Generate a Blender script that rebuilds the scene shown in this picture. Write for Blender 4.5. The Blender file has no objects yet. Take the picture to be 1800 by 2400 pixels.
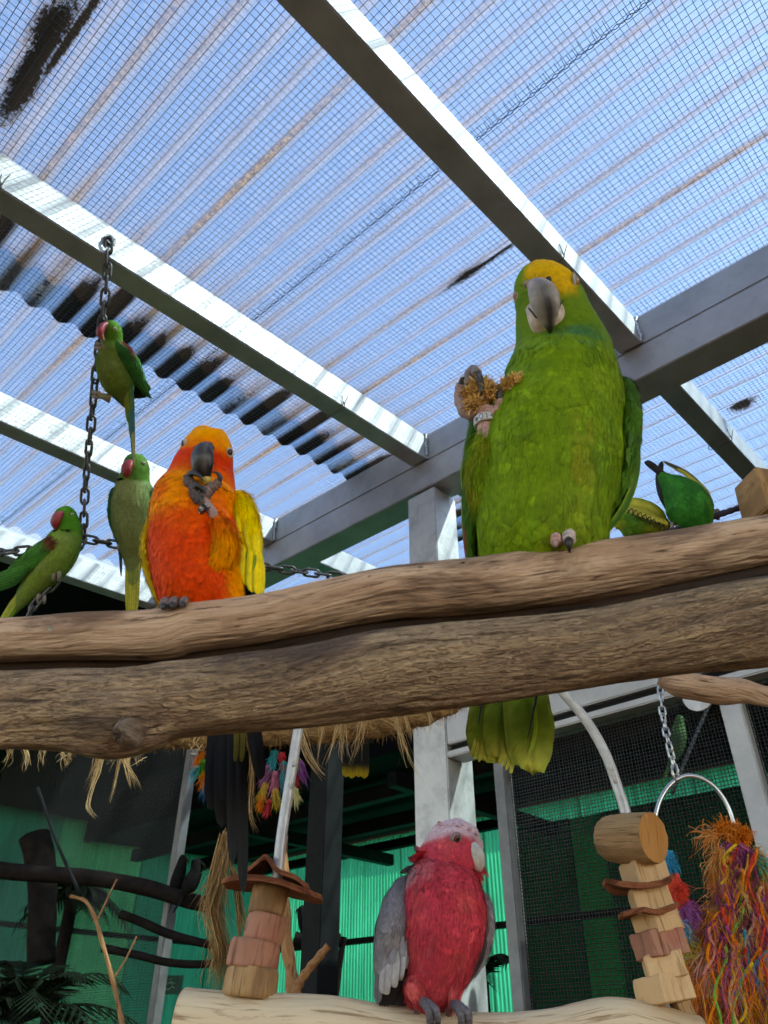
import bpy, bmesh, math, random
import numpy as np
from mathutils import Vector, noise as mnoise
random.seed(7); RNG = np.random.default_rng(7)
SC = bpy.context.scene
COL = SC.collection

# ------------------------------------------------------------------ camera
CAM = np.array([0.0, 0.0, 1.55]); F = 1803.0; TH = math.radians(35.0)
cam_d = bpy.data.cameras.new('camera'); cam = bpy.data.objects.new('camera', cam_d); COL.objects.link(cam)
cam.location = CAM; cam.rotation_euler = (math.radians(90) + TH, 0, 0)
cam_d.sensor_fit = 'VERTICAL'; cam_d.sensor_height = 36.0; cam_d.lens = 36.0 * F / 2400.0
cam_d.clip_start = 0.02; cam_d.clip_end = 800.0
cam_d.dof.use_dof = True; cam_d.dof.focus_distance = 0.80; cam_d.dof.aperture_fstop = 20.0
SC.camera = cam

# ------------------------------------------------------------------ sky and sun
SUN_AZ, SUN_EL = math.radians(104), math.radians(46)      # azimuth from +Y towards +X
w = bpy.data.worlds.new('World'); SC.world = w; w.use_nodes = True
nt = w.node_tree; nt.nodes.clear()
sky = nt.nodes.new('ShaderNodeTexSky'); sky.sky_type = 'NISHITA'; sky.sun_disc = False
sky.sun_elevation = SUN_EL; sky.sun_rotation = SUN_AZ; sky.altitude = 100; sky.air_density = 1.0; sky.dust_density = 0.8; sky.ozone_density = 1.0
bgn = nt.nodes.new('ShaderNodeBackground'); bgn.inputs['Strength'].default_value = 0.13
out = nt.nodes.new('ShaderNodeOutputWorld')
nt.links.new(sky.outputs[0], bgn.inputs[0]); nt.links.new(bgn.outputs[0], out.inputs[0])
sun_d = bpy.data.lights.new('sun', 'SUN'); sun_d.energy = 2.3; sun_d.angle = math.radians(0.53); sun_d.color = (1.0, 0.91, 0.80)
sun = bpy.data.objects.new('sun', sun_d); COL.objects.link(sun)
sdir = Vector((math.sin(SUN_AZ)*math.cos(SUN_EL), math.cos(SUN_AZ)*math.cos(SUN_EL), math.sin(SUN_EL)))
sun.rotation_euler = sdir.to_track_quat('Z', 'Y').to_euler(); sun.location = (6, -2, 8)
SC.view_settings.view_transform = 'Standard'; SC.view_settings.look = 'None'; SC.view_settings.gamma = 1.0
SC.view_settings.exposure = 2.22; SC.view_settings.use_white_balance = True; SC.view_settings.white_balance_temperature = 8300; SC.view_settings.white_balance_tint = 15
SC.cycles.max_bounces = 6; SC.cycles.transparent_max_bounces = 12; SC.cycles.diffuse_bounces = 3; SC.cycles.glossy_bounces = 2
SC.cycles.use_adaptive_sampling = True; SC.cycles.adaptive_threshold = 0.03; SC.cycles.caustics_reflective = False; SC.cycles.caustics_refractive = False
SC.cycles.sample_clamp_indirect = 8.0

# ------------------------------------------------------------------ coordinates
RT = np.array([1.0, 0, 0]); UPC = np.array([0, -math.sin(TH), math.cos(TH)]); TW = -np.array([0, math.cos(TH), math.sin(TH)])
def ray(px, py):
    return (px-900)*RT + (1200-py)*UPC - F*TW
def P(px, py, d):                 # point seen at (px, py) whose distance along the view axis is d metres
    return CAM + ray(px, py) * (d / F)
def PY(px, py, Y):                # the same, lying in the vertical plane Y metres ahead
    r = ray(px, py); return CAM + r * (Y / r[1])
def dep(py, Y): return Y * F / ray(900, py)[1]
K = 1.2                           # size of the aviary frame
AZ = math.radians(42.8)
EA = np.array([math.sin(AZ), math.cos(AZ), 0]); EB = np.array([-math.cos(AZ), math.sin(AZ), 0]); EZ = np.array([0, 0, 1.0])
SA, SB = 0.067, 0.02              # fall of the roof along the two frame directions
def AB(a, b, z): return CAM + K * (a*EA + b*EB + z*EZ)
def RZ(a, b, z0): return z0 + SA*(a-1.21) + SB*(b-0.42)
def RF(a, b, z0): return AB(a, b, RZ(a, b, z0))
def srgb(r, g, b):
    return tuple(((c/255.0+0.055)/1.055)**2.4 if c > 10 else c/255.0/12.92 for c in (r, g, b))
def lerp(a, b, t): return a + (b-a)*t
def sstep(e0, e1, x):
    t = np.clip((np.asarray(x, float)-e0)/(e1-e0), 0, 1); return t*t*(3-2*t)
def nrm(v):
    v = np.asarray(v, float); return v / max(np.linalg.norm(v), 1e-12)
def nz(p, s=1.0, o=0.0):
    return mnoise.noise(Vector((p[0]*s+o, p[1]*s+o*1.7, p[2]*s-o)))
def crom(pts, n):                 # Catmull-Rom through rows of pts, n samples
    p = np.asarray(pts, float); m = len(p)
    if m == 2:
        t = np.linspace(0, 1, n)[:, None]; return p[0]*(1-t)+p[1]*t
    q = np.vstack([2*p[0]-p[1], p, 2*p[-1]-p[-2]])
    u = np.linspace(0, m-1, n); i = np.minimum(u.astype(int), m-2); t = (u-i)[:, None]
    p0, p1, p2, p3 = q[i], q[i+1], q[i+2], q[i+3]
    return 0.5*((2*p1)+(-p0+p2)*t+(2*p0-5*p1+4*p2-p3)*t*t+(-p0+3*p1-3*p2+p3)*t**3)

# ------------------------------------------------------------------ objects
ORG = {}
def tag(o, label=None, cat=None, group=None, kind=None):
    if label: o['label'] = label
    if cat: o['category'] = cat
    if group: o['group'] = group
    if kind: o['kind'] = kind
    return o
def empty(name, loc, label, cat, group=None):
    o = bpy.data.objects.new(name, None); COL.objects.link(o); o.location = loc; o.empty_display_size = 0.02
    ORG[o.name] = np.array(loc, float)
    return tag(o, label, cat, group)
def obj(name, v, f, m, parent=None, smooth=True, col=None, uv=None, nor=None, loc=None, auto=None):
    """one mesh object from world-space vertices; col: per-vertex colour, uv: per-vertex uv, nor: per-vertex normals"""
    v = np.asarray(v, float)
    o0 = ORG[parent.name] if parent is not None else (np.array(loc, float) if loc is not None else v.mean(0))
    me = bpy.data.meshes.new(name)
    me.from_pydata((v-o0).tolist(), [], f if isinstance(f, list) else f.tolist())
    if smooth: me.polygons.foreach_set('use_smooth', [True]*len(me.polygons))
    if col is not None:
        c = np.ones((len(v), 4)); c[:, :3] = np.clip(col, 0, 1)
        at = me.color_attributes.new('Col', 'FLOAT_COLOR', 'POINT'); at.data.foreach_set('color', c.ravel())
    if uv is not None:
        li = np.empty(len(me.loops), int); me.loops.foreach_get('vertex_index', li)
        ul = me.uv_layers.new(name='UVMap'); ul.data.foreach_set('uv', np.asarray(uv, float)[li].ravel())
    if nor is not None:
        me.normals_split_custom_set_from_vertices(np.asarray(nor, float).tolist())
    me.materials.append(m)
    o = bpy.data.objects.new(name, me); COL.objects.link(o)
    if parent is not None: o.parent = parent
    else: o.location = o0
    ORG[o.name] = o0
    return o
class MB:                          # collects pieces that belong to ONE part
    def __init__(s): s.v = []; s.f = []; s.c = []; s.n = 0
    def add(s, v, f, c=None):
        v = np.asarray(v, float); s.v.append(v)
        s.f += [tuple(int(i)+s.n for i in q) for q in f]; s.n += len(v)
        if c is not None:
            c = np.asarray(c, float); s.c.append(np.tile(c, (len(v), 1)) if c.ndim == 1 else c)
        return s
    def build(s, name, m, parent=None, smooth=True, **k):
        return obj(name, np.vstack(s.v), s.f, m, parent, smooth, col=(np.vstack(s.c) if s.c else None), **k)

def box(c0, ax, ay, az, bev=0.0):
    """box from corner c0 with edge vectors; edges chamfered by bev"""
    c0, ax, ay, az = map(lambda q: np.asarray(q, float), (c0, ax, ay, az))
    bm = bmesh.new()
    vs = [bm.verts.new(c0 + i*ax + j*ay + k*az) for k in (0, 1) for j in (0, 1) for i in (0, 1)]
    for q in ((0, 2, 3, 1), (4, 5, 7, 6), (0, 1, 5, 4), (2, 6, 7, 3), (0, 4, 6, 2), (1, 3, 7, 5)):
        bm.faces.new([vs[i] for i in q])
    bmesh.ops.recalc_face_normals(bm, faces=bm.faces)
    if bev: bmesh.ops.bevel(bm, geom=list(bm.edges), offset=bev, segments=2, affect='EDGES')
    bm.verts.ensure_lookup_table()
    v = np.array([x.co[:] for x in bm.verts]); f = [[x.index for x in fc.verts] for fc in bm.faces]
    bm.free(); return v, f
def frames(c):
    t = np.gradient(c, axis=0); t /= np.maximum(np.linalg.norm(t, axis=1)[:, None], 1e-12); return t
def tube(c, r, n=8, cap=True, flat=1.0, ref=None, bump=None):
    """round tube along the polyline c; r radius or list"""
    c = np.asarray(c, float); m = len(c); r = np.broadcast_to(np.asarray(r, float), (m,))
    t = frames(c); ref = np.array(ref if ref is not None else (0.13, 0.29, 0.95)); X = None; V = []
    for i in range(m):
        if X is None:
            X = ref - t[i]*(ref@t[i])
            if np.linalg.norm(X) < 1e-3: X = np.cross(t[i], (1, 0.2, 0))
        X = nrm(X - t[i]*(X@t[i])); Yv = np.cross(t[i], X)
        a = np.linspace(0, 2*math.pi, n, endpoint=False)
        rr = r[i]*(np.ones(n) if bump is None else 1+bump(i, a))
        V.append(c[i] + np.outer(np.cos(a)*rr, X) + np.outer(np.sin(a)*rr*flat, Yv))
    V = np.vstack(V); Fc = grid_faces(m, n, True)
    if cap:
        Fc.append(list(range(n))[::-1]); Fc.append(list(range((m-1)*n, m*n)))
    return V, Fc
def grid_faces(m, n, wrap):
    Fc = []
    for i in range(m-1):
        for j in range(n if wrap else n-1):
            k = (j+1) % n; Fc.append([i*n+j, i*n+k, (i+1)*n+k, (i+1)*n+j])
    return Fc
def loft(rows, m, n=44, X=(1, 0, 0), end=True):
    """body surface: rows of (x,y,z, half width, half depth, squareness); returns V(m,n,3), faces, tangent, front"""
    R = crom(rows, m); c = R[:, :3]; a = np.maximum(R[:, 3], 1e-4); b = np.maximum(R[:, 4], 1e-4)
    t = frames(c); X = np.asarray(X, float); V = np.zeros((m, n, 3)); ph = np.linspace(0, 2*math.pi, n, endpoint=False)
    for i in range(m):
        x = nrm(X - t[i]*(X@t[i])); f = np.cross(t[i], x)
        if f@TW < 0: f = -f
        V[i] = c[i] + np.outer(np.cos(ph)*a[i], x) + np.outer(np.sin(ph)*b[i], f)
    return V, grid_faces(m, n, True) + ([list(range(n)), list(range((m-1)*n, m*n))] if end else []), t, ph
def ellipsoid(c, ax, ay, az, nu=16, nv=10):
    V = []; 
    for i in range(nv+1):
        th = math.pi*i/nv
        for j in range(nu):
            p = 2*math.pi*j/nu; V.append(np.asarray(c)+np.asarray(ax)*math.sin(th)*math.cos(p)+np.asarray(ay)*math.sin(th)*math.sin(p)+np.asarray(az)*math.cos(th))
    return np.array(V), grid_faces(nv+1, nu, True)
def ribbons(paths, widths, sides, cols, nors=None):
    """flat tapering strands: paths (N,k,3), widths (N,), sides (N,3), cols (N,3) or (N,k,3)"""
    Np, k, _ = paths.shape
    prof = np.linspace(1, 0, k)**0.6*0.9+0.1
    off = sides[:, None, :]*(widths[:, None]*0.5*prof[None, :])[:, :, None]
    V = np.stack([paths-off, paths+off], 2).reshape(-1, 3)
    base = (np.arange(Np)*k*2)[:, None]; q = []
    for i in range(k-1): q.append(np.stack([base[:, 0]+2*i, base[:, 0]+2*i+2, base[:, 0]+2*i+3, base[:, 0]+2*i+1], 1))
    Fc = np.concatenate(q, 0)
    C = cols if cols.ndim == 3 else np.repeat(cols[:, None, :], k, 1)
    C = np.repeat(C, 2, 1).reshape(-1, 3)
    Nn = None if nors is None else np.repeat(nors, 2*k, 0)
    return V, Fc, C, Nn
# ------------------------------------------------------------------ materials
M = {}
class NT:
    def __init__(s, name):
        s.m = bpy.data.materials.new(name); s.m.use_nodes = True; s.t = s.m.node_tree; s.t.nodes.clear(); M[name] = s.m
        s.o = s.n('OutputMaterial')
    def n(s, ty, props=None, **inp):
        nd = s.t.nodes.new('ShaderNode'+ty)
        for k, v in (props or {}).items(): setattr(nd, k, v)
        for k, v in inp.items(): s.i(nd, k.replace('_', ' '), v)
        return nd
    def i(s, nd, k, v):
        sk = nd.inputs[int(k[1:])] if k[0] == '#' else nd.inputs[k]
        if isinstance(v, bpy.types.NodeSocket): s.t.links.new(v, sk)
        elif isinstance(v, bpy.types.Node): s.t.links.new(v.outputs[0], sk)
        else:
            if isinstance(v, tuple) and len(v) == 3 and sk.type == 'RGBA': v = v+(1,)
            sk.default_value = v
    def coord(s, kind='Object', scale=(1, 1, 1)):
        tc = s.n('TexCoord'); mp = s.n('Mapping'); s.t.links.new(tc.outputs[kind], mp.inputs[0]); mp.inputs['Scale'].default_value = scale; return mp
    def noise(s, vec, scale, detail=4, rough=0.55, dist=0.0):
        nd = s.n('TexNoise', Scale=scale, Detail=detail, Roughness=rough, Distortion=dist); s.t.links.new(vec.outputs[0], nd.inputs['Vector']); return nd.outputs['Fac']
    def ramp(s, fac, stops):
        nd = s.n('ValToRGB'); cr = nd.color_ramp
        while len(cr.elements) < len(stops): cr.elements.new(0.5)
        for e, (p, c) in zip(cr.elements, stops): e.position = p; e.color = (c, c, c, 1) if not isinstance(c, tuple) else c+(1,)
        s.t.links.new(fac, nd.inputs[0]); return nd.outputs[0]
    def math(s, op, a, b=None, clamp=False):
        nd = s.n('Math', {'operation': op, 'use_clamp': clamp}); s.i(nd, '#0', a)
        if b is not None: s.i(nd, '#1', b)
        return nd.outputs[0]
    def mix(s, fac, a, b, blend='MIX'):
        nd = s.n('Mix', {'data_type': 'RGBA', 'blend_type': blend}); s.i(nd, '#0', fac); s.i(nd, '#6', a); s.i(nd, '#7', b); return nd.outputs[2]
    def bump(s, h, strength=0.3, dist=0.002):
        return s.n('Bump', Height=h, Strength=strength, Distance=dist).outputs[0]
    def pr(s, **k):
        nd = s.n('BsdfPrincipled', **k); s.t.links.new(nd.outputs[0], s.o.inputs[0]); return nd
    def attr(s, name='Col'): return s.n('Attribute', {'attribute_name': name}).outputs['Color']

def simple(name, col, rough=0.5, metal=0.0, nscale=40, amt=0.25, bump=0.0, spec=0.5, kind='Object'):
    t = NT(name); c = t.coord(kind); f = t.noise(c, nscale, 5)
    lo = tuple(x*(1-amt) for x in col); hi = tuple(min(1, x*(1+amt)) for x in col)
    k = dict(Base_Color=t.ramp(f, [(0.3, lo), (0.7, hi)]), Metallic=metal, Roughness=rough)
    if bump: k['Normal'] = t.bump(f, bump)
    p = t.pr(**k); p.inputs['Specular IOR Level'].default_value = spec
    return t.m

# plumage: colour from the feather's own attribute, fine barbs as relief
t = NT('plumage'); c = t.coord('Object'); f = t.noise(c, 260, 3)
hs = t.n('HueSaturation', Value=t.ramp(f, [(0.25, 0.8), (0.75, 1.2)]), Color=t.attr())
p = t.pr(Base_Color=hs, Roughness=0.62, Normal=t.bump(f, 0.25, 0.001)); p.inputs['Specular IOR Level'].default_value = 0.10
p.inputs['Sheen Weight'].default_value = 0.0; p.inputs['Sheen Roughness'].default_value = 0.5
t = NT('feather'); uvn = t.n('UVMap'); sep = t.n('SeparateXYZ'); t.t.links.new(uvn.outputs[0], sep.inputs[0])
barb = t.math('SINE', t.math('ADD', t.math('MULTIPLY', sep.outputs[1], 260.0), t.math('MULTIPLY', t.math('ABSOLUTE', sep.outputs[0]), -34.0)))
c = t.coord('Object'); f = t.noise(c, 120, 4)
hs = t.n('HueSaturation', Value=t.math('ADD', t.math('MULTIPLY', barb, 0.06), t.ramp(f, [(0.25, 0.82), (0.75, 1.15)])), Color=t.attr())
p = t.pr(Base_Color=hs, Roughness=0.5, Normal=t.bump(t.math('ADD', barb, f), 0.2, 0.0006)); p.inputs['Specular IOR Level'].default_value = 0.18
# horn, skin, claws: attribute colour
t = NT('horn'); c = t.coord('Object'); f = t.noise(c, 140, 5); g = t.noise(t.coord('Object', (1, 1, 0.25)), 420, 3)
hs = t.n('HueSaturation', Value=t.ramp(f, [(0.3, 0.75), (0.7, 1.15)]), Color=t.attr())
t.pr(Base_Color=hs, Roughness=t.ramp(g, [(0.3, 0.28), (0.75, 0.6)]), Normal=t.bump(g, 0.25, 0.0006))
t = NT('skin'); c = t.coord('Object'); vo = t.n('TexVoronoi', Scale=520.0); t.t.links.new(c.outputs[0], vo.inputs['Vector'])
hs = t.n('HueSaturation', Value=t.ramp(vo.outputs['Distance'], [(0.0, 1.15), (0.8, 0.7)]), Color=t.attr())
t.pr(Base_Color=hs, Roughness=0.6, Normal=t.bump(vo.outputs['Distance'], 0.5, -0.0007))
t = NT('eye'); t.pr(Base_Color=t.attr(), Roughness=0.06)
simple('band_metal', (0.62, 0.6, 0.55), 0.42, 0.85, 500, 0.2, 0.15)
simple('band_black', (0.012, 0.012, 0.012), 0.35, 0.0, 300, 0.3)
simple('band_digit_dark', (0.16, 0.15, 0.14), 0.6, 0.0, 200, 0.1)
simple('band_digit_pale', (0.7, 0.7, 0.68), 0.6, 0.0, 200, 0.1)
# aluminium
t = NT('aluminium'); c = t.coord('Object'); f = t.noise(c, 9, 6, 0.65); g = t.noise(t.coord('Object', (1, 1, 1)), 160, 3); h = t.noise(c, 46, 3)
colr = t.ramp(f, [(0.25, (0.36, 0.35, 0.335)), (0.6, (0.52, 0.51, 0.495)), (0.8, (0.58, 0.57, 0.55))])
colr = t.mix(t.ramp(h, [(0.66, 0.0), (0.74, 0.5)]), colr, (0.30, 0.28, 0.25))
t.pr(Base_Color=colr, Metallic=0.3, Roughness=t.ramp(g, [(0.3, 0.42), (0.7, 0.62)]), Normal=t.bump(g, 0.06, 0.001))
t = NT('aluminium_worn'); c = t.coord('Object'); f = t.noise(c, 14, 6, 0.7); g = t.noise(c, 160, 3)
st = t.noise(t.coord('Object', (30, 30, 2.2)), 1.0, 5, 0.6)
colr = t.ramp(f, [(0.3, (0.40, 0.40, 0.385)), (0.5, (0.60, 0.60, 0.575)), (0.75, (0.7, 0.69, 0.66))])
colr = t.mix(t.ramp(st, [(0.69, 0.0), (0.72, 0.85)]), colr, (0.8, 0.79, 0.76))
t.pr(Base_Color=colr, Metallic=0.3, Roughness=0.55, Normal=t.bump(g, 0.08, 0.001))
t = simple('aluminium_shaded', (0.17, 0.168, 0.165), 0.5, 0.2, 30, 0.2, 0.1)  # aluminium darkened for the uprights that stand in shade
simple('galvanised', (0.12, 0.12, 0.118), 0.5, 0.6, 90, 0.25, 0.1)
simple('wire_dark', (0.07, 0.07, 0.075), 0.55, 0.3, 200, 0.3)
simple('wire_black', (0.02, 0.02, 0.02), 0.6, 0.0, 200, 0.3)
simple('wire_tie', (0.2, 0.19, 0.17), 0.5, 0.7, 200, 0.3)
simple('rod_white', (0.56, 0.545, 0.52), 0.42, 0.25, 60, 0.18, 0.2)
simple('hoop_steel', (0.58, 0.58, 0.57), 0.3, 0.9, 80, 0.15)
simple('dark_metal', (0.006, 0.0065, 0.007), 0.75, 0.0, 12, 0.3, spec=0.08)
simple('dark_steel', (0.015, 0.016, 0.016), 0.6, 0.1, 12, 0.3, spec=0.08)
simple('ground_bark', (0.12, 0.088, 0.062), 0.9, 0.0, 14, 0.5, 0.5)
simple('weld', (0.5, 0.49, 0.46), 0.35, 0.8, 300, 0.3, 0.6)
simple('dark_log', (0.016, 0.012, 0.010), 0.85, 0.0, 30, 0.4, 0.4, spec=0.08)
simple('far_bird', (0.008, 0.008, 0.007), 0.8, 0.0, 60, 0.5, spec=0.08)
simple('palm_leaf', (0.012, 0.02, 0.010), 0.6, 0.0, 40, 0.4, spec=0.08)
simple('warm_bounce', (0.45, 0.36, 0.26), 0.8, 0.0, 6, 0.3)  # warm tone so the added walls bounce fill light
simple('moss', (0.035, 0.032, 0.022), 0.95, 0.0, 60, 0.6, 0.8)
simple('cord_purple', (0.03, 0.028, 0.05), 0.7, 0.0, 150, 0.3, 0.3)
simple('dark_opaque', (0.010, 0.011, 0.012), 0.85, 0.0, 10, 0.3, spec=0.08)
# clear corrugated roofing with dirt lying in its valleys
def roofing(name, lap, smears=()):
    t = NT(name); uvn = t.n('UVMap'); sp = t.n('SeparateXYZ'); t.t.links.new(uvn.outputs[0], sp.inputs[0])
    A, B = sp.outputs[0], sp.outputs[1]                      # corrugations counted across, frame units along
    ang = t.math('MULTIPLY', A, 2*math.pi); ph = t.math('COSINE', ang)
    def lobe(sh, pw): return t.math('POWER', t.math('MULTIPLY', t.math('ADD', 1.0, t.math('COSINE', t.math('ADD', ang, sh))), 0.5), pw)
    wn = t.n('TexWhiteNoise', {'noise_dimensions': '1D'}); t.i(wn, 'W', t.math('FLOOR', A)); rnd = wn.outputs['Value']
    c3 = t.coord('Object'); emb = t.n('TexVoronoi', Scale=150.0); t.t.links.new(c3.outputs[0], emb.inputs['Vector'])
    fine = t.noise(c3, 110, 3, 0.75); ms = t.n('Mapping', Scale=(1.0, 3.0, 1.0)); t.t.links.new(uvn.outputs[0], ms.inputs[0]); strk = t.noise(ms, 1.1, 3, 0.6)
    emf = t.ramp(emb.outputs['Distance'], [(0.15, 0.02), (0.75, 0.17)])
    haze = t.math('ADD', emf, t.math('MULTIPLY', lobe(2.2, 4.5), t.ramp(strk, [(0.25, 0.22), (0.7, 0.50)])), True)
    vd = t.math('MULTIPLY', lobe(math.pi, 5.0), t.math('MULTIPLY', t.ramp(strk, [(0.28, 0.35), (0.65, 0.85)]), t.math('ADD', 0.45, t.math('MULTIPLY', t.math('POWER', rnd, 4.0), 1.3))))
    wide = lobe(math.pi, 0.9); black = None; film = t.math('MULTIPLY', strk, 0.10)
    if lap is not None:
        dist = t.math('SUBTRACT', lap, B); near = t.math('MULTIPLY', dist, 1/0.40, True)
        film = t.math('MULTIPLY', t.ramp(near, [(0.0, 1.15), (0.45, 0.85), (1.0, 0.0)]), t.ramp(strk, [(0.25, 0.45), (0.6, 1.0)]))
        w2 = t.n('TexWhiteNoise', {'noise_dimensions': '1D'}); t.i(w2, 'W', t.math('ADD', t.math('FLOOR', A), 37.3)); amp = t.ramp(w2.outputs['Value'], [(0.0, 0.5), (0.35, 1.1)])
        ln = t.math('ADD', 0.045, t.math('MULTIPLY', t.math('POWER', rnd, 1.2), 0.24))
        dist = t.math('ADD', dist, t.math('ADD', t.math('MULTIPLY', t.math('SUBTRACT', fine, 0.5), 0.10), t.math('MULTIPLY', t.math('SUBTRACT', strk, 0.5), 0.22)))
        run = t.math('SUBTRACT', 1.0, t.math('DIVIDE', dist, ln)); run = t.math('MULTIPLY', t.math('ADD', run, 0.25), 1.5, True)
        speck = t.ramp(fine, [(0.30, 0.0), (0.48, 1.0)]); speck = t.math('MAXIMUM', speck, t.ramp(run, [(0.72, 0.0), (1.0, 0.9)]))
        black = t.math('MULTIPLY', t.math('MULTIPLY', run, speck), t.math('MULTIPLY', t.math('POWER', wide, 0.8), amp), True)
        # a lighter speckle reaching farther up every valley
        sp2 = t.math('MULTIPLY', t.math('MULTIPLY', t.ramp(near, [(0.0, 1.0), (1.0, 0.0)]), t.ramp(fine, [(0.46, 0.0), (0.6, 0.9)])), wide)
        black = t.math('MULTIPLY', t.math('MAXIMUM', black, sp2), 1.6, True)
    for a0, b0, wa, wb in smears:
        da = t.math('DIVIDE', t.math('SUBTRACT', A, a0/PITCH_), wa); db = t.math('DIVIDE', t.math('SUBTRACT', B, b0), wb)
        e = t.math('SUBTRACT', 1.55, t.math('SQRT', t.math('ADD', t.math('MULTIPLY', da, da), t.math('MULTIPLY', db, db))))
        e = t.math('MULTIPLY', t.math('ADD', e, t.math('MULTIPLY', t.math('SUBTRACT', fine, 0.5), 1.9)), 1.3, True)
        black = e if black is None else t.math('MAXIMUM', black, e)
        film = t.math('MAXIMUM', film, t.math('MULTIPLY', e, 0.8))
    dirt = t.math('ADD', t.math('MULTIPLY', vd, 0.72), t.math('MULTIPLY', t.math('MULTIPLY', film, t.math('ADD', 0.35, t.math('MULTIPLY', wide, 0.65))), 0.78), True)
    dcol = t.mix(t.ramp(fine, [(0.4, 0.0), (0.62, 1.0)]), (0.10, 0.082, 0.058), (0.42, 0.31, 0.17))
    if black is not None: dcol = t.mix(black, dcol, (0.012, 0.011, 0.009))
    clear = t.n('BsdfTransparent', Color=(0.37, 0.60, 0.79))
    frost = t.n('MixShader', Fac=0.35); tl = t.n('BsdfTranslucent', Color=(0.40, 0.44, 0.50)); df = t.n('BsdfDiffuse', Color=(0.42, 0.44, 0.48))
    t.i(frost, '#1', tl); t.i(frost, '#2', df)
    m1 = t.n('MixShader'); t.i(m1, '#0', haze); t.i(m1, '#1', clear); t.i(m1, '#2', frost)
    dtl = t.n('BsdfTranslucent', Color=dcol); ddf = t.n('BsdfDiffuse', Color=dcol); dm = t.n('MixShader', Fac=0.58); t.i(dm, '#1', dtl); t.i(dm, '#2', ddf)
    fac = t.math('MULTIPLY', dirt, 0.97)
    if black is not None: fac = t.math('MAXIMUM', fac, black)
    m2 = t.n('MixShader'); t.i(m2, '#0', fac); t.i(m2, '#1', m1); t.i(m2, '#2', dm)
    t.t.links.new(m2.outputs[0], t.o.inputs[0]); return t.m
PITCH_ = 0.0634
# green translucent wall sheeting
def greenwall(name, tr, df_c, k):
    t = NT(name); c = t.coord('UV'); mp = t.n('Mapping', Scale=(1, 0.06, 1)); t.t.links.new(c.outputs[0], mp.inputs[0])
    f = t.noise(mp, 34, 4, 0.6); g = t.noise(c, 2.2, 4)
    hs = t.n('HueSaturation', Value=t.math('MULTIPLY', t.ramp(f, [(0.3, 0.72), (0.7, 1.2)]), t.ramp(g, [(0.3, 0.75), (0.7, 1.15)])), Color=tr+(1,))
    tl = t.n('BsdfTranslucent', Color=hs); df = t.n('BsdfDiffuse', Color=df_c+(1,)); m1 = t.n('MixShader', Fac=k); t.i(m1, '#1', tl); t.i(m1, '#2', df)
    t.t.links.new(m1.outputs[0], t.o.inputs[0]); return t.m
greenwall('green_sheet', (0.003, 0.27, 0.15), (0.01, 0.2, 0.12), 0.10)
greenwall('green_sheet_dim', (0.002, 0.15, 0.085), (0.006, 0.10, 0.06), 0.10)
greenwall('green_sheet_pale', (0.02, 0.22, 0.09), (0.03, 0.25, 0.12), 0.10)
greenwall('green_cloth', (0.01, 0.30, 0.17), (0.006, 0.03, 0.018), 0.5)
greenwall('green_cloth_mid', (0.008, 0.5, 0.28), (0.008, 0.05, 0.03), 0.4)
# driftwood: grain runs along u
def wood(name, dark, mid, light, gs=1.0, wet=None, bumpk=0.8, rough=0.75, furrow=False):
    t = NT(name); uvn = t.n('UVMap')
    def mp(sx, sy):
        q = t.n('Mapping', Scale=(sx*gs, sy*gs, 1)); t.t.links.new(uvn.outputs[0], q.inputs[0]); return q
    g1 = t.noise(mp(22, 260), 1.0, 6, 0.65, 0.6); g2 = t.noise(mp(9, 60), 1.0, 5, 0.6, 1.2); g3 = t.noise(mp(10, 14), 1.0, 4, 0.5); g4 = t.noise(mp(70, 420), 1.0, 3, 0.6, 0.3)
    col = t.ramp(g2, [(0.28, mid), (0.6, light)])
    col = t.mix(t.ramp(g1, [(0.33, 1.0), (0.46, 0.0)]), col, dark)
    col = t.mix(t.ramp(g3, [(0.50, 0.0), (0.68, 0.65)]), col, mid)
    if wet: col = t.mix(t.ramp(t.noise(mp(5, 16), 1.0, 5, 0.6, 0.8), [(0.50, 0.0), (0.60, 0.85)]), col, wet)
    if furrow:
        g5 = t.noise(mp(105, 420), 1.0, 3, 0.5, 1.6)
        col = t.mix(t.ramp(g5, [(0.36, 0.6), (0.52, 0.0)]), col, dark); g1 = t.math('ADD', g1, t.math('MULTIPLY', g5, 1.2))
    h = t.math('ADD', t.math('MULTIPLY', g1, 1.0), t.math('ADD', t.math('MULTIPLY', g2, 0.9), t.math('MULTIPLY', g4, 0.35)))
    p = t.pr(Base_Color=col, Roughness=rough, Normal=t.bump(h, bumpk, 0.0022)); p.inputs['Specular IOR Level'].default_value = 0.3
    return t.m
wood('log_upper', srgb(92, 66, 48), srgb(176, 136, 106), srgb(212, 176, 146), 1.4, srgb(104, 76, 58), 0.9)
wood('log_lower', srgb(80, 60, 46), srgb(148, 118, 92), srgb(198, 166, 130), 1.0, srgb(92, 72, 62), 1.6, furrow=True)
wood('pale_perch', srgb(160, 122, 84), srgb(222, 192, 152), srgb(236, 212, 176), 0.6, srgb(200, 164, 122), 0.5, 0.65)
wood('gap_shade_wood', srgb(24, 15, 10), srgb(44, 29, 20), srgb(62, 42, 30), 0.8, None, 0.8)  # near-black so the gap between the logs reads as deep shade
wood('block_tan', srgb(112, 82, 50), srgb(176, 134, 88), srgb(190, 150, 104), 1.1, srgb(140, 104, 70), 0.8)
wood('block_pale', srgb(160, 116, 72), srgb(214, 172, 124), srgb(230, 190, 142), 0.5, None, 0.35)
wood('block_pink', srgb(112, 66, 50), srgb(174, 122, 98), srgb(190, 132, 106), 0.6, srgb(170, 70, 72), 0.35)
wood('block_end', srgb(150, 94, 40), srgb(196, 132, 66), srgb(212, 152, 88), 0.8, None, 0.5)
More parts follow.
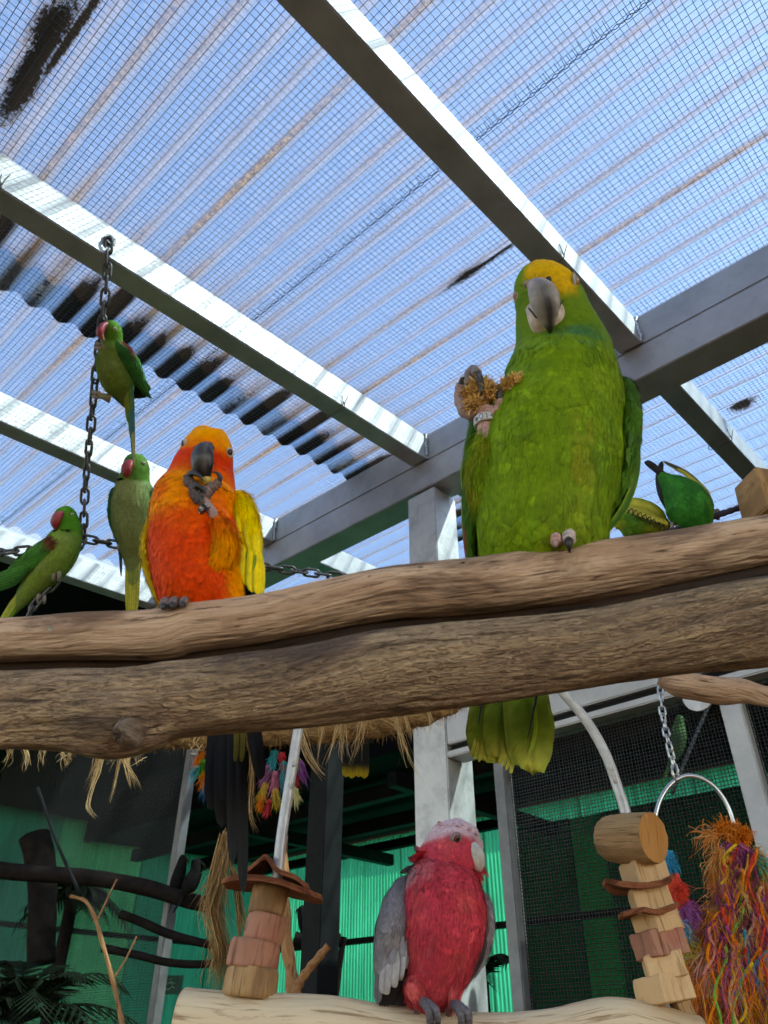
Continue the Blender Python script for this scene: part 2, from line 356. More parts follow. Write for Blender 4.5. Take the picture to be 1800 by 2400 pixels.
wood('bark_piece', srgb(96, 48, 26), srgb(150, 84, 52), srgb(176, 108, 72), 2.2, srgb(110, 56, 34), 1.0, 0.85)
wood('twig', srgb(96, 56, 34), srgb(150, 96, 58), srgb(190, 140, 92), 1.4, None, 0.5)
# fibres
t = NT('fibre'); c = t.coord('Object'); f = t.noise(c, 160, 3)
hs = t.n('HueSaturation', Value=t.ramp(f, [(0.25, 0.75), (0.75, 1.2)]), Color=t.attr())
p = t.pr(Base_Color=hs, Roughness=0.85); p.inputs['Specular IOR Level'].default_value = 0.15
t = NT('rope_core'); c = t.coord('Object'); f = t.noise(t.coord('Object', (0.4, 1, 1)), 300, 4); g = t.noise(c, 26, 3)
col = t.mix(t.ramp(g, [(0.35, 0.0), (0.7, 1.0)]), srgb(186, 150, 100), srgb(146, 112, 70))
t.pr(Base_Color=t.mix(t.ramp(f, [(0.35, 0.7), (0.6, 0.0)]), col, srgb(92, 66, 38)), Roughness=0.9, Normal=t.bump(f, 0.9, 0.002))
# ------------------------------------------------------------------ ground
g = 300.0
tag(obj('ground', [(-g, -g, 0), (g, -g, 0), (g, g, 0), (-g, g, 0)], [[0, 1, 2, 3]], M['ground_bark'], smooth=False), 'brown bark-covered aviary floor', None, None, 'structure')
ZG = -1.55/K
# ------------------------------------------------------------------ frame
def fbox(name, a0, a1, b0, b1, z0, z1, m, label=None, cat=None, parent=None, roof=False, bev=0.0025, group=None):
    """box in frame coordinates; roof=True lays it in the roof's fall"""
    if roof:
        o = RF(a0, b0, z0); v, f = box(o, RF(a1, b0, z0)-o, RF(a0, b1, z0)-o, K*(z1-z0)*EZ, bev)
    else:
        o = AB(a0, b0, z0); v, f = box(o, K*(a1-a0)*EA, K*(b1-b0)*EB, K*(z1-z0)*EZ, bev)
    ob = obj(name, v, f, m, parent, smooth=False, loc=o)
    return tag(ob, label, cat, group) if label else ob
beam_lab = {0.37: ('nearest bright roof beam slanting down to the header above the green parrot', 'far roof beam continuing past the header beside the small green parakeets'),
            0.97: ('second roof beam, carrying the hanging chain on its sunlit side', 'far roof beam seen under the header beside the post'),
            1.575: ('third roof beam, passing behind the parakeet at mid left', None),
            2.205: ('lowest roof beam at far left, above the dark shelter roof', None),
            -0.24: ('roof beam overhead to the right of the picture', None)}
for b0, (l1, l2) in beam_lab.items():
    fbox('roof_beam', -0.9, 1.208, b0, b0+0.05, 1.237, 1.318, M['aluminium'], l1, 'beam', roof=True, group='aluminium roof beams')
    fbox('roof_beam', 1.297, 2.30, b0, b0+0.05, 1.237, 1.318, M['aluminium'], l2 or 'short far roof beam beyond the header, in line with the %s' % {1.575: 'third beam', 2.205: 'lowest beam', -0.24: 'overhead beam'}[b0], 'beam', roof=True, group='aluminium roof beams')
hd = empty('header_beam', RF(1.21, 0.4, 1.15), 'long aluminium header beam crossing behind the parrots, on the post', 'beam')
fbox('lower_rail', 1.21, 1.295, -1.2, 3.4, 1.150, 1.2345, M['aluminium'], parent=hd, roof=True)
fbox('upper_rail', 1.212, 1.293, -1.2, 3.4, 1.2375, 1.320, M['aluminium'], parent=hd, roof=True)
def weld(a, b, z0, z1, n=7):           # a bead of weld or sealant
    pts = np.array([RF(a, b, z0+(z1-z0)*i/(n*3-1)) + 0.0022*RNG.normal(size=3) for i in range(n*3)])
    return tube(pts, [0.004+0.0028*abs(math.sin(i*1.5)) for i in range(n*3)], 7)
for b0 in (0.37, 0.97, 1.575):
    v, f = weld(1.208, b0-0.001, 1.240, 1.318); obj('weld_bead', v, f, M['weld'], hd)
v, f = weld(1.207, 0.424, 1.15, 1.2); 
post = fbox('post', 1.211, 1.297, 0.951, 1.039, ZG, 1.1545, M['aluminium_worn'], 'square aluminium post standing in the middle behind the grey and pink bird', 'post', bev=0.003)
fbox('post', 1.212, 1.245, 0.372, 0.405, ZG, 0.474, M['aluminium'], 'pale narrow post at far right beside the coloured rope toy', 'post')
fbox('mullion', 1.214, 1.24, 0.820, 0.8445, ZG, 0.474, M['aluminium_shaded'], 'thin grey upright just right of the centre post', 'upright')
fbox('mullion', 1.214, 1.24, 1.8635, 1.888, ZG, 1.168, M['aluminium_shaded'], 'thin grey upright at lower left, beside the netted cage', 'upright')
tr = empty('transom', AB(1.21, 0.4, 0.48), 'pale aluminium cross rail under the log at right', 'rail')
fbox('rail', 1.211, 1.262, -0.9, 0.949, 0.503, 0.575, M['aluminium'], parent=tr)
fbox('groove', 1.222, 1.258, -0.9, 0.948, 0.490, 0.5025, M['dark_steel'], parent=tr)
fbox('lip', 1.2095, 1.262, -0.9, 0.949, 0.477, 0.4895, M['aluminium'], parent=tr)
# small welded plate holding a cord at the right-hand post
pl = empty('cord_plate', AB(1.207, 0.43, 0.46), 'small white plate fixed at the top of the far-right post', 'plate')
v, f = tube([AB(1.205, 0.432, 0.466), AB(1.2095, 0.432, 0.466)], 0.03, 20); obj('disc', v, f, M['rod_white'], pl, smooth=False)
v, f = tube([AB(1.2025, 0.424, 0.468), AB(1.2048, 0.424, 0.468)], 0.009, 12); obj('bolt', v, f, M['dark_steel'], pl, smooth=False)
# wire ties round the beams
def tie(px, py, label, b0):
    d = ray(px, py); t_ = K*b0/(EB@d); p = CAM+d*t_
    a = ((p-CAM)@EA)/K
    r = empty('wire_tie', p, label, 'wire tie', 'wire ties on the beams')
    z0, z1 = 1.2335, 1.2335
    loop = [RF(a, b0-0.002, 1.25), RF(a, b0-0.003, z0), RF(a, b0+0.025, z0-0.001), RF(a, b0+0.053, z0), RF(a, b0+0.053, 1.25)]
    v, f = tube(crom(loop, 16), 0.0016, 6); obj('loop', v, f, M['wire_tie'], r)
    q = RF(a, b0-0.004, 1.238)
    for k in (-1, 1):
        v, f = tube(crom([q, q+np.array([0.004*k, -0.004, 0.014]), q+np.array([0.009*k+0.002, -0.005, 0.034])], 7), 0.0014, 5); obj('twisted_end', v, f, M['wire_tie'], r)
tie(1322, 622, 'twisted wire tie on the nearest beam just above the green parrot', 0.37)
tie(804, 962, 'twisted wire tie round the second beam near the header', 0.97)
tie(2, 437, 'twisted wire tie on the second beam at the left edge', 0.97)
tie(1722, 1062, 'twisted wire tie on the far beam at right', 0.37)
# ------------------------------------------------------------------ roof sheets
PITCH = 0.0634
def at_roof(px, py, z0=1.34):
    d = ray(px, py); n = EZ-SA*EA-SB*EB; t_ = (K*(z0-SA*1.21-SB*0.42))/(n@d); p = d*t_/K; return p@EA, p@EB
def sheet(name, a0, a1, b0, b1, dz, mat, label, nb=3, per=10):
    na = int((a1-a0)/PITCH*per)+1; A = np.linspace(a0, a1, na); B = np.linspace(b0, b1, nb)
    V = []; UV = []
    for b in B:
        for a in A:
            V.append(RF(a, b, 1.342+dz+0.0085*math.cos(2*math.pi*a/PITCH))); UV.append((a/PITCH, b))
    return tag(obj(name, V, grid_faces(nb, na, False), mat, uv=UV, loc=RF(a0, b0, 1.34)), label, 'roof sheet')
LAP = 1.285
SMEARS = [(*at_roof(px, py), wa, wb) for px, py, wa, wb in ((85, 140, 0.26, 0.12), (50, 215, 0.26, 0.08), (122, 62, 0.36, 0.05), (170, 80, 0.10, 0.12), (1095, 645, 0.22, 0.045), (1135, 622, 0.12, 0.10), (1740, 952, 0.2, 0.03))]
sheet('roof_sheet', -3.0, 2.3, -0.34, LAP, 0.0, roofing('roofing_near', LAP, SMEARS), 'clear corrugated roofing overhead, dirt banked along its far end')
sheet('roof_sheet', -3.0, 2.3, LAP-0.10, 2.23, 0.010, roofing('roofing_far', None), 'clear corrugated roofing beyond the dirty lap, at left and centre')
sheet('sun_blocker', -3.0, 3.6, -2.2, -0.30, 0.012, M['dark_steel'], 'unseen opaque roofing added at right to shade the birds', per=6)  # added out of view to keep direct sun off the birds
# ------------------------------------------------------------------ netting
def wires(name, p00, pa, pb, na, nb, r, m, label, jit=0.0, seg=0.05, wave=0.0):
    """square netting spanned by the vectors pa, pb from p00: na wires along pb, nb wires along pa"""
    nv = nrm(np.cross(pa, pb)); ua, ub = nrm(pa), nrm(pb); VV = []; FF = []; base = 0
    for n, step, run, us, off in ((na, pa, pb, ua, 0.0), (nb, pb, pa, ub, r*1.6)):
        k = max(2, int(np.linalg.norm(run)/seg)+1); s = np.arange(n+1)/n; h = np.linspace(0, 1, k)
        c = p00+s[:, None, None]*step+h[None, :, None]*run                       # (n+1,k,3)
        sag = wave*(np.sin(c@us*7.0+1.3*np.sin(c@nrm(run)*5.0))) if wave else 0*c[:, :, 0]
        j = RNG.normal(size=(n+1, 1))*jit+np.cumsum(RNG.normal(size=(n+1, k)), 1)*jit*0.25
        c = c+us*j[:, :, None]+nv*(off+sag)[:, :, None]
        ring = np.stack([us*r, nv*r, -us*r, -nv*r])
        V = (c[:, :, None, :]+ring).reshape(-1, 3); VV.append(V)
        i0 = base+(np.arange(n+1)[:, None]*k+np.arange(k-1)[None, :]).ravel()*4
        for a in range(4):
            b = (a+1) % 4; FF.append(np.stack([i0+a, i0+b, i0+4+b, i0+4+a], 1))
        base += len(V)
    return tag(obj(name, np.vstack(VV), np.vstack(FF), m, loc=p00), label, 'netting', None, 'stuff')
CELL = 0.0130/K
o = RF(-0.9, -0.30, 1.3235)
wires('roof_netting', o, RF(2.3, -0.30, 1.3235)-o, RF(-0.9, 2.2, 1.3235)-o, int(3.2/CELL), int(2.5/CELL), 0.00064, M['wire_dark'], 'square wire netting stretched under the clear roof', 0.0006)
# laced seam where two widths of netting meet
sm = empty('netting_seam', RF(0.627, 0.2, 1.322), 'laced wire seam running across the roof netting', 'seam')
bs = np.linspace(-0.3, 2.2, 900)
for k, (da, amp, fr) in enumerate(((0.0, 0.0022, 1.0), (0.0015, 0.0018, 1.0))):
    c = [RF(0.632+da+amp*math.sin(b*2*math.pi/0.0217+k*math.pi)+0.0015*mnoise.noise(Vector((b*9, k, 0))), b, 1.3205+0.0013*math.cos(b*2*math.pi/0.0217+k*math.pi)) for b in bs]
    v, f = tube(c, 0.0009, 4); obj('lacing_wire', v, f, M['wire_black'], sm)
mb = MB()
for b in np.arange(-0.3, 2.2, CELL):
    if RNG.random() < 0.85:
        L = 0.016+0.008*RNG.random(); mb.add(*tube([RF(0.634, b+CELL*0.5, 1.3215), RF(0.634-L, b+CELL*0.5+0.002*RNG.normal(), 1.3215)], 0.0006, 4))
tag(mb.build('cut_ends', M['wire_black'], sm), kind='stuff')
# side netting of the cage beyond the header
NC = 0.0068/K
o = AB(1.232, -0.7, -0.22); wires('cage_netting', o, K*1.519*EB, K*0.694*EZ, int(1.519/NC), int(0.694/NC), 0.0008, M['wire_black'], 'fine black netting filling the cage wall at lower right', 0.0003)
o = AB(1.232, 1.889, -0.22); wires('cage_netting', o, K*1.3*EB, K*1.36*EZ, int(1.3/NC), int(1.36/NC), 0.0007, M['wire_black'], 'fine black netting filling the cage wall at lower left', 0.0003)
# ------------------------------------------------------------------ cage beyond: dark roof, green walls
AG, BL = 3.6, 4.5
def slab(name, p, m, label, cat, uvs=None, parent=None):
    return tag(obj(name, p, [[0, 1, 2, 3]], m, parent, smooth=False, uv=uvs, loc=p[0]), label, cat)
def slabbox(name, a0, a1, b0, b1, z0, z1, m, label, cat): return fbox(name, a0, a1, b0, b1, z0, z1, m, label, cat, bev=0)
# dark shelter roof: one slab over the back, one over the left
v = [AB(2.30, -1.6, 1.00), AB(AG+0.1, -1.6, 1.06), AB(AG+0.1, BL+0.1, 1.06), AB(2.30, BL+0.1, 1.00)]
v2 = [p+0.03*EZ for p in v]; bf = [[0, 1, 2, 3], [7, 6, 5, 4], [0, 4, 5, 1], [1, 5, 6, 2], [2, 6, 7, 3], [3, 7, 4, 0]]
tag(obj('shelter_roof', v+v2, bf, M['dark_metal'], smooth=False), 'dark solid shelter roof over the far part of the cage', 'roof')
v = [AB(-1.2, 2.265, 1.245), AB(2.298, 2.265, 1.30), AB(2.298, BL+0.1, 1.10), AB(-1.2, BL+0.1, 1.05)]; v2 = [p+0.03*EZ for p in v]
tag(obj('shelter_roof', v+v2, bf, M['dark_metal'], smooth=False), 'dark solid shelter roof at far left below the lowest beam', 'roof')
fbox('fascia', 2.302, 2.33, -1.6, 4.58, 0.99, 1.42, M['dark_metal'], 'dark board closing the step between clear roof and shelter roof', 'board', bev=0)
for i, a in enumerate((2.62, 3.05)):
    fbox('shelter_purlin', a, a+0.05, -1.5, BL, 0.93, 0.995, M['dark_steel'], '%s dark steel purlin under the shelter roof' % ('nearer', 'farther')[i], 'purlin')
for i, b in enumerate((0.9, 2.1, 3.2)):
    fbox('shelter_rafter', 2.34, AG-0.06, b, b+0.05, 0.87, 0.928, M['dark_steel'], ('right-hand', 'middle', 'left-hand')[i]+' dark steel rafter under the shelter roof', 'rafter')
# walls of narrow corrugated green sheets
def gwall(name, along, fixed, lo, hi, z0, z1, m, label, pw=0.30, amp=0.0025):
    r = empty(name, AB(*( (fixed, lo, z0) if along == 'b' else (lo, fixed, z0))), label, 'wall')
    s = lo; k = 0
    while s < hi-1e-6:
        e = min(hi, s+pw); n = 110; xs = np.linspace(s-0.004, e+0.004, n); V = []; UV = []
        for z in (z0, z1):
            for x in xs:
                off = amp*math.cos(x*2*math.pi/0.024)+0.007*(k % 2)
                V.append(AB(fixed+off, x, z) if along == 'b' else AB(x, fixed+off, z)); UV.append((x*K, z*K))
        mm = m if not isinstance(m, list) else m[k % len(m)]
        obj('panel', V, grid_faces(2, n, False), mm, r, uv=UV); s = e; k += 1
    return r
gwall('green_wall', 'b', AG, -1.6, BL, ZG, 1.05, M['green_sheet'], 'translucent bright green sheet wall at the back of the cage')
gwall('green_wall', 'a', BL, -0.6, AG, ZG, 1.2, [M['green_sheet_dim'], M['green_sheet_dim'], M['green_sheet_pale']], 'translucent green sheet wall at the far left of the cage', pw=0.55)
fbox('shade_cloth', AG-0.03, AG-0.022, -1.5, 1.875, ZG+0.02, 0.945, M['green_cloth'], 'dark green shade cloth hung across the back wall at right', 'cloth', bev=0)
fbox('shade_cloth', AG-0.05, AG-0.042, 2.045, 2.36, ZG+0.02, 0.945, M['green_cloth'], 'narrow dark green shade cloth beside the thin upright', 'cloth', bev=0)
fbox('shade_cloth', AG-0.04, AG-0.033, 1.862, 2.058, ZG+0.02, 0.94, M['green_cloth_mid'], 'lighter green shade cloth strip between the darker cloths at right', 'cloth', bev=0)
fbox('wall_rail', AG-0.08, AG-0.055, -1.5, BL-0.02, 0.492, 0.522, M['dark_steel'], 'dark rail along the back wall at mid height', 'rail', bev=0)
fbox('wall_plate', AG-0.10, AG-0.052, 2.37, BL-0.02, 0.955, 1.0, M['dark_metal'], 'black beam along the top of the green back wall', 'beam', bev=0)
fbox('wall_rail', -0.5, AG-0.1, BL-0.06, BL-0.04, 0.52, 0.545, M['dark_steel'], 'dark rail along the green wall at far left', 'rail', bev=0)
c = PY(1400, 2200, 1.0)
tag(obj('light_block_end', [AB(1.4, -1.62, ZG), AB(AG+0.1, -1.62, ZG), AB(AG+0.1, -1.62, 1.3), AB(1.4, -1.62, 1.3), AB(1.4, -1.66, ZG), AB(AG+0.1, -1.66, ZG), AB(AG+0.1, -1.66, 1.3), AB(1.4, -1.66, 1.3)], [[3, 2, 1, 0], [4, 5, 6, 7], [0, 1, 5, 4], [2, 3, 7, 6], [1, 2, 6, 5], [3, 0, 4, 7]], M['dark_metal'], smooth=False), 'unseen dark end wall added beyond the right edge to keep the cage dark', 'wall')  # unseen wall added to hold light out of the cage
fbox('rear_wall', -3.06, -3.0, -2.2, 4.5, ZG, 0.10, M['warm_bounce'], 'unseen brown wall added behind the viewer to cut frontal light', 'wall', bev=0)  # added behind the viewer to cut frontal light, low enough for some sky
fbox('side_wall', -3.0, 1.1, -2.26, -2.2, ZG, 0.10, M['warm_bounce'], 'unseen brown wall added right of the viewer to cut side light', 'wall', bev=0)  # added out of view, blocks low light like the rear one
# far dark post inside the cage
pf = PY(745, 2300, 2.35)
v, f = box(pf+np.array([0, 0, -1.7-0.0]), 0.075*EA, 0.075*EB, 2.45*EZ, 0.003); obj_p = tag(obj('post', v, f, M['dark_steel'], smooth=False), 'dim dark grey post inside the cage left of the centre post', 'post')
# ------------------------------------------------------------------ the two big perches
def wlog(name, rows, m, n, mat, amp, label, cat='perch', bumps=(), seed=0.0, endcap=True, group=None, parent=None):
    """rows: (x,y,z,radius); roughened along the grain; uv = metres along / around"""
    R = crom(rows, m); c = R[:, :3]; r = R[:, 3]; t = frames(c); L = np.r_[0, np.cumsum(np.linalg.norm(np.diff(c, axis=0), axis=1))]
    ref = np.array([0.02, -0.3, 1.0]); V = []; UV = []
    for i in range(m):
        X = nrm(ref - t[i]*(ref@t[i])); Yv = np.cross(t[i], X)
        for j in range(n):
            a = 2*math.pi*j/n
            q = Vector((L[i]*9+seed, math.cos(a)*1.6, math.sin(a)*1.6)); q2 = Vector((L[i]*28+seed, math.cos(a)*7.5, math.sin(a)*7.5)); q3 = Vector((L[i]*60, math.cos(a)*16+seed, math.sin(a)*16))
            d = 1+amp*(0.9*mnoise.noise(q)+0.35*mnoise.noise(q2)+0.16*mnoise.noise(q3))
            if n > 80:
                q4 = mnoise.noise(Vector((L[i]*4.5+seed*2, math.cos(a)*3.0, math.sin(a)*3.0))); q5 = mnoise.noise(Vector((L[i]*7+seed*3+9, math.cos(a)*5.5, math.sin(a)*5.5)))
                d -= 0.05*math.exp(-(q4/0.02)**2)*(0.5+0.5*math.sin(L[i]*23+a*2))+0.016*math.exp(-(q5/0.03)**2)
            for (bl, ba, bw, bh) in bumps:
                da = (a-ba+math.pi) % (2*math.pi)-math.pi
                d += bh*math.exp(-((L[i]-bl)/bw)**2-(da/0.7)**2)
            V.append(c[i]+r[i]*d*(math.cos(a)*X+math.sin(a)*Yv)); UV.append((L[i], a*r[i] if True else 0))
    Fc = grid_faces(m, n, True)
    if endcap: Fc += [list(range(n)), list(range((m-1)*n, m*n))]
    o = obj(name, V, Fc, mat, parent, uv=UV)
    if parent is None: tag(o, label, cat, group)
    return o
Y1, Y2 = 0.445, 0.415
def prow(px, py, rp, Y): return np.r_[PY(px, py, Y), rp*dep(py, Y)/F]
L1 = [(-700, 1520, 50), (-260, 1502, 51), (0, 1501, 51), (190, 1492, 56), (374, 1486, 60), (450, 1470, 60), (618, 1449, 59), (900, 1393, 62), (1122, 1373, 67), (1361, 1342, 70), (1600, 1301, 64), (1800, 1264, 59), (2060, 1222, 60), (2560, 1150, 58)]
LOG1 = wlog('log_perch', [prow(x, y, r, Y1) for x, y, r in L1], 430, 150, M['log_upper'], 0.075, 'smooth weathered driftwood log the two big birds stand on', bumps=())
L2 = [(-700, 1668, 86), (-260, 1664, 90), (0, 1664, 91), (163, 1664, 98), (262, 1671, 106), (330, 1662, 102), (400, 1642, 91), (490, 1632, 88), (700, 1610, 91), (900, 1577, 98), (1122, 1553, 97), (1361, 1522, 90), (1600, 1484, 96), (1800, 1455, 104), (2060, 1410, 106), (2560, 1330, 100)]
LOG2 = wlog('log_perch', [prow(x, y, r, Y2) for x, y, r in L2], 480, 160, M['log_lower'], 0.085, 'rough furrowed driftwood log lying in front below the other', seed=5.0, bumps=((0.236, 2.05, 0.016, 0.16),))
wlog('gap_shade_filler', [prow(x, (1560+1545)/2+y, 56, Y1+0.020) for x, y in ((-690, 26), (-260, 10), (0, 8), (374, -4), (618, -40), (900, -86), (1122, -108), (1361, -134), (1600, -168), (1800, -204), (2060, -240), (2550, -310))], 120, 30, M['gap_shade_wood'], 0.10, None, parent=LOG1, seed=8.0)  # dark filler standing in for the deep shade between the two logs
# broken branch stub on the lower log
c0 = PY(288, 1716, Y2-0.0235); ax = nrm(np.array([-0.15, -1.0, -0.55]))
V = []; n, m = 18, 8
X = nrm(np.cross(ax, EZ)); Yv = np.cross(ax, X)
for i in range(m):
    for j in range(n):
        a = 2*math.pi*j/n; rr = (0.0085-0.0008*i)*(1+0.3*mnoise.noise(Vector((math.cos(a)*2, math.sin(a)*2, i*0.6)))); V.append(c0-ax*0.009+ax*(0.0021*i)*(1+0.35*mnoise.noise(Vector((math.cos(a)*4, math.sin(a)*4, 3))))+X*rr*math.cos(a)+Yv*rr*math.sin(a)*1.2)
V.append(c0+ax*0.002); Fc = grid_faces(m, n, True)+[[ (m-1)*n+j, (m-1)*n+(j+1) % n, m*n] for j in range(n)]
obj('branch_stub', V, Fc, wood('stub_wood', srgb(84, 60, 46), srgb(160, 132, 110), srgb(198, 176, 156), 5.0, srgb(128, 98, 78), 1.2), LOG2, uv=[(v[0]*2, v[2]*2) for v in V])
# droppings and splinters on the upper log
def dropping(px, py, s, parent, Yd, m='dropping'):
    p = PY(px, py, Yd); n, k = 14, 3; V = [p+0.0004*np.array([0, -0.7, 0.7])]
    for i in range(1, k+1):
        for j in range(n):
            a = 2*math.pi*j/n; r = s*i/k*(1+0.45*mnoise.noise(Vector((math.cos(a)*1.6+px, math.sin(a)*1.6, i*0.3))))
            V.append(p+np.array([math.cos(a)*r*1.3, -0.5*math.sin(a)*r, 0.5*math.sin(a)*r])+(0.0004*(1-(i/k)**2)-0.0016*(i == k))*np.array([0, -0.7, 0.7]))
    Fc = [[0, 1+j, 1+(j+1) % n] for j in range(n)]+[[1+i*n+j, 1+i*n+(j+1) % n, 1+(i+1)*n+(j+1) % n, 1+(i+1)*n+j] for i in range(k-1) for j in range(n)]
    obj('dropping', V, Fc, M[m], parent)
simple('dropping', (0.55, 0.52, 0.46), 0.8, 0, 200, 0.25, 0.5)
# ------------------------------------------------------------------ pieces of the swing: perch, rod, blocks
YS = 0.93
sw = empty('bird_swing', PY(1000, 2440, YS), 'swing of a bent white rod threaded with wood blocks over a pale perch', 'swing')
PR = [(418, 2412, 84), (560, 2421, 82), (760, 2432, 84), (900, 2446, 78), (1130, 2464, 76), (1300, 2462, 82), (1440, 2440, 86), (1530, 2438, 74), (1640, 2462, 68)]
perch = wlog('perch', [prow(x, y, r, YS) for x, y, r in PR], 150, 48, M['pale_perch'], 0.06, None, parent=sw, seed=11.0)
v, f = tube([P(398, 2404, 0.775), P(412, 2406, 0.775)], 0.01, 8)
rodL = [(648, 2070, 0), (660, 1960, 0), (680, 1830, 0), (702, 1690, 0), (716, 1600, 0), (760, 1500, 0), (860, 1440, 0), (1000, 1425, 0)]
rodR = [(1000, 1425, 0), (1150, 1470, 0), (1255, 1555, 0), (1318, 1622, 0), (1375, 1690, 0), (1418, 1765, 0), (1446, 1840, 0), (1472, 1925, 0), (1500, 2050, 0), (1560, 2380, 0)]
c = crom([PY(x, y, YS) for x, y, _ in [(600, 2350, 0), (625, 2200, 0)]+rodL+rodR[1:]], 110)
v, f = tube(c, 0.0062, 14); obj('rod', v, f, M['rod_white'], sw)
for (px, py) in ((1430, 1800), (1435, 1812), (1440, 1828), (690, 1790), (683, 1840)):
    p = PY(px, py, YS-0.006); v, f = ellipsoid(p, (0.003, 0, 0), (0, 0.002, 0), (0, 0, 0.004), 8, 6); obj('dropping', v+0.0005*RNG.normal(size=v.shape), f, M['dropping'], sw)
def uvbox(name, v, f, m, parent, ax, sc=1.0):
    """blocks: grain runs along ax"""
    ax = nrm(ax); v = np.asarray(v); e1 = nrm(np.cross(ax, (0.3, 0.9, 0.2))); e2 = np.cross(ax, e1)
    k = RNG.random()*3
    return obj(name, v, f, m, parent, smooth=False, uv=np.c_[v@ax*sc+k, (v@e1+0.6*(v@e2))*sc+k*0.3])
def chunk(px, py, w, h, dpt, tilt, mat, rot=0.0, Y=YS, rough=0.0026, taper=0.0, parent=None, grain=None, round_=False, n=6):
    """rough-cut block centred at a pixel: w,h,dpt in px"""
    s = dep(py, Y)/F; c = PY(px, py, Y); ca, sa = math.cos(tilt), math.sin(tilt)
    up = nrm(np.array([-sa, 0, ca])); side0 = nrm(np.array([ca*math.cos(rot), math.sin(rot), sa*math.cos(rot)])); fw = nrm(np.cross(side0, up))
    V = []; 
    if round_:
        nn, mm = 28, 7
        for i in range(mm):
            q = i/(mm-1)-0.5
            for j in range(nn):
                a = 2*math.pi*j/nn; r = (0.5-taper*q)*(1+0.07*mnoise.noise(Vector((math.cos(a)*2.5+px, math.sin(a)*2.5, q*2))))*(0.97 if i in (0, mm-1) else 1)
                V.append(c+s*(side0*w*r*math.cos(a)+fw*dpt*r*math.sin(a)+up*h*q*(1+0.03*mnoise.noise(Vector((math.cos(a), math.sin(a), px))))))
        Fc = grid_faces(mm, nn, True)+[list(range(nn))[::-1], list(range((mm-1)*nn, mm*nn))]
        V = np.array(V)
    else:
        bm = bmesh.new(); bmesh.ops.create_cube(bm, size=1.0); bmesh.ops.bevel(bm, geom=list(bm.edges), offset=0.05, segments=1, affect='EDGES')
        bmesh.ops.subdivide_edges(bm, edges=list(bm.edges), cuts=2, use_grid_fill=True)
        for q in bm.verts:
            k = 1-taper*q.co.z
            q.co = Vector(c+s*(side0*w*q.co.x*k+fw*dpt*q.co.y*k+up*h*q.co.z)+rough*0.6*np.array([nz(q.co, 3, px), nz(q.co, 3, py), nz(q.co, 3, w)]))
        bm.verts.ensure_lookup_table(); V = np.array([q.co[:] for q in bm.verts]); Fc = [[q.index for q in fc.verts] for fc in bm.faces]; bm.free()
    o = uvbox('block', V, Fc, mat, parent or sw, up if grain is None else grain)
    if round_: o.data.polygons.foreach_set('use_smooth', [len(p.vertices) < 6 for p in o.data.polygons])
    return o
# left stack
chunk(630, 2110, 84, 62, 84, -0.12, M['block_tan'], round_=True)
chunk(622, 2176, 92, 58, 90, -0.17, M['block_pink'], round_=True)
chunk(594, 2238, 118, 58, 112, -0.13, M['block_pink'], round_=True)
chunk(588, 2303, 124, 62, 118, -0.08, M['block_tan'], round_=True, taper=0.03)
# a thick folded piece of bark on top
def bark(pts, th, name, parent, Y, mat, wdt, n=16):
    """curled bark strip: centre line pixels, with a width towards the viewer"""
    c = crom([PY(x, y, Y) for x, y in pts], n); V = []; k = 7
    for i in range(n):
        for j in range(k):
            q = j/(k-1)-0.5; e = 1-0.55*abs(2*i/(n-1)-1)**3
            for sgn in (1, -1):
                V.append(c[i]+np.array([0, wdt*q*e, -0.10*wdt*abs(q)*e])+sgn*0.5*th*EZ*(0.6+0.4*e)+0.0014*np.array([nz((i*.9, j*1.3, sgn*9), 1, 1), nz((i*.9, j*1.3, sgn*9), 1, 4), nz((i*.7, j*1.1, 0), 1, 7)]))
    V = np.array(V); id_ = lambda i, j, s: (i*k+j)*2+s; Fc = []
    for i in range(n-1):
        for j in range(k-1):
            Fc += [[id_(i, j, 0), id_(i+1, j, 0), id_(i+1, j+1, 0), id_(i, j+1, 0)], [id_(i, j, 1), id_(i, j+1, 1), id_(i+1, j+1, 1), id_(i+1, j, 1)]]
    for i in range(n-1):
        for j in (0, k-1): Fc.append([id_(i, j, 0), id_(i, j, 1), id_(i+1, j, 1), id_(i+1, j, 0)])
    for j in range(k-1):
        for i in (0, n-1): Fc.append([id_(i, j, 0), id_(i, j+1, 0), id_(i, j+1, 1), id_(i, j, 1)])
    return obj(name, V, Fc, mat, parent, smooth=False, uv=np.c_[V[:, 0]*1.0, V[:, 1]+V[:, 2]])
bark([(526, 2068), (570, 2062), (640, 2066), (700, 2084), (754, 2104)], 0.006, 'bark_slab', sw, YS, M['bark_piece'], 0.075)
bark([(578, 2046), (610, 2026), (632, 2014), (655, 2044), (690, 2056), (724, 2080)], 0.0055, 'bark_slab', sw, YS+0.004, M['bark_piece'], 0.06)
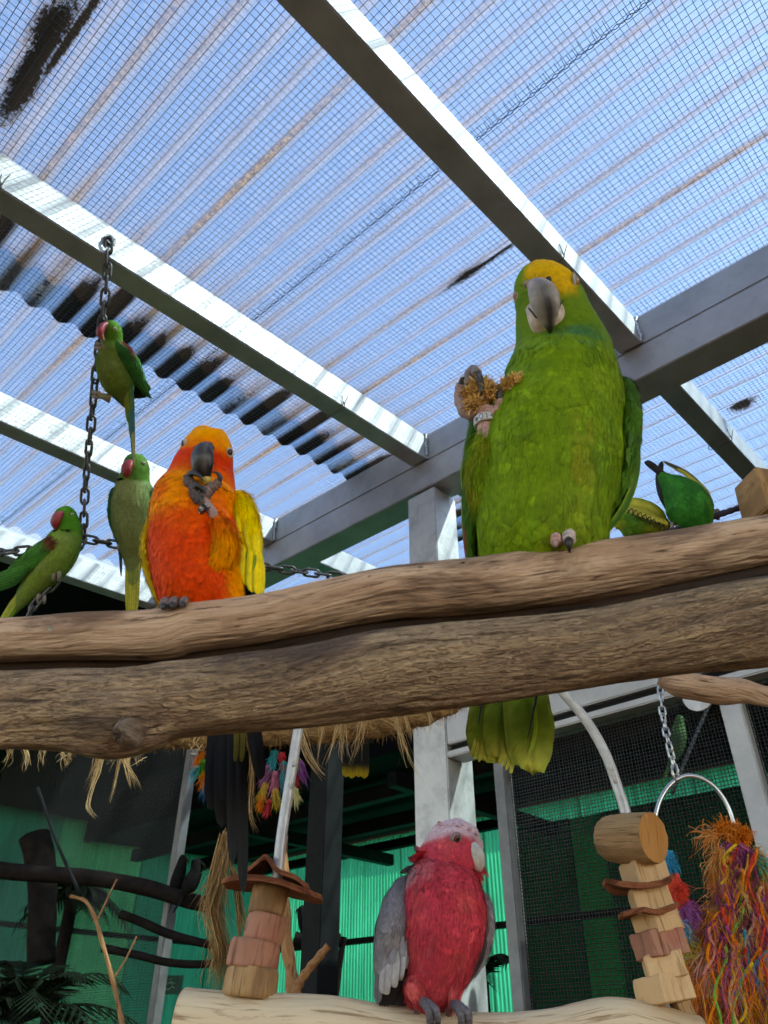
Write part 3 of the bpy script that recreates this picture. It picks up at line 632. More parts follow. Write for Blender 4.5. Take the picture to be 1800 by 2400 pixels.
# right stack: a short round log on top
def shortlog():
    s = dep(1965, YS)/F; a0 = PY(1420, 1968, YS+0.015); a1 = PY(1532, 1962, YS-0.035); ax = nrm(a1-a0); X = nrm(EZ-ax*(EZ@ax)); Yv = np.cross(ax, X); n, m = 44, 20; L = np.linalg.norm(a1-a0); V = []
    for i in range(m):
        q = i/(m-1); rr = 54*s*(0.80+0.20*min(1, (q*4+0.02)**0.5))*(1 if i < m-1 else 0.97)
        for j in range(n):
            a = 2*math.pi*j/n; d = 1+0.05*mnoise.noise(Vector((q*3, math.cos(a)*2, math.sin(a)*2)))+0.05*mnoise.noise(Vector((q*14, math.cos(a)*9, math.sin(a)*9)))
            V.append(a0+ax*L*q+rr*d*(math.cos(a)*X+math.sin(a)*Yv*1.02))
    V = np.array(V); o = obj('block', V, grid_faces(m, n, True)+[list(range(n))[::-1]], M['block_tan'], sw, uv=np.c_[np.repeat(np.linspace(0, L, m), n), np.tile(np.linspace(0, 0.2, n), m)])
    V2 = [a1+ax*0.0006]; k = 8
    for i in range(1, k+1):
        for j in range(n): V2.append(a1+ax*(0.0006-0.0004*(i == k))+(V[(m-1)*n+j]-a1)*(i/k)*0.995)
    Fc = [[0, 1+j, 1+(j+1) % n] for j in range(n)]+[[1+i*n+j, 1+i*n+(j+1) % n, 1+(i+1)*n+(j+1) % n, 1+(i+1)*n+j] for i in range(k-1) for j in range(n)]
    V2 = np.array(V2); obj('cut_end', V2, Fc, M['block_end'], o, smooth=False, uv=np.c_[(V2@X)*0.6+(V2@Yv)*0.5, (V2@Yv)*0.8])
shortlog()
chunk(1510, 2045, 84, 54, 78, 0.16, M['block_pale'], rot=0.25)
chunk(1523, 2108, 86, 54, 80, 0.16, M['block_pale'], rot=-0.15)
chunk(1540, 2162, 84, 46, 80, 0.16, M['block_pale'], rot=0.5)
chunk(1546, 2212, 102, 56, 84, 0.12, M['block_pink'], rot=0.35)
chunk(1556, 2264, 88, 52, 86, 0.14, M['block_pale'], rot=-0.2)
chunk(1556, 2318, 108, 58, 92, 0.12, M['block_pale'], rot=0.55)
bark([(1418, 2066), (1450, 2076), (1500, 2078), (1545, 2070), (1572, 2054)], 0.006, 'bark_slab', sw, YS-0.005, M['bark_piece'], 0.05)
bark([(1455, 2144), (1490, 2134), (1530, 2140), (1560, 2128), (1584, 2120)], 0.005, 'bark_slab', sw, YS-0.01, M['bark_piece'], 0.05)
chunk(1600, 2366, 40, 42, 36, 0.3, M['block_tan'], rot=0.3)
# ------------------------------------------------------------------ bird building
def hash2(a, b, k=0):
    x = np.sin(a*127.1+b*311.7+k*74.7)*43758.5453; return x-np.floor(x)
class Bird:
    def __init__(s, name, foot, label, cat, dprof, group=None):
        s.pys, s.ds = zip(*dprof)
        s.root = empty(name, foot, label, cat, group)
    def D(s, py): return float(np.interp(py, s.pys, s.ds))
    def q(s, px, py, f=0.0):                     # f: pixels towards the viewer from the bird's own middle
        d = s.D(py); return P(px, py, d*(1-f/F))
    def sc(s, py): return s.D(py)/F
def vnorm(V):
    du = np.gradient(V, axis=0); dv = (np.roll(V, -1, 1)-np.roll(V, 1, 1))*0.5
    nn = np.cross(du, dv); nn /= np.maximum(np.linalg.norm(nn, axis=2)[:, :, None], 1e-12)
    c = V.mean(1, keepdims=True); flip = np.sign(((V-c)*nn).sum(2).mean()); return nn*(flip if flip != 0 else 1)
def feathered(B, part, rows, colf, ns, slen, swid, m=70, n=48, beak=None, neck=None, parent=None, cell=0.008, lift=0.0006, stuff='plumage', mess=0.16, X=(1, 0, 0), back=0.3, clumpk=0.16, edge=0.18, wob=0.03, basek=0.9, vl=1.25, skeep=0.6, vk=0.085, vtip=0.14, vjit=0.07, sjit=0.05):
    """a continuous lofted surface (rows: px, py, forward px, half width px, depth ratio) clothed in fine feather vanes"""
    parent = parent or B.root
    R = []
    for px, py, f, w, r in rows:
        p = B.q(px, py, f); s = B.sc(py); R.append(np.r_[p, w*s, w*s*r])
    V, Fc, t, ph = loft(R, m, n, X=X)
    pyr = crom([(r[1], r[0]) for r in rows], m)
    cxy = V.mean(1)
    for i in range(m):                                          # soft unevenness of the plumage
        for j in range(n):
            d = V[i, j]-cxy[i]; V[i, j] += d*wob*(mnoise.noise(Vector(V[i, j]*38))+0.5*mnoise.noise(Vector(V[i, j]*90)))
    Nn = vnorm(V)
    lat = np.tile(np.cos(ph), (m, 1)); fr = np.tile(np.sin(ph), (m, 1)); pyg = np.tile(pyr[:, :1], (1, n)); pxg = np.tile(pyr[:, 1:2], (1, n))
    C = colf(pyg.ravel(), lat.ravel(), fr.ravel(), V.reshape(-1, 3))
    ob = obj(part, V.reshape(-1, 3), Fc, M['plumage'], parent, col=C*basek)
    if ns <= 0: return ob, V, Nn
    # area-weighted sampling
    ar = np.linalg.norm(np.cross(np.roll(V, -1, 0)-V, np.roll(V, -1, 1)-V), axis=2)[:-1] * np.where(fr[:-1] > -0.35, 1.0, back)
    pr = (ar/ar.sum()).ravel(); idx = RNG.choice(len(pr), ns, p=pr); ii, jj = idx//n, idx % n
    uu, vv = RNG.random(ns), RNG.random(ns); j2 = (jj+1) % n
    bl = lambda G: ((1-uu)*(1-vv))[:, None]*G[ii, jj]+(uu*(1-vv))[:, None]*G[ii+1, jj]+((1-uu)*vv)[:, None]*G[ii, j2]+(uu*vv)[:, None]*G[ii+1, j2]
    pos = bl(V); nn = bl(Nn); nn /= np.linalg.norm(nn, axis=1)[:, None]
    i_f = ii+uu; L = np.r_[0, np.cumsum(np.linalg.norm(np.diff(cxy, axis=0), axis=1))]
    arc = np.interp(i_f, np.arange(m), L); phv = 2*math.pi*(jj+vv)/n
    tt = t[ii]; rad = np.linalg.norm(pos-cxy[ii], axis=1)
    py = np.interp(i_f, np.arange(m), pyr[:, 0]); la = np.cos(phv); frv = np.sin(phv)
    flow = tt.copy()
    if beak is not None:
        bp = B.q(*beak); away = pos-bp; away -= nn*(away*nn).sum(1)[:, None]; away /= np.maximum(np.linalg.norm(away, axis=1)[:, None], 1e-9)
        wgt = 1-sstep(neck[0], neck[1], py)[:, None]; flow = flow*(1-wgt)+away*wgt
    flow -= nn*(flow*nn).sum(1)[:, None]; flow /= np.maximum(np.linalg.norm(flow, axis=1)[:, None], 1e-9)
    # staggered feather cells: neighbours in one feather share lie and tone
    row = np.floor(arc/cell+0.35*np.sin(phv*7)); colm = np.floor(phv*np.maximum(rad, 0.004)/(cell*0.8)+0.5*(row % 2))
    h1, h2, h3 = hash2(row, colm, 1), hash2(row, colm, 2), hash2(row, colm, 3)
    fr_in = arc/cell-np.floor(arc/cell)
    side = np.cross(nn, flow)
    ang = (h1-0.5)*mess*2.2+RNG.normal(size=ns)*mess*0.8
    fl = flow*np.cos(ang)[:, None]+side*np.sin(ang)[:, None]; side = np.cross(nn, fl)
    hw = (1-sstep(neck[0]-10, neck[1], py)) if neck is not None else np.zeros(ns)
    Ls = slen*(0.6+0.8*RNG.random(ns))*(1-0.55*hw); lf = lift*(0.4+1.6*RNG.random(ns)*(0.4+h2))*(1-0.6*hw)
    hs = np.linspace(0, 1, 4)
    paths = np.stack([pos-nn*0.0005+fl*(Ls*h)[:, None]+nn*((lf*(h**0.8)*1.7+0.0005*h)-(Ls*h)**2*(6+(0.45/np.maximum(rad, 0.004)-6)*hw))[:, None] for h in hs], 1)
    col = colf(py, la, frv, pos)
    nv_ = int(ns*vk); ns_keep = slice(0, int(ns*skeep))
    vanes(B, ob, pos[:nv_], nn[:nv_], flow[:nv_], col[:nv_], np.minimum(slen*vl*(1-0.55*hw[:nv_]), rad[:nv_]*0.9), vtip, vjit, lift, mess, rad[:nv_], hw[:nv_])
    col = col*(1+clumpk*(h3-0.5)*2+sjit*RNG.normal(size=ns))[:, None]*(1-edge*(fr_in > 0.78)+edge*0.4*(fr_in < 0.35))[:, None]
    kp = ns_keep; V2, F2, C2, N2 = ribbons(paths[kp], (swid*0.75*(0.7+0.6*RNG.random(ns)))[kp], side[kp], np.clip(col, 0.002, 1)[kp], (nn+0.10*RNG.normal(size=nn.shape))[kp])
    so = obj(stuff, V2, F2, M['plumage'], ob, col=C2, nor=N2); so['kind'] = 'stuff'
    return ob, V, Nn
def vanes(B, parent, pos, nn, flow, col, L, tipk, jit, lift, mess, rad, hw):
    """small overlapping body feathers, each a rounded cambered vane"""
    n = len(pos); ka, ku = 6, 5; hs = np.linspace(0, 1, ka); us = np.linspace(-1, 1, ku)
    ang = RNG.normal(size=n)*mess*0.6; sd = np.cross(nn, flow); fl = flow*np.cos(ang)[:, None]+sd*np.sin(ang)[:, None]; sd = np.cross(nn, fl)
    L = L*(0.75+0.5*RNG.random(n)); wd = L*0.40; up = (0.0007+0.0009*RNG.random(n))*np.clip(rad/0.03, 0.3, 1)*(1-0.6*hw); kc = 0.5/np.maximum(rad, 0.004); kl = 6.0*(1-hw)+kc*0.95*hw
    V = np.zeros((n, ka, ku, 3)); N = np.zeros_like(V); C = np.zeros_like(V); tone_ = 1+jit*RNG.normal(size=n)
    for i, h in enumerate(hs):
        wp = (0.45+0.55*min(1, h*2.2))*max(0.0, 1-h**4.5)**0.5
        for j, u in enumerate(us):
            back = 0.30*abs(u)**2*wd*h
            V[:, i, j] = pos+fl*(L*h-back)[:, None]+sd*(wd*wp*u)[:, None]+nn*(-0.0004+up*h*(1-0.35*u*u)-(L*h)**2*kl-(wd*wp*u)**2*kc)[:, None]
            N[:, i, j] = nn+fl*(0.16*(h-0.2))+sd*(0.16*u)
            C[:, i, j] = col*(tone_*(1-tipk*float(sstep(0.62, 1.0, max(h, abs(u)*0.9*h+0.1)))+0.5*tipk*(1-h)))[:, None]
    base = (np.arange(n)*ka*ku)[:, None]; cell = np.array([[i*ku+j, i*ku+ku+j, i*ku+ku+j+1, i*ku+j+1] for i in range(ka-1) for j in range(ku-1)])
    Fc = (base[:, :, None]+cell[None]).reshape(-1, 4); N = N.reshape(-1, 3); N /= np.linalg.norm(N, axis=1)[:, None]
    o = obj('body_feathers', V.reshape(-1, 3), Fc, M['plumage'], parent, col=np.clip(C.reshape(-1, 3), 0.002, 1), nor=N); o['kind'] = 'stuff'
    return o
def mixc(*a):
    """mixc(base, (mask, colour), ...)"""
    c = np.asarray(a[0], float); n = len(a[1][0]); C = np.tile(c, (n, 1))
    for mk, cc in a[1:]: C = C*(1-mk[:, None])+np.asarray(cc)*mk[:, None]
    return C
def blade(name, B, pts, w, col, parent, nv=None, tip=None, edge=None, shaft=0.7, camber=0.12, n=18, sharp=2.6, root=0.55, fray=0.0, twist=0.0, uvk=1.0):
    """one flight or tail feather: pts (px, py, forward px), widest w px"""
    c = crom([B.q(*p) if len(p) == 3 else B.q(p[0], p[1], 0) for p in pts], n); s = B.sc(pts[len(pts)//2][1]); t = frames(c)
    nv = nrm(TW if nv is None else nv); k = 9; V = []; C = []; UV = []; col = np.asarray(col, float)
    for i in range(n):
        h = i/(n-1); ww = w*0.5*s*(root+(1-root)*min(1, h*3.2)**0.8)*max(0.0, 1-h**(sharp*2.2))**0.5
        nn = nrm(nv-t[i]*(nv@t[i])); sd = np.cross(t[i], nn)
        if twist: a_ = twist*h; nn, sd = nn*math.cos(a_)+sd*math.sin(a_), sd*math.cos(a_)-nn*math.sin(a_)
        for j in range(k):
            u = 2*j/(k-1)-1; back = 0.28*ww*abs(u)**1.5
            p = c[i]+sd*u*ww+nn*camber*ww*(1-u*u)+t[i]*back*(0.4+0.6*h)
            if fray and h > 0.9: p = p+t[i]*s*fray*(RNG.random()-0.3)
            V.append(p); UV.append((u, h*uvk))
            cc = col
            if tip is not None: cc = lerp(cc, np.asarray(tip), float(sstep(0.72, 0.97, h)))
            if edge is not None: cc = lerp(cc, np.asarray(edge), float(sstep(0.55, 1.0, abs(u))))
            if abs(u) < 0.02: cc = cc*shaft
            C.append(cc*(1+0.05*RNG.normal()))
    return obj(name, V, grid_faces(n, k, False), M['feather'], parent, col=np.array(C), uv=UV)
def surf(B, V, px, py, out=0.0):
    """where the line of sight at a pixel meets the bird's own surface V, and the surface normal there"""
    N = vnorm(V).reshape(-1, 3); W = V.reshape(-1, 3)-CAM; dd = -(W@TW); x = 900+F*(W@RT)/dd; y = 1200-F*(W@UPC)/dd
    r2 = (x-px)**2+(y-py)**2; front = (N@TW) > 0.05
    cost = r2+np.where(front, 0, 1e5)+(dd-dd.min())*200; k = int(np.argmin(cost)); return W[k]+CAM+N[k]*out, N[k]
class Head:
    """head frame: x to its left in the picture's right, y up, f the way the bill points"""
    def __init__(s, O, sc, yaw=0.0, pitch=0.0, roll=0.0):
        x, y, f = RT.copy(), UPC.copy(), TW.copy()
        def rot(a, b, ang): return a*math.cos(ang)+b*math.sin(ang), b*math.cos(ang)-a*math.sin(ang)
        f, x = rot(f, x, yaw); y, f = rot(y, f, pitch); x, y = rot(x, y, roll)
        s.O, s.s, s.x, s.y, s.f = O, sc, x, y, f
    def p(s, x, y, f): return s.O+s.s*(x*s.x+y*s.y+f*s.f)
def bill(B, H, name, path, colf, parent, n=22, m=26, hook=True):
    """path rows: x, y, f, half width, front thickness, back thickness (px)"""
    R = crom(path, m); V = []; C = []
    c = np.array([H.p(*r[:3]) for r in R]); t = frames(c)
    for i in range(m):
        x = nrm(H.x-t[i]*(H.x@t[i])); fo = np.cross(x, t[i]); 
        if fo@H.f < 0 and i < m*0.6: fo = -fo
        if i and fo@pf < 0: fo = -fo
        pf = fo
        for j in range(n):
            a = 2*math.pi*j/n; w, df, db = [max(q, 0.05)*H.s for q in R[i, 3:6]]
            sx, sf = math.cos(a), math.sin(a)
            V.append(c[i]+x*w*np.sign(sx)*abs(sx)**1.0+fo*(df if sf > 0 else db)*sf); C.append(colf(i/(m-1), sx, sf))
    return obj(name, V, grid_faces(m, n, True)+[list(range(n)), list(range((m-1)*n, m*n))], M['horn'], parent, col=np.array(C))
def eye(B, pos, axis, r, iris, parent, ring=None, ringw=1.5, ringc=(0.6, 0.58, 0.55), pupil=0.5, up=None):
    axis = nrm(axis); up = nrm(UPC-axis*(UPC@axis)) if up is None else nrm(up-axis*(up@axis)); sd = np.cross(up, axis)
    e = obj('eye', *ellipsoid(pos, sd*r, up*r, axis*r*0.8, 28, 20), M['eye'], parent, col=None)
    v = np.array([q.co[:] for q in e.data.vertices])+ORG[e.name]-pos; ca = (v@axis)/(r*0.8)
    rad = np.hypot(v@sd, v@up)/r
    C = np.where((rad < pupil)[:, None], np.array([0.004, 0.004, 0.005]), np.where((rad < 0.84)[:, None], np.array(iris), np.array([0.02, 0.015, 0.012])))
    c4 = np.ones((len(C), 4)); c4[:, :3] = C
    at = e.data.color_attributes.new('Col', 'FLOAT_COLOR', 'POINT'); at.data.foreach_set('color', c4.ravel())
    if ring:
        a = np.linspace(0, 2*math.pi, 29); c = [pos+axis*r*0.20+(sd*math.cos(q)*r*1.02+up*math.sin(q)*r*0.94)*1.08 for q in a]
        V, Fc = tube(c, [ring*(1+0.15*math.sin(7*q)) for q in a], 8, cap=False)
        obj('eye_ring', V, Fc, M['skin'], e, col=np.tile(ringc, (len(V), 1)))
        V, Fc = ellipsoid(pos-axis*r*0.25, sd*r*ringw*1.15, up*r*ringw, axis*r*0.42, 20, 10)
        obj('bare_skin', V, Fc, M['skin'], e, col=np.tile(np.asarray(ringc)*0.92, (len(V), 1)))
    return e
def toe(B, pts, r0, r1, col, claw, parent, ccol=(0.03, 0.028, 0.027), nm='toe'):
    """scaled toe along pts (world), claw: further points ending in the tip"""
    c = crom(pts, 22); rr = np.linspace(r0, r1, 22)
    V, Fc = tube(c, rr, 14, bump=lambda i, a: 0.10*math.cos(i*1.9)*np.ones_like(a)+0.04*np.cos(a*5+i))
    base = np.asarray(col); C = np.tile(base, (len(V), 1))*(1+0.10*np.cos(np.repeat(np.arange(22), 14)*1.9))[:, None]
    o = obj(nm, V, Fc, M['skin'], parent, col=np.clip(C, 0, 1))
    if claw is not None:
        c = crom([pts[-1]+(np.asarray(pts[-2])-pts[-1])*0.12]+list(claw), 14); V, Fc = tube(c, r1*0.85*(1-np.linspace(0, 1, 14)**1.5)+0.0001, 10, flat=0.8)
        obj('claw', V, Fc, M['horn'], o, col=np.tile(ccol, (len(V), 1)))
    return o
def ringband(B, c, axis, r, h, th, m, parent, digits, dm, seg=(-0.9, 0.9), front=None, italic=0.0, size=0.62):
    """open-ended metal leg band with engraved characters round its front"""
    axis = nrm(axis); fr = nrm(front-axis*(front@axis)); sd = np.cross(axis, fr); V = []; n = 40; Fc = []
    prof = [(r, -h/2), (r+th*0.7, -h/2), (r+th, -h/2+th*0.4), (r+th, h/2-th*0.4), (r+th*0.7, h/2), (r, h/2)]
    for j in range(n):
        a = 2*math.pi*j/n
        for q, z in prof: V.append(c+q*(math.cos(a)*fr+math.sin(a)*sd)+axis*z)
    k = len(prof)
    for j in range(n):
        j2 = (j+1) % n
        for i in range(k): Fc.append([j*k+i, j2*k+i, j2*k+(i+1) % k, j*k+(i+1) % k])
    o = obj('leg_band', V, Fc, m, parent, smooth=False)
    nd = len(digits); sp = (seg[1]-seg[0])/max(1, nd-1)
    for i, ch in enumerate(digits):
        a = seg[0]+sp*i; rot = 0.0
        strokes = SEG.get(ch, [])
        mb = MB(); u = fr*math.cos(a)+sd*math.sin(a); tg = -fr*math.sin(a)+sd*math.cos(a)
        for (x0, y0), (x1, y1) in strokes:
            pp = []
            for q in np.linspace(0, 1, 5):
                x = (lerp(x0, x1, q)-0.5)*h*size*0.62; y = (lerp(y0, y1, q)-0.5)*h*size
                aa = a+x/(r+th); pp.append(c+(r+th+th*0.12)*(fr*math.cos(aa)+sd*math.sin(aa))+axis*y)
            mb.add(*tube(pp, h*0.045, 6))
        if strokes: mb.build('stamped_character', dm, o)
    return o
SEG = {'0': [((0, .2), (0, .8)), ((0, .8), (.3, 1)), ((.3, 1), (.7, 1)), ((.7, 1), (1, .8)), ((1, .8), (1, .2)), ((1, .2), (.7, 0)), ((.7, 0), (.3, 0)), ((.3, 0), (0, .2))],
       '1': [((.5, 0), (.5, 1)), ((.5, 1), (.25, .8))],
       '4': [((.75, 0), (.75, 1)), ((.75, 1), (0, .35)), ((0, .35), (1, .35))],
       '8': [((.5, .52), (.1, .65)), ((.1, .65), (.1, .88)), ((.1, .88), (.5, 1)), ((.5, 1), (.9, .88)), ((.9, .88), (.9, .65)), ((.9, .65), (.5, .52)), ((.5, .52), (0, .35)), ((0, .35), (0, .12)), ((0, .12), (.5, 0)), ((.5, 0), (1, .12)), ((1, .12), (1, .35)), ((1, .35), (.5, .52))],
       '5': [((.95, 1), (.1, 1)), ((.1, 1), (.05, .55)), ((.05, .55), (.6, .6)), ((.6, .6), (1, .4)), ((1, .4), (.95, .12)), ((.95, .12), (.5, 0)), ((.5, 0), (0, .1))],
       'G': [((1, .8), (.7, 1)), ((.7, 1), (.3, 1)), ((.3, 1), (0, .75)), ((0, .75), (0, .25)), ((0, .25), (.3, 0)), ((.3, 0), (.75, 0)), ((.75, 0), (1, .25)), ((1, .25), (1, .48)), ((1, .48), (.55, .48))],
       'e': [((0, .3), (1, .3)), ((1, .3), (.8, .7)), ((.8, .7), (.2, .7)), ((.2, .7), (0, .3)), ((0, .3), (.3, 0)), ((.3, 0), (.9, .08))]}
def fuzz(name, centre, axes, n, length, width, colf, parent, k=5, droop=0.0, curl=0.5, mat='fibre', dirf=None, stuff=True):
    """a frayed tuft: n curly fibres starting in an ellipsoid"""
    centre = np.asarray(centre, float); ax = np.asarray(axes, float)
    u = RNG.normal(size=(n, 3)); u /= np.linalg.norm(u, axis=1)[:, None]; p0 = centre+(u*(RNG.random(n)**0.4)[:, None])@ax
    d = u@(ax/np.linalg.norm(ax, axis=1)[:, None]); d = d if dirf is None else dirf(p0, d); d /= np.maximum(np.linalg.norm(d, axis=1)[:, None], 1e-9)
    L = length*(0.4+0.9*RNG.random(n)); w1 = RNG.normal(size=(n, 3)); w2 = RNG.normal(size=(n, 3)); hs = np.linspace(0, 1, k)
    paths = np.stack([p0+d*(L*h)[:, None]+(w1*math.sin(h*2.6)+w2*math.sin(h*5.1)*0.5)*(L*curl*0.22)[:, None]+np.array([0, 0, -1])*(droop*(L*h)**2/length)[:, None] for h in hs], 1)
    sd = np.cross(d, RNG.normal(size=(n, 3))); sd /= np.linalg.norm(sd, axis=1)[:, None]
    V, Fc, C, _ = ribbons(paths, width*(0.6+0.8*RNG.random(n)), sd, colf(n))
    o = obj(name, V, Fc, M[mat], parent, col=C, smooth=True)
    if stuff: o['kind'] = 'stuff'
    return o
def tone(c, var=0.15, c2=None):
    c = np.asarray(c, float)
    def f(n):
        k = RNG.random(n)[:, None]; b = np.tile(c, (n, 1)) if c2 is None else c*(1-k)+np.asarray(c2)*k
        return np.clip(b*(1+var*RNG.normal(size=n))[:, None], 0.003, 1)
    return f
# ------------------------------------------------------------------ the big green parrot
A = Bird('parrot', PY(1322, 1275, Y1), 'large green parrot with a yellow forehead, holding a frayed chew in its raised foot', 'parrot',
         [(560, 0.628), (700, 0.628), (790, 0.625), (850, 0.620), (1000, 0.594), (1100, 0.572), (1270, 0.540), (1400, 0.545), (1480, 0.556), (1620, 0.524), (1820, 0.492)])
gA = srgb(112, 146, 24); gD = srgb(72, 116, 24); gB = srgb(40, 112, 80); gY = srgb(150, 152, 38); yel = srgb(226, 176, 24); gL = srgb(130, 162, 30)
def colA(py, la, fr, pos):
    nn = np.array([mnoise.noise(Vector(p*42)) for p in pos])*0.5+0.5; n2 = np.array([mnoise.noise(Vector((p[0]*160, p[1]*160, p[2]*34))) for p in pos])*0.5+0.5
    x = la
    fore = (1-sstep(690, 716, py+40*np.abs(x+0.08)+4))*sstep(-0.35, 0.05, fr)*(1-sstep(0.55, 0.82, x))*(1-sstep(0.74, 0.92, -x))
    lore = (1-sstep(700, 735, py))*sstep(0.2, 0.5, fr)*(1-sstep(0.42, 0.66, np.abs(x-0.05)))
    bib = sstep(800, 822, py)*(1-sstep(836, 868, py))*sstep(0.0, 0.6, fr)*np.exp(-((x-0.12)/0.55)**2)
    head = (1-sstep(790, 830, py))
    yb = sstep(1020, 1080, py)*(1-sstep(1180, 1260, py))*np.exp(-((x-0.38)/0.16)**2)*fr.clip(0, 1)*sstep(0.4, 0.65, n2)
    dk = sstep(0.52, 0.72, nn)*0.45
    return mixc(gA, (dk, gD), (sstep(0.55, 0.8, n2)*0.35*(py > 860), gL), (head*0.35, gD), (bib*0.85, gB), (yb*0.8, gY), (sstep(1180, 1300, py)*0.35*(x > -0.2), gY), (np.clip(fore+lore, 0, 1), yel))
rows = [(1287, 619, 0, 6, 1), (1286, 627, 0, 34, 0.95), (1283, 640, 2, 57, 0.95), (1281, 660, 4, 71, 0.98), (1283, 688, 6, 77, 1.0), (1293, 725, 6, 85, 0.98), (1306, 775, 4, 98, 0.95),
        (1314, 815, 4, 111, 0.92), (1318, 855, 8, 123, 0.90), (1319, 905, 14, 135, 0.88), (1309, 955, 20, 146, 0.88), (1291, 1010, 24, 161, 0.88), (1283, 1090, 26, 166, 0.86), (1274, 1180, 22, 156, 0.84), (1268, 1270, 8, 148, 0.78), (1248, 1370, -10, 122, 0.66), (1222, 1470, -10, 98, 0.5), (1205, 1560, 0, 70, 0.3)]
bodyA, VA, NA = feathered(A, 'body', rows, colA, 28000, 0.0105, 0.0011, m=96, n=60, beak=(1268, 690, 70), neck=(770, 850), cell=0.0115, clumpk=0.10, edge=0.12, mess=0.17, wob=0.03, vtip=0.34, vjit=0.12, vk=0.10, vl=1.6, skeep=0.38)
HA = Head(A.q(1262, 668, 106), A.sc(690), yaw=0.0, roll=0.22)
horn, hdark, hpink = np.array(srgb(152, 145, 140)), np.array(srgb(34, 34, 38)), np.array(srgb(176, 150, 136))
def cu(h, sx, sf):
    c = lerp(hpink, horn, float(sstep(0.0, 0.35, h))); k = math.exp(-((sx-0.05)/0.44)**2)*(sf > -0.2)*float(sstep(0.18, 0.55, h))
    c = lerp(c, np.array(srgb(92, 92, 98)), math.exp(-((sx+0.1)/0.35)**2)*0.7*(sf > 0)); return lerp(lerp(c, hdark, min(1, k)), hdark, float(sstep(0.72, 0.86, h)))
bill(A, HA, 'upper_bill', [(0, 12, -40, 17, 13, 18), (0, 3, -6, 23, 15, 20), (0, -18, 18, 31, 18, 24), (0, -42, 27, 33, 18, 24), (0, -66, 26, 27, 15, 20), (0, -84, 21, 18, 11, 12), (0, -100, 14, 9, 7, 7), (0, -110, 8, 3, 3, 3)], cu, A.root)
def clw(h, sx, sf):
    return lerp(np.array(srgb(196, 178, 160)), np.array(srgb(150, 118, 100)), float(sstep(0.55, 1.0, h))) * (1-0.25*(h < 0.12))
HL = Head(A.q(1280, 742, 76), A.sc(740), yaw=0.0, roll=0.16)
bill(A, HL, 'lower_bill', [(0, 26, -14, 40, 24, 10), (0, 10, 2, 43, 28, 14), (0, -8, 6, 43, 30, 16), (0, -24, 2, 38, 26, 16), (0, -36, -8, 27, 18, 14), (0, -43, -20, 10, 8, 8)], clw, A.root)
for pts in ([(1239, 722, 100), (1248, 733, 108), (1257, 744, 112), (1262, 738, 114)], [(1320, 704, 100), (1313, 714, 108), (1307, 727, 112), (1300, 728, 114)]):
    V, Fc = tube(crom([A.q(*p) for p in pts], 10), 0.0007, 6); obj('gape', V, Fc, M['horn'], A.root, col=np.tile(hdark*0.6, (len(V), 1)))
# cere with nostrils
V, Fc = ellipsoid(A.q(1263, 667, 80), RT*36*A.sc(670), UPC*13*A.sc(670)-RT*3*A.sc(670), TW*12*A.sc(670), 22, 12); cere = obj('cere', V, Fc, M['skin'], A.root, col=np.tile(srgb(150, 128, 112), (len(V), 1)))
for px, py in ((1243, 668), (1286, 655)):
    V, Fc = ellipsoid(A.q(px, py, 91), RT*6.6*A.sc(670), UPC*8*A.sc(670), TW*3.4*A.sc(670), 14, 8); obj('nostril', V, Fc, M['horn'], cere, col=np.tile((0.006, 0.005, 0.005), (len(V), 1)))
fuzz('bristles', A.q(1266, 672, 76), np.array([RT*42, UPC*22, TW*8])*A.sc(670), 260, 0.006, 0.00022, tone(srgb(96, 80, 60), 0.3, srgb(190, 160, 70)), cere, k=3)
eye(A, surf(A, VA, 1350, 659, -0.0004)[0], 0.93*RT+0.40*TW+0.06*UPC, 10.5*A.sc(660), srgb(196, 120, 30), A.root, ring=1.9*A.sc(660), ringw=1.9, ringc=srgb(186, 184, 178), pupil=0.52)
eye(A, surf(A, VA, 1208, 698, -0.0012)[0], -0.97*RT+0.22*TW+0.05*UPC, 10.5*A.sc(690), srgb(196, 120, 30), A.root, ring=1.9*A.sc(690), ringw=1.8, ringc=srgb(186, 184, 178), pupil=0.52)
# right-hand wing (its left), folded
gW = srgb(72, 120, 36); gWd = srgb(38, 76, 36); nW = 0.75*RT+0.65*TW
def colW(py, la, fr, pos):
    nn = np.array([mnoise.noise(Vector(p*70)) for p in pos])*0.5+0.5
    return mixc(gW, (sstep(0.4, 0.7, nn)*0.6, gWd), (sstep(0.3, 0.9, la)*0.4, gL))
w1, _, _ = feathered(A, 'wing', [(1446, 884, -20, 8, 1), (1464, 915, -10, 24, 1.2), (1472, 985, -4, 29, 1.7), (1470, 1075, -10, 25, 1.9), (1450, 1150, -20, 18, 2.0), (1415, 1225, -30, 9, 1.5)], colW, 3200, 0.012, 0.0013, m=40, n=28, cell=0.011, clumpk=0.2, edge=0.3, parent=A.root, stuff='coverts')
for i in range(7):
    h = i/6; blade('flight_feather', A, [(1486-4*i, 960+12*i, 8-5*i), (1496-3*i, 1080+6*i, 4-8*i), (1468-4*i, 1180+4*i, -8*i), (1408-6*i, 1262+5*i, -14-6*i)], 34-2*i, lerp(np.array(gW), np.array(gWd), h), w1, nv=nW, edge=lerp(np.array(gL), np.array(gWd), h), sharp=1.8)
for i in range(3): blade('flight_feather', A, [(1452-5*i, 985, -34), (1446-5*i, 1090, -40), (1425-8*i, 1180, -44), (1380-10*i, 1268, -40)], 34, np.array(srgb(26, 34, 28)), w1, nv=nW)  # dark underwing blades, also painting the shade between wing and body
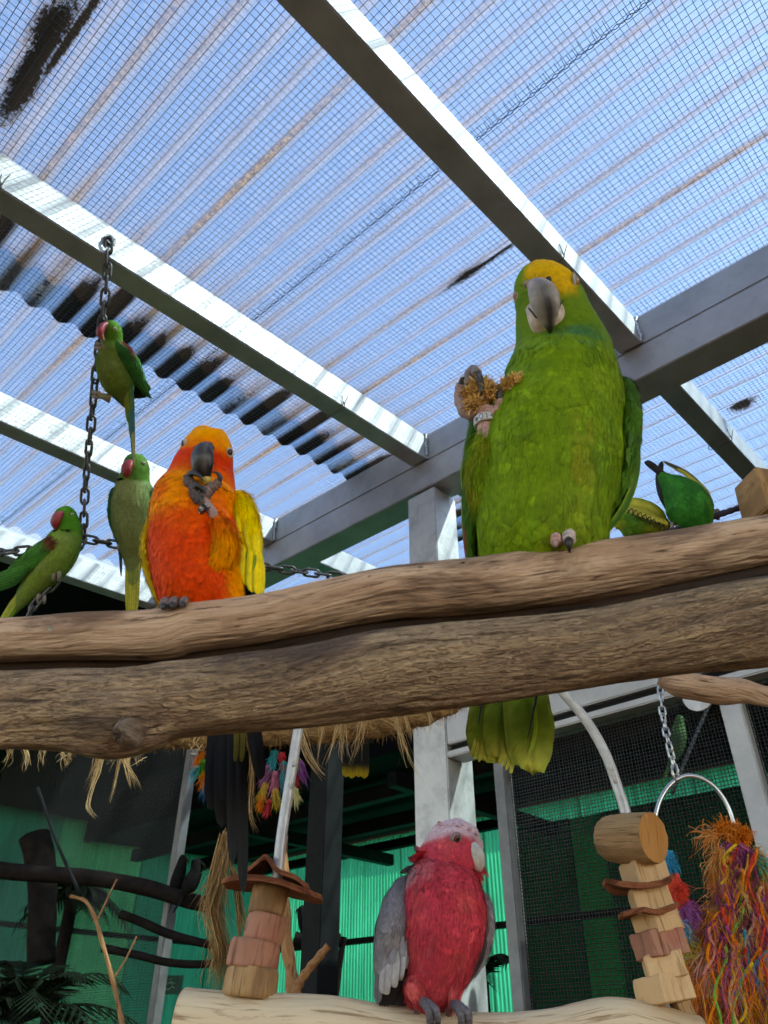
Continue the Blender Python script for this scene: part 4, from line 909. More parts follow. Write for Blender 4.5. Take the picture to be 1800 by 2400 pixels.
# left-hand wing behind the raised leg
w2, _, _ = feathered(A, 'wing', [(1152, 930, -40, 8, 1), (1128, 980, -36, 22, 1.2), (1112, 1060, -34, 24, 1.6), (1104, 1140, -36, 22, 1.7), (1102, 1230, -36, 16, 1.7), (1104, 1300, -30, 8, 1.4)], colW, 2400, 0.012, 0.0013, m=36, n=26, cell=0.011, clumpk=0.2, edge=0.3, parent=A.root, stuff='coverts')
for i in range(5):
    h = i/4; blade('flight_feather', A, [(1116-4*i, 1000+16*i, -26-3*i), (1098-2*i, 1100, -24-3*i), (1092+1*i, 1200, -24-3*i), (1096+3*i, 1320+18*i, -20)], 30, lerp(np.array(gW), np.array(gWd), h*0.7), w2, nv=-0.6*RT+0.7*TW, edge=np.array(gL), sharp=1.8)
for i in range(4): blade('flight_feather', A, [(1128+7*i, 1050, -52), (1126+8*i, 1160, -56), (1124+9*i, 1260, -56), (1122+10*i, 1400, -40)], 34, np.array(srgb(16, 18, 22)), w2, nv=-0.3*RT+0.9*TW)  # near-black underwing blades doubling as the shaded gap beside the body
blade('flight_feather', A, [(1092, 1150, -26), (1090, 1240, -24), (1098, 1345, -20)], 14, np.array(srgb(140, 70, 50)), w2, nv=-0.6*RT+0.7*TW)
# thighs
colT = lambda py, la, fr, pos: mixc(gA, (sstep(0.35, 0.75, np.array([mnoise.noise(Vector(p*90)) for p in pos])*0.5+0.5), gY), (sstep(1060, 1010, py)*0.5, gL))
th1, _, _ = feathered(A, 'leg', [(1141, 1008, 78, 16, 1), (1138, 1030, 74, 27, 1), (1134, 1062, 66, 36, 1), (1134, 1105, 50, 42, 1), (1142, 1160, 30, 44, 0.9), (1160, 1230, 10, 36, 0.8)], colT, 3600, 0.013, 0.0010, m=34, n=28, cell=0.010, clumpk=0.25, edge=0.25, mess=0.3, lift=0.0016, parent=A.root)
fuzz('tuft', A.q(1176, 1020, 78), np.array([RT*16, UPC*24, TW*10])*A.sc(1020), 420, 0.017, 0.0007, tone(gL, 0.15, gY), th1, k=4, curl=0.5, dirf=lambda p, d: d*0.45+0.9*UPC*0.5+RT*0.55+TW*0.2)
fuzz('tuft', A.q(1390, 1205, 70), np.array([RT*26, UPC*26, TW*12])*A.sc(1200), 620, 0.018, 0.0007, tone(gY, 0.15, gL), bodyA, k=4, curl=0.5, dirf=lambda p, d: d*0.4+0.7*RT*0.2-UPC*0.35-RT*0.8+TW*0.2)
fuzz('tuft', A.q(1380, 1240, 66), np.array([RT*22, UPC*30, TW*12])*A.sc(1200), 500, 0.016, 0.0008, tone(gA, 0.15, gY), bodyA, k=4, curl=0.4, dirf=lambda p, d: d*0.4-UPC*0.9-RT*0.3+TW*0.2)
# raised foot: shank, band, toes round the chew
pk, gr = np.array(srgb(196, 150, 138)), np.array(srgb(128, 116, 116))
V, Fc = tube(crom([A.q(1142, 1040, 84), A.q(1141, 1015, 88), A.q(1138, 985, 90), A.q(1134, 962, 90)], 18), np.array([24, 23, 21, 20.5, 21, 24, 28]).repeat(3)[:18]*A.sc(1000), 20, bump=lambda i, a: 0.02*np.sin(a*9+i*2))
obj('shank', V, Fc, M['skin'], th1, col=np.tile(pk, (len(V), 1)))
ringband(A, A.q(1140, 990, 88), A.q(1137, 968, 88)-A.q(1142, 1012, 88), 24*A.sc(990), 20*A.sc(990), 4.5*A.sc(990), M['band_metal'], th1, ['e', '0', '1', '4', '8'], M['band_digit_dark'], seg=(-0.95, 0.80), front=TW)
sA = A.sc(930)
toe(A, [A.q(1128, 966, 88), A.q(1095, 968, 78), A.q(1079, 940, 74), A.q(1078, 912, 76), A.q(1080, 900, 84)], 17*sA, 10*sA, lerp(pk, gr, 0.5), [A.q(1083, 888, 96), A.q(1090, 884, 104)], th1)
toe(A, [A.q(1128, 962, 76), A.q(1098, 930, 56), A.q(1098, 890, 54), A.q(1108, 868, 64), A.q(1120, 876, 84)], 17*sA, 11*sA, gr, [A.q(1127, 896, 106), A.q(1127, 916, 110), A.q(1124, 932, 104)], th1)
toe(A, [A.q(1140, 968, 92), A.q(1160, 970, 104), A.q(1176, 955, 110), A.q(1172, 938, 114)], 19*sA, 13*sA, pk, [A.q(1172, 920, 122), A.q(1168, 912, 124), A.q(1164, 916, 126)], th1)
toe(A, [A.q(1142, 968, 80), A.q(1172, 962, 70), A.q(1180, 930, 60), A.q(1168, 905, 58)], 16*sA, 10*sA, lerp(pk, gr, 0.3), None, th1)
# standing foot: two front toes over the log edge
A2 = PY(1322, 1282, Y1-0.012)
for (px, py, w, cc, cl) in ((1303, 1266, 13, pk, False), (1333, 1262, 16, np.array(srgb(206, 186, 178)), True)):
    q = lambda x, y, f: PY(x, y, Y1-0.020-f)
    toe(A, [q(px+4, py-8, -0.030), q(px+2, py-14, -0.012), q(px, py-10, 0.002), q(px, py+8, 0.006)], w*0.00029, w*0.9*0.00029, cc, ([q(px, py+10, 0.010), q(px+1, py+24, 0.009), q(px+3, py+36, 0.005)] if cl else [q(px, py+12, 0.007), q(px, py+20, 0.005)]), A.root, ccol=(0.02, 0.02, 0.022) if cl else srgb(170, 140, 130))
# tail, hanging behind the logs
tl = A.root; tg, ty = np.array(srgb(112, 140, 36)), np.array(srgb(176, 178, 70))
for i, (rx, tx, ty_, w_) in enumerate(((1180, 1118, 1742, 56), (1190, 1140, 1780, 92), (1196, 1168, 1772, 70), (1204, 1268, 1752, 62), (1206, 1222, 1792, 70), (1208, 1248, 1806, 92))):
    blade('tail_feather', A, [(rx, 1490, -16+3*i), (lerp(rx, tx, 0.5), 1600, -10+4*i), (lerp(rx, tx, 0.9), 1700, -4+4*i), (tx, ty_, 4*i)], w_*1.15, tg*(0.85+0.1*(i % 3)), tl, tip=ty, edge=lerp(tg, ty, 0.35), sharp=3.2, root=0.8, fray=16, camber=0.10, n=26)
for x, y, dx in ((1172, 1792, -6), (1180, 1798, -4), (1188, 1806, -3), (1196, 1814, 0), (1106, 1772, -4), (1113, 1780, -2), (1122, 1786, 0)):
    blade('tail_barb', A, [(x+8, y-40, 14), (x+4, y-16, 14), (x+dx, y, 14)], 9, ty, tl, sharp=3.0, camber=0.05, n=6)
for pts in ([(1252, 1640, 30), (1256, 1700, 32), (1250, 1740, 33), (1238, 1772, 34)], [(1285, 1650, 20), (1294, 1690, 18), (1298, 1716, 16)]):
    blade('tail_barb', A, pts, 9, np.array(srgb(150, 180, 50)), tl, camber=0.05, n=10)
for pts in ([(1130, 1640, 14), (1124, 1680, 15), (1121, 1700, 16)], [(1258, 1630, 28), (1246, 1690, 30), (1236, 1730, 31)]):
    V, Fc = tube(crom([A.q(*p) for p in pts], 10), [0.0011*(1-0.09*i) for i in range(10)], 6); obj('feather_shaft', V, Fc, M['horn'], tl, col=np.tile(srgb(44, 46, 26), (len(V), 1)))
# the chew: a frayed knot of tan sisal, held but not part of the bird
cw = empty('chew_toy', A.q(1130, 925, 84), 'frayed tan chew gripped in the green parrot\'s raised foot', 'chew toy')
for (px, py, f, rx, ry, nf) in ((1128, 905, 74, 34, 20, 700), (1112, 950, 100, 24, 20, 420), (1150, 922, 104, 24, 22, 460), (1190, 905, 128, 16, 14, 420), (1206, 896, 134, 18, 14, 420), (1100, 925, 84, 20, 20, 300)):
    V, Fc = ellipsoid(A.q(px, py, f), RT*rx*sA*0.85, UPC*ry*sA*0.85, TW*ry*sA*0.8, 18, 12); V = np.array([p+0.0028*np.array([nz(p, 260, 1), nz(p, 260, 5), nz(p, 260, 9)]) for p in V])
    lump = obj('knot', V, Fc, M['fibre'], cw, col=np.tile(srgb(150, 104, 54), (len(V), 1))*(1+0.15*RNG.normal(size=(len(V), 1))))
    fuzz('fray', A.q(px, py, f), np.array([RT*rx, UPC*ry, TW*ry])*sA*0.95, nf, 0.0036, 0.0010, tone(srgb(214, 162, 92), 0.18, srgb(232, 192, 120)), lump, k=4, curl=1.6)
V, Fc = tube(crom([A.q(1185, 900, 128), A.q(1205, 885, 132), A.q(1217, 876, 134), A.q(1224, 872, 134)], 10), [0.0022, 0.0021, 0.0019, 0.0017, 0.0016, 0.0016, 0.0016, 0.0016, 0.0017, 0.0012], 8); obj('stalk', V, Fc, M['fibre'], cw, col=np.tile(srgb(196, 156, 104), (len(V), 1)))
# ------------------------------------------------------------------ the orange and yellow parrot
C_ = Bird('parrot', PY(420, 1425, Y1), 'orange and yellow parrot with a dark bill, nibbling at its raised foot', 'parrot',
          [(960, 0.574), (1090, 0.572), (1150, 0.566), (1200, 0.556), (1300, 0.532), (1420, 0.506), (1500, 0.530), (1720, 0.520), (2120, 0.462)])
oY, oO, oR, oDk, oYl = srgb(250, 158, 0), srgb(246, 110, 0), srgb(226, 66, 4), srgb(190, 60, 20), srgb(246, 200, 20)
def colC(py, la, fr, pos):
    nn = np.array([mnoise.noise(Vector(p*55)) for p in pos])*0.5+0.5
    crown = (1-sstep(1040, 1062, py-10*np.abs(la)))*1.0
    face = sstep(1030, 1060, py)*(1-sstep(1090, 1160, py))*np.clip(0.35+fr*0.4+0.6*np.abs(la), 0, 1)
    chest = sstep(1120, 1160, py)*(1-sstep(1215, 1265, py))
    belly = sstep(1200, 1270, py)
    side = sstep(0.55, 0.95, la)*sstep(1280, 1340, py)
    return mixc(oO, (chest*0.75*sstep(0.25, 0.65, nn+0.25*(1-np.abs(la))), oY), (belly*sstep(0.15, 0.5, 1-nn*0.6), oR), (belly*0.28*sstep(0.5, 0.75, nn), oO), (face*0.9, srgb(226, 48, 6)), (crown, oY), (crown*sstep(0.5, 0.8, fr)*sstep(1022, 1045, py)*0.6, oO), (side*0.9, oY))
rows = [(486, 998, 0, 4, 1), (485, 1002, 0, 18, 0.95), (484, 1010, 0, 33, 0.95), (485, 1022, 1, 46, 0.96), (485, 1042, 2, 57, 0.98), (483, 1066, 3, 63, 1.0), (476, 1096, 2, 72, 0.96), (469, 1130, 3, 82, 0.92), (460, 1162, 6, 95, 0.90), (452, 1205, 10, 98, 0.92), (450, 1262, 14, 99, 0.92), (458, 1325, 14, 100, 0.88), (476, 1395, 6, 97, 0.78), (488, 1460, -8, 80, 0.68), (505, 1540, -8, 56, 0.5), (520, 1610, 0, 36, 0.35)]
bodyC, VC, NC_ = feathered(C_, 'body', rows, colC, 22000, 0.0068, 0.0008, m=90, n=56, beak=(478, 1060, 60), neck=(1110, 1165), cell=0.0095, clumpk=0.07, edge=0.05, mess=0.16, wob=0.02, lift=0.0003, vtip=0.05, vjit=0.03, sjit=0.03)
HC = Head(C_.q(478, 1052, 78), C_.sc(1060), yaw=-0.04, roll=0.05)
bk, bk2 = np.array(srgb(30, 26, 27)), np.array(srgb(100, 92, 90))
def cu(h, sx, sf):
    k = math.exp(-((sx-0.35)/0.2)**2)+0.8*math.exp(-((sx+0.6)/0.2)**2)
    return lerp(bk, bk2, min(1, k*0.75)*(1-float(sstep(0.45, 0.75, h)))*(sf > -0.3))
bill(C_, HC, 'upper_bill', [(0, 10, -26, 15, 10, 14), (0, 3, -2, 20, 12, 16), (0, -14, 15, 25, 15, 20), (0, -36, 22, 25, 15, 20), (0, -56, 20, 20, 12, 16), (0, -72, 14, 13, 8, 8), (0, -84, 6, 3, 3, 3)], cu, C_.root)
bill(C_, Head(C_.q(476, 1098, 54), C_.sc(1090), roll=0.05), 'lower_bill', [(0, 14, -10, 30, 14, 8), (0, 2, 0, 31, 16, 10), (0, -12, 0, 27, 14, 10), (0, -24, -8, 14, 8, 8)], lambda h, sx, sf: bk*0.6, C_.root)
V, Fc = ellipsoid(C_.q(478, 1050, 64), RT*25*C_.sc(1050), UPC*8*C_.sc(1050), TW*8*C_.sc(1050), 18, 10); obj('cere', V, Fc, M['skin'], C_.root, col=np.tile(srgb(92, 74, 70), (len(V), 1)))
eye(C_, surf(C_, VC, 538, 1060, 0.0)[0], 0.72*RT+0.62*TW+0.1*UPC, 8.5*C_.sc(1060), srgb(70, 40, 26), C_.root, ring=1.5*C_.sc(1060), ringw=1.55, ringc=srgb(196, 184, 176), pupil=0.55)
eye(C_, surf(C_, VC, 430, 1040, -0.0004)[0], -0.84*RT+0.5*TW+0.05*UPC, 8.5*C_.sc(1060), srgb(70, 40, 26), C_.root, ring=1.5*C_.sc(1060), ringw=1.45, ringc=srgb(196, 184, 176), pupil=0.55)
# right-hand wing: broad yellow feathers overlapping downwards
nW = 0.55*RT+0.8*TW; wy, wg, wk = np.array(srgb(246, 214, 16)), np.array(srgb(120, 150, 40)), np.array(srgb(26, 34, 34))
colW = lambda py, la, fr, pos: mixc(wy, (sstep(0.5, 0.75, np.array([mnoise.noise(Vector(p*90)) for p in pos])*0.5+0.5)*0.35, oY))
wC, _, _ = feathered(C_, 'wing', [(556, 1156, -6, 10, 1), (566, 1176, 2, 24, 1), (576, 1215, 6, 31, 1), (584, 1265, 4, 31, 1), (588, 1310, 0, 24, 1), (590, 1345, -4, 10, 1)], colW, 2600, 0.009, 0.0011, m=30, n=26, cell=0.011, clumpk=0.10, edge=0.14, parent=C_.root, stuff='coverts')
for (x0, y0, x1, y1, w_, f, ed) in ((562, 1195, 572, 1285, 26, 34, None), (580, 1200, 590, 1290, 26, 34, None), (594, 1225, 603, 1300, 22, 30, None), (562, 1240, 568, 1330, 26, 28, wg), (576, 1262, 574, 1372, 30, 30, wg), (592, 1262, 590, 1388, 28, 28, wg), (604, 1270, 603, 1394, 24, 24, wg), (610, 1290, 613, 1394, 16, 18, None), (566, 1290, 564, 1345, 26, 24, None)):
    blade('flight_feather', C_, [(x0, y0, f), (lerp(x0, x1, .35)+2, lerp(y0, y1, .4), f+2), (lerp(x0, x1, .75)+1, lerp(y0, y1, .75), f), (x1, y1, f-3)], w_*1.25, wy*(0.92+0.1*RNG.random()), wC, nv=nW, edge=(lerp(wy, wg, 0.8) if ed is not None else lerp(wy, wg, 0.6)), sharp=2.2, shaft=0.85, camber=0.25)
for (x0, y0, x1, y1, w_) in ((566, 1265, 562, 1300, 9), (583, 1285, 576, 1325, 8), (600, 1300, 594, 1345, 7)):
    blade('flight_feather', C_, [(x0, y0, 36), (lerp(x0, x1, .5), lerp(y0, y1, .5), 37), (x1, y1, 34)], w_, wg, wC, nv=nW, n=8)
for i in range(3): blade('flight_feather', C_, [(536+5*i, 1176, 30-6*i), (545+5*i, 1235, 30-6*i), (552+4*i, 1290, 24-6*i), (560+4*i, 1345, 8)], 20, wk, wC, nv=nW)
for i in range(4): blade('flight_feather', C_, [(566+6*i, 1320, -18), (572+8*i, 1380, -22), (578+9*i, 1440, -24), (560+10*i, 1640, -10)], 26, wk, wC, nv=nW)
# left-hand wing: a narrow dark-edged band
wD, _, _ = feathered(C_, 'wing', [(358, 1200, -30, 5, 1), (348, 1240, -24, 11, 1.6), (342, 1290, -22, 12, 2), (350, 1345, -22, 12, 2), (368, 1395, -20, 9, 2), (386, 1440, -20, 5, 1.5)], lambda py, la, fr, pos: mixc(srgb(196, 164, 24), (sstep(0.2, 0.8, la), srgb(168, 120, 20))), 1000, 0.009, 0.001, m=24, n=20, parent=C_.root, stuff='coverts')
blade('flight_feather', C_, [(352, 1225, -6), (340, 1290, -2), (350, 1350, -2), (380, 1425, -2)], 11, wk, wD, nv=-0.6*RT+0.7*TW)
blade('flight_feather', C_, [(350, 1222, -12), (333, 1292, -8), (344, 1352, -8), (376, 1422, -8)], 9, np.array(srgb(206, 180, 50)), wD, nv=-0.8*RT+0.5*TW)
blade('flight_feather', C_, [(362, 1240, 4), (352, 1300, 4), (362, 1350, 4), (380, 1400, 0)], 18, np.array(srgb(186, 140, 20)), wD, nv=-0.5*RT+0.8*TW)
# raised leg
colT = lambda py, la, fr, pos: mixc(oO, (sstep(1215, 1290, py), oY), (sstep(0.5, 0.8, np.array([mnoise.noise(Vector(p*80)) for p in pos])*0.5+0.5)*0.4, oO))
thC, _, _ = feathered(C_, 'leg', [(503, 1206, 100, 9, 1), (510, 1222, 98, 19, 1), (524, 1255, 92, 28, 1), (528, 1290, 86, 30, 1), (516, 1318, 80, 26, 1), (506, 1338, 74, 12, 1)], colT, 3200, 0.010, 0.0009, m=28, n=26, cell=0.010, clumpk=0.16, edge=0.2, mess=0.22, lift=0.0012, parent=C_.root)
for (x0, y0, x1, y1, c_) in ((516, 1190, 545, 1250, oO), (530, 1205, 552, 1270, oR), (512, 1215, 536, 1240, oY)):
    blade('leg_feather', C_, [(x0, y0, 108), (lerp(x0, x1, .5), lerp(y0, y1, .4), 112), (x1, y1, 100)], 22, np.array(c_), thC, nv=TW+0.3*RT, n=12)
sC = C_.sc(1190); kk = np.array(srgb(120, 96, 92)); kd = np.array(srgb(84, 70, 68))
V, Fc = tube(crom([C_.q(508, 1222, 108), C_.q(500, 1205, 112), C_.q(490, 1190, 116), C_.q(474, 1170, 116)], 18), [11*sC]*18, 16, bump=lambda i, a: 0.03*np.sin(a*7+i*2)); obj('shank', V, Fc, M['skin'], thC, col=np.tile(srgb(168, 136, 128), (len(V), 1)))
ringband(C_, C_.q(481, 1196, 116), C_.q(462, 1168, 116)-C_.q(500, 1218, 112), 12.5*sC, 15*sC, 3*sC, M['band_black'], thC, ['G', '5', '5'], M['band_digit_pale'], seg=(-0.95, 0.85), front=TW, size=0.6)
toe(C_, [C_.q(472, 1172, 116), C_.q(462, 1150, 112), C_.q(444, 1132, 108), C_.q(441, 1114, 108)], 16.2*sC, 10.8*sC, kd, [C_.q(452, 1108, 118), C_.q(468, 1116, 124), C_.q(478, 1130, 122)], thC)
toe(C_, [C_.q(470, 1178, 118), C_.q(458, 1162, 122), C_.q(452, 1146, 126)], 13.8*sC, 9.6*sC, kd, [C_.q(462, 1138, 134), C_.q(478, 1148, 136), C_.q(484, 1158, 132)], thC)
toe(C_, [C_.q(474, 1170, 112), C_.q(488, 1150, 108), C_.q(504, 1138, 106), C_.q(514, 1128, 106)], 15.0*sC, 9.6*sC, kk, [C_.q(516, 1118, 112), C_.q(508, 1108, 116), C_.q(494, 1106, 116)], thC)
toe(C_, [C_.q(474, 1182, 114), C_.q(468, 1176, 122), C_.q(464, 1174, 126)], 10*sC, 7*sC, lerp(kk, np.array(srgb(180, 150, 140)), 0.5), [C_.q(470, 1164, 132), C_.q(474, 1174, 134), C_.q(472, 1184, 132)], thC)
V, Fc = ellipsoid(C_.q(484, 1126, 106), RT*12*sC, UPC*10*sC, TW*9*sC, 16, 10); V = np.array([p+0.0012*np.array([nz(p, 400, 1), nz(p, 400, 5), nz(p, 400, 9)]) for p in V])
tag(obj('food_morsel', V, Fc, M['fibre'], col=np.tile(srgb(196, 168, 90), (len(V), 1))), 'small yellowish morsel in the orange parrot\'s foot', 'food')
# standing foot, just showing over the log
for k, (px, py, w_) in enumerate(((386, 1412, 12), (408, 1410, 13), (432, 1408, 11))):
    q = lambda x, y, f: PY(x, y, Y1-0.014-f)
    toe(C_, [q(px+10, py+2, -0.024), q(px+6, py-2, -0.010), q(px, py, 0.0), q(px-4, py+8, 0.005)], w_*0.00028, w_*0.8*0.00028, np.array(srgb(122, 104, 102)), [q(px-5, py+12, 0.007), q(px-6, py+18, 0.006)], C_.root)
# long dark tail and wing tips below the log
td, tb = np.array(srgb(13, 13, 14)), np.array(srgb(22, 22, 25))
for (x0, x1, y1, w_, f, cc) in ((520, 498, 1900, 60, 0, tb), (530, 520, 1940, 56, 6, td), (540, 532, 1880, 60, 10, tb), (545, 556, 2000, 44, 14, td), (550, 545, 2030, 40, 18, tb), (556, 571, 2098, 36, 22, td), (560, 566, 2090, 30, 16, td)):
    blade('tail_feather', C_, [(x0, 1560, f), (lerp(x0, x1, 0.5), 1720, f), (lerp(x0, x1, 0.85), lerp(1720, y1, 0.6), f), (x1, y1, f)], w_*0.8, cc, C_.root, sharp=2.0, root=0.8, camber=0.15, edge=cc*0.7, uvk=2)
blade('tail_feather', C_, [(590, 1600, 26), (594, 1700, 26), (604, 1770, 26), (612, 1828, 24)], 36, tb*1.3, C_.root, sharp=2.4, edge=tb*0.7)
for x in (551, 566): blade('tail_feather', C_, [(x, 1600, 30), (x+3, 1720, 30), (x+2, 1760, 30), (x, 1786, 30)], 14, np.array(srgb(120, 110, 34)), C_.root, edge=np.array(srgb(60, 60, 30)))
# ------------------------------------------------------------------ the pink and grey cockatoo
G = Bird('cockatoo', PY(1000, 2372, YS), 'pink and grey cockatoo with a pale crown, on the swing perch', 'cockatoo',
         [(1900, 0.905), (1960, 0.895), (2050, 0.868), (2170, 0.822), (2270, 0.795), (2370, 0.775), (2450, 0.77)])
rP, rD, rO, pkc, gy, gyD, gyL = srgb(226, 74, 90), srgb(186, 58, 68), srgb(234, 104, 98), srgb(240, 204, 204), srgb(150, 144, 148), srgb(108, 103, 108), srgb(182, 175, 172)
def colG(py, la, fr, pos):
    nn = np.array([mnoise.noise(Vector(p*46)) for p in pos])*0.5+0.5; n2 = np.array([mnoise.noise(Vector((p[0]*130, p[1]*130, p[2]*40))) for p in pos])*0.5+0.5
    crown = (1-sstep(1998, 2012, py+16*la))
    nape = sstep(0.6, 0.85, -la)*sstep(2030, 2056, py)*(1-sstep(2085, 2110, py))
    pale = sstep(0.74, 0.82, n2)*sstep(2200, 2260, py)
    shl = sstep(2062, 2076, py)*(1-sstep(2092, 2110, py))*sstep(-0.1, -0.5, la)
    return mixc(rP, (sstep(0.45, 0.7, nn)*0.45, rO), (sstep(2150, 2250, py)*0.55, rD), (sstep(0.6, 0.85, n2)*0.3*sstep(2150, 2250, py), rO), (pale*0.6, srgb(206, 186, 180)), (nape*0.9, gy), (shl*0.5, srgb(236, 150, 150)), (crown, pkc), (crown*sstep(0.5, 0.75, n2)*0.35, srgb(226, 150, 158)))
rows = [(1080, 1919, 0, 4, 1), (1079, 1923, 0, 18, 0.95), (1078, 1930, 0, 33, 0.98), (1076, 1942, 0, 48, 1.0), (1072, 1958, 0, 59, 1.0), (1067, 1980, 4, 66, 1.0), (1057, 2012, 18, 71, 1.04), (1045, 2038, 18, 73, 1.02), (1037, 2057, 2, 74, 0.90), (1036, 2074, 10, 84, 0.94), (1039, 2110, 22, 93, 0.95), (1040, 2170, 18, 95, 0.92), (1032, 2222, 14, 88, 0.9), (1022, 2275, 8, 77, 0.88), (1008, 2325, 0, 60, 0.84), (1008, 2365, -8, 36, 0.8), (1010, 2390, -12, 14, 0.8)]
bodyG, VG, _ = feathered(G, 'body', rows, colG, 20000, 0.0105, 0.0013, m=90, n=56, beak=(1116, 1985, 30), neck=(2010, 2080), cell=0.016, clumpk=0.13, edge=0.16, mess=0.24, wob=0.035, lift=0.0012, vtip=0.34, vjit=0.14, vk=0.11, skeep=0.42, vl=1.5)
# ruffled throat and breast folds
for (px, py, f, rx, ry, n_, cc) in ((1100, 2052, 62, 26, 10, 500, rP), (1060, 2060, 70, 34, 9, 600, rP), (1010, 2066, 62, 26, 10, 420, rO), (1000, 2078, 72, 30, 10, 600, srgb(236, 120, 122)), (1040, 2098, 84, 40, 12, 600, rP), (985, 2160, 66, 22, 20, 500, rO), (970, 2180, 50, 18, 16, 420, rP)):
    s_ = G.sc(py); fuzz('ruff', G.q(px, py, f), np.array([RT*rx, UPC*ry, TW*8])*s_, n_, 0.013, 0.0015, tone(cc, 0.12), bodyG, k=4, curl=0.25, dirf=lambda p, d: d*0.25-UPC*0.9+TW*0.22)
sG = G.sc(1980)
HG = Head(G.q(1098, 1980, 54), sG*1.14, yaw=0.70, pitch=0.0, roll=0.0)
hb = np.array(srgb(206, 204, 192))
bill(G, HG, 'upper_bill', [(0, 10, -16, 12, 8, 12), (0, 2, 2, 17, 9, 14), (0, -10, 18, 19, 12, 16), (0, -26, 26, 17, 12, 14), (0, -42, 24, 11, 9, 10), (0, -54, 16, 5, 5, 5), (0, -62, 10, 1.5, 2, 2)], lambda h, sx, sf: lerp(hb, np.array(srgb(170, 160, 150)), float(sstep(0.6, 1, h))*0.5)*(1-0.08*abs(sx)), G.root)
bill(G, Head(G.q(1106, 2016, 30), sG, yaw=0.95), 'lower_bill', [(0, 10, -8, 13, 8, 6), (0, 0, 2, 14, 9, 8), (0, -9, 2, 10, 7, 6), (0, -15, -4, 4, 4, 4)], lambda h, sx, sf: hb*0.75, G.root)
fuzz('ruff', G.q(1108, 2030, 44), np.array([RT*20, UPC*14, TW*10])*sG, 420, 0.013, 0.0013, tone(rP, 0.15, rD), bodyG, k=4, curl=0.3, dirf=lambda p, d: d*0.3-UPC*0.7+RT*0.35+TW*0.2)
fuzz('ruff', G.q(1104, 1972, 50), np.array([RT*14, UPC*10, TW*6])*sG, 300, 0.007, 0.0011, tone(srgb(216, 140, 140), 0.15, pkc), bodyG, k=4, curl=0.3, dirf=lambda p, d: d*0.3-RT*0.5+UPC*0.3+TW*0.2)
eye(G, surf(G, VG, 1070, 1966, 0.001)[0], 0.42*RT+0.9*TW+0.02*UPC, 9.2*sG, srgb(120, 70, 66), G.root, ring=1.6*sG, ringw=1.5, ringc=srgb(180, 148, 148), pupil=0.5)
V, Fc = ellipsoid(G.q(1103, 1972, 58), RT*3*sG, UPC*3.5*sG, TW*2*sG, 10, 8); obj('nostril', V, Fc, M['horn'], G.root, col=np.tile((0.02, 0.01, 0.01), (len(V), 1)))
# left-hand wing, broad and grey
gyA, gyDA, gyLA = map(np.array, (gy, gyD, gyL))
colW = lambda py, la, fr, pos: mixc(gy, (sstep(0.4, 0.7, np.array([mnoise.noise(Vector(p*60)) for p in pos])*0.5+0.5)*0.45, gyD), (sstep(0.55, 0.8, np.array([mnoise.noise(Vector(p*33)) for p in pos])*0.5+0.5)*0.35, gyL), (sstep(2220, 2290, py)*0.45, srgb(186, 176, 166)))
nW = -0.45*RT+0.85*TW
wG, _, _ = feathered(G, 'wing', [(958, 2058, 10, 8, 1), (946, 2078, 22, 22, 0.9), (932, 2120, 30, 34, 0.85), (922, 2170, 32, 39, 0.8), (913, 2222, 26, 36, 0.75), (907, 2275, 14, 29, 0.7), (900, 2320, 0, 20, 0.7), (894, 2350, -4, 8, 0.7)], colW, 4200, 0.011, 0.0017, m=44, n=34, cell=0.011, clumpk=0.16, edge=0.2, mess=0.10, parent=G.root, stuff='coverts', vtip=-0.38, vjit=0.10, vk=0.22)
for i, (x0, y0, x1, y1, w_, f, cc) in enumerate(((930, 2150, 938, 2262, 30, 44, gyA), (912, 2160, 914, 2280, 30, 42, gyA*0.95), (900, 2160, 894, 2290, 28, 34, gyA*0.9), (946, 2190, 930, 2296, 30, 44, gyLA*0.95), (926, 2220, 916, 2312, 32, 44, gyLA), (908, 2230, 900, 2330, 28, 38, gyLA*0.95), (892, 2220, 885, 2350, 20, 26, gyDA), (958, 2195, 946, 2270, 18, 40, gyLA*0.8))):
    blade('flight_feather', G, [(x0, y0, f-6), (lerp(x0, x1, .4), lerp(y0, y1, .4), f), (lerp(x0, x1, .8), lerp(y0, y1, .8), f), (x1, y1, f-5)], w_*1.15, cc, wG, nv=nW, edge=cc*0.85, tip=cc*1.05, sharp=2.6, camber=0.18)
for i in range(4): blade('flight_feather', G, [(956-4*i, 2190, 30), (954-6*i, 2240, 30), (944-8*i, 2285, 28), (905-6*i, 2362, 10)], 16, np.array(srgb(40, 36, 38)), wG, nv=nW)
# right-hand wing, edge on
wH, _, _ = feathered(G, 'wing', [(1126, 2090, -6, 7, 1), (1140, 2120, 0, 13, 1.6), (1146, 2170, 0, 13, 2), (1141, 2220, -4, 11, 2), (1124, 2265, -8, 7, 2), (1100, 2300, -10, 3, 2)], colW, 900, 0.011, 0.0014, m=26, n=20, cell=0.012, clumpk=0.2, edge=0.3, parent=G.root, stuff='coverts')
for i in range(3): blade('flight_feather', G, [(1136-5*i, 2150, 22), (1134-6*i, 2215, 20), (1119-6*i, 2262, 14), (1090-4*i, 2306, 6)], 22, np.array(srgb(56, 50, 54)), wH, nv=0.4*RT+0.9*TW, edge=gyDA)
blade('flight_feather', G, [(1140, 2160, 4), (1138, 2215, 2), (1122, 2265, 0), (1091, 2304, -4)], 12, gyA*0.9, wH, nv=0.7*RT+0.7*TW)
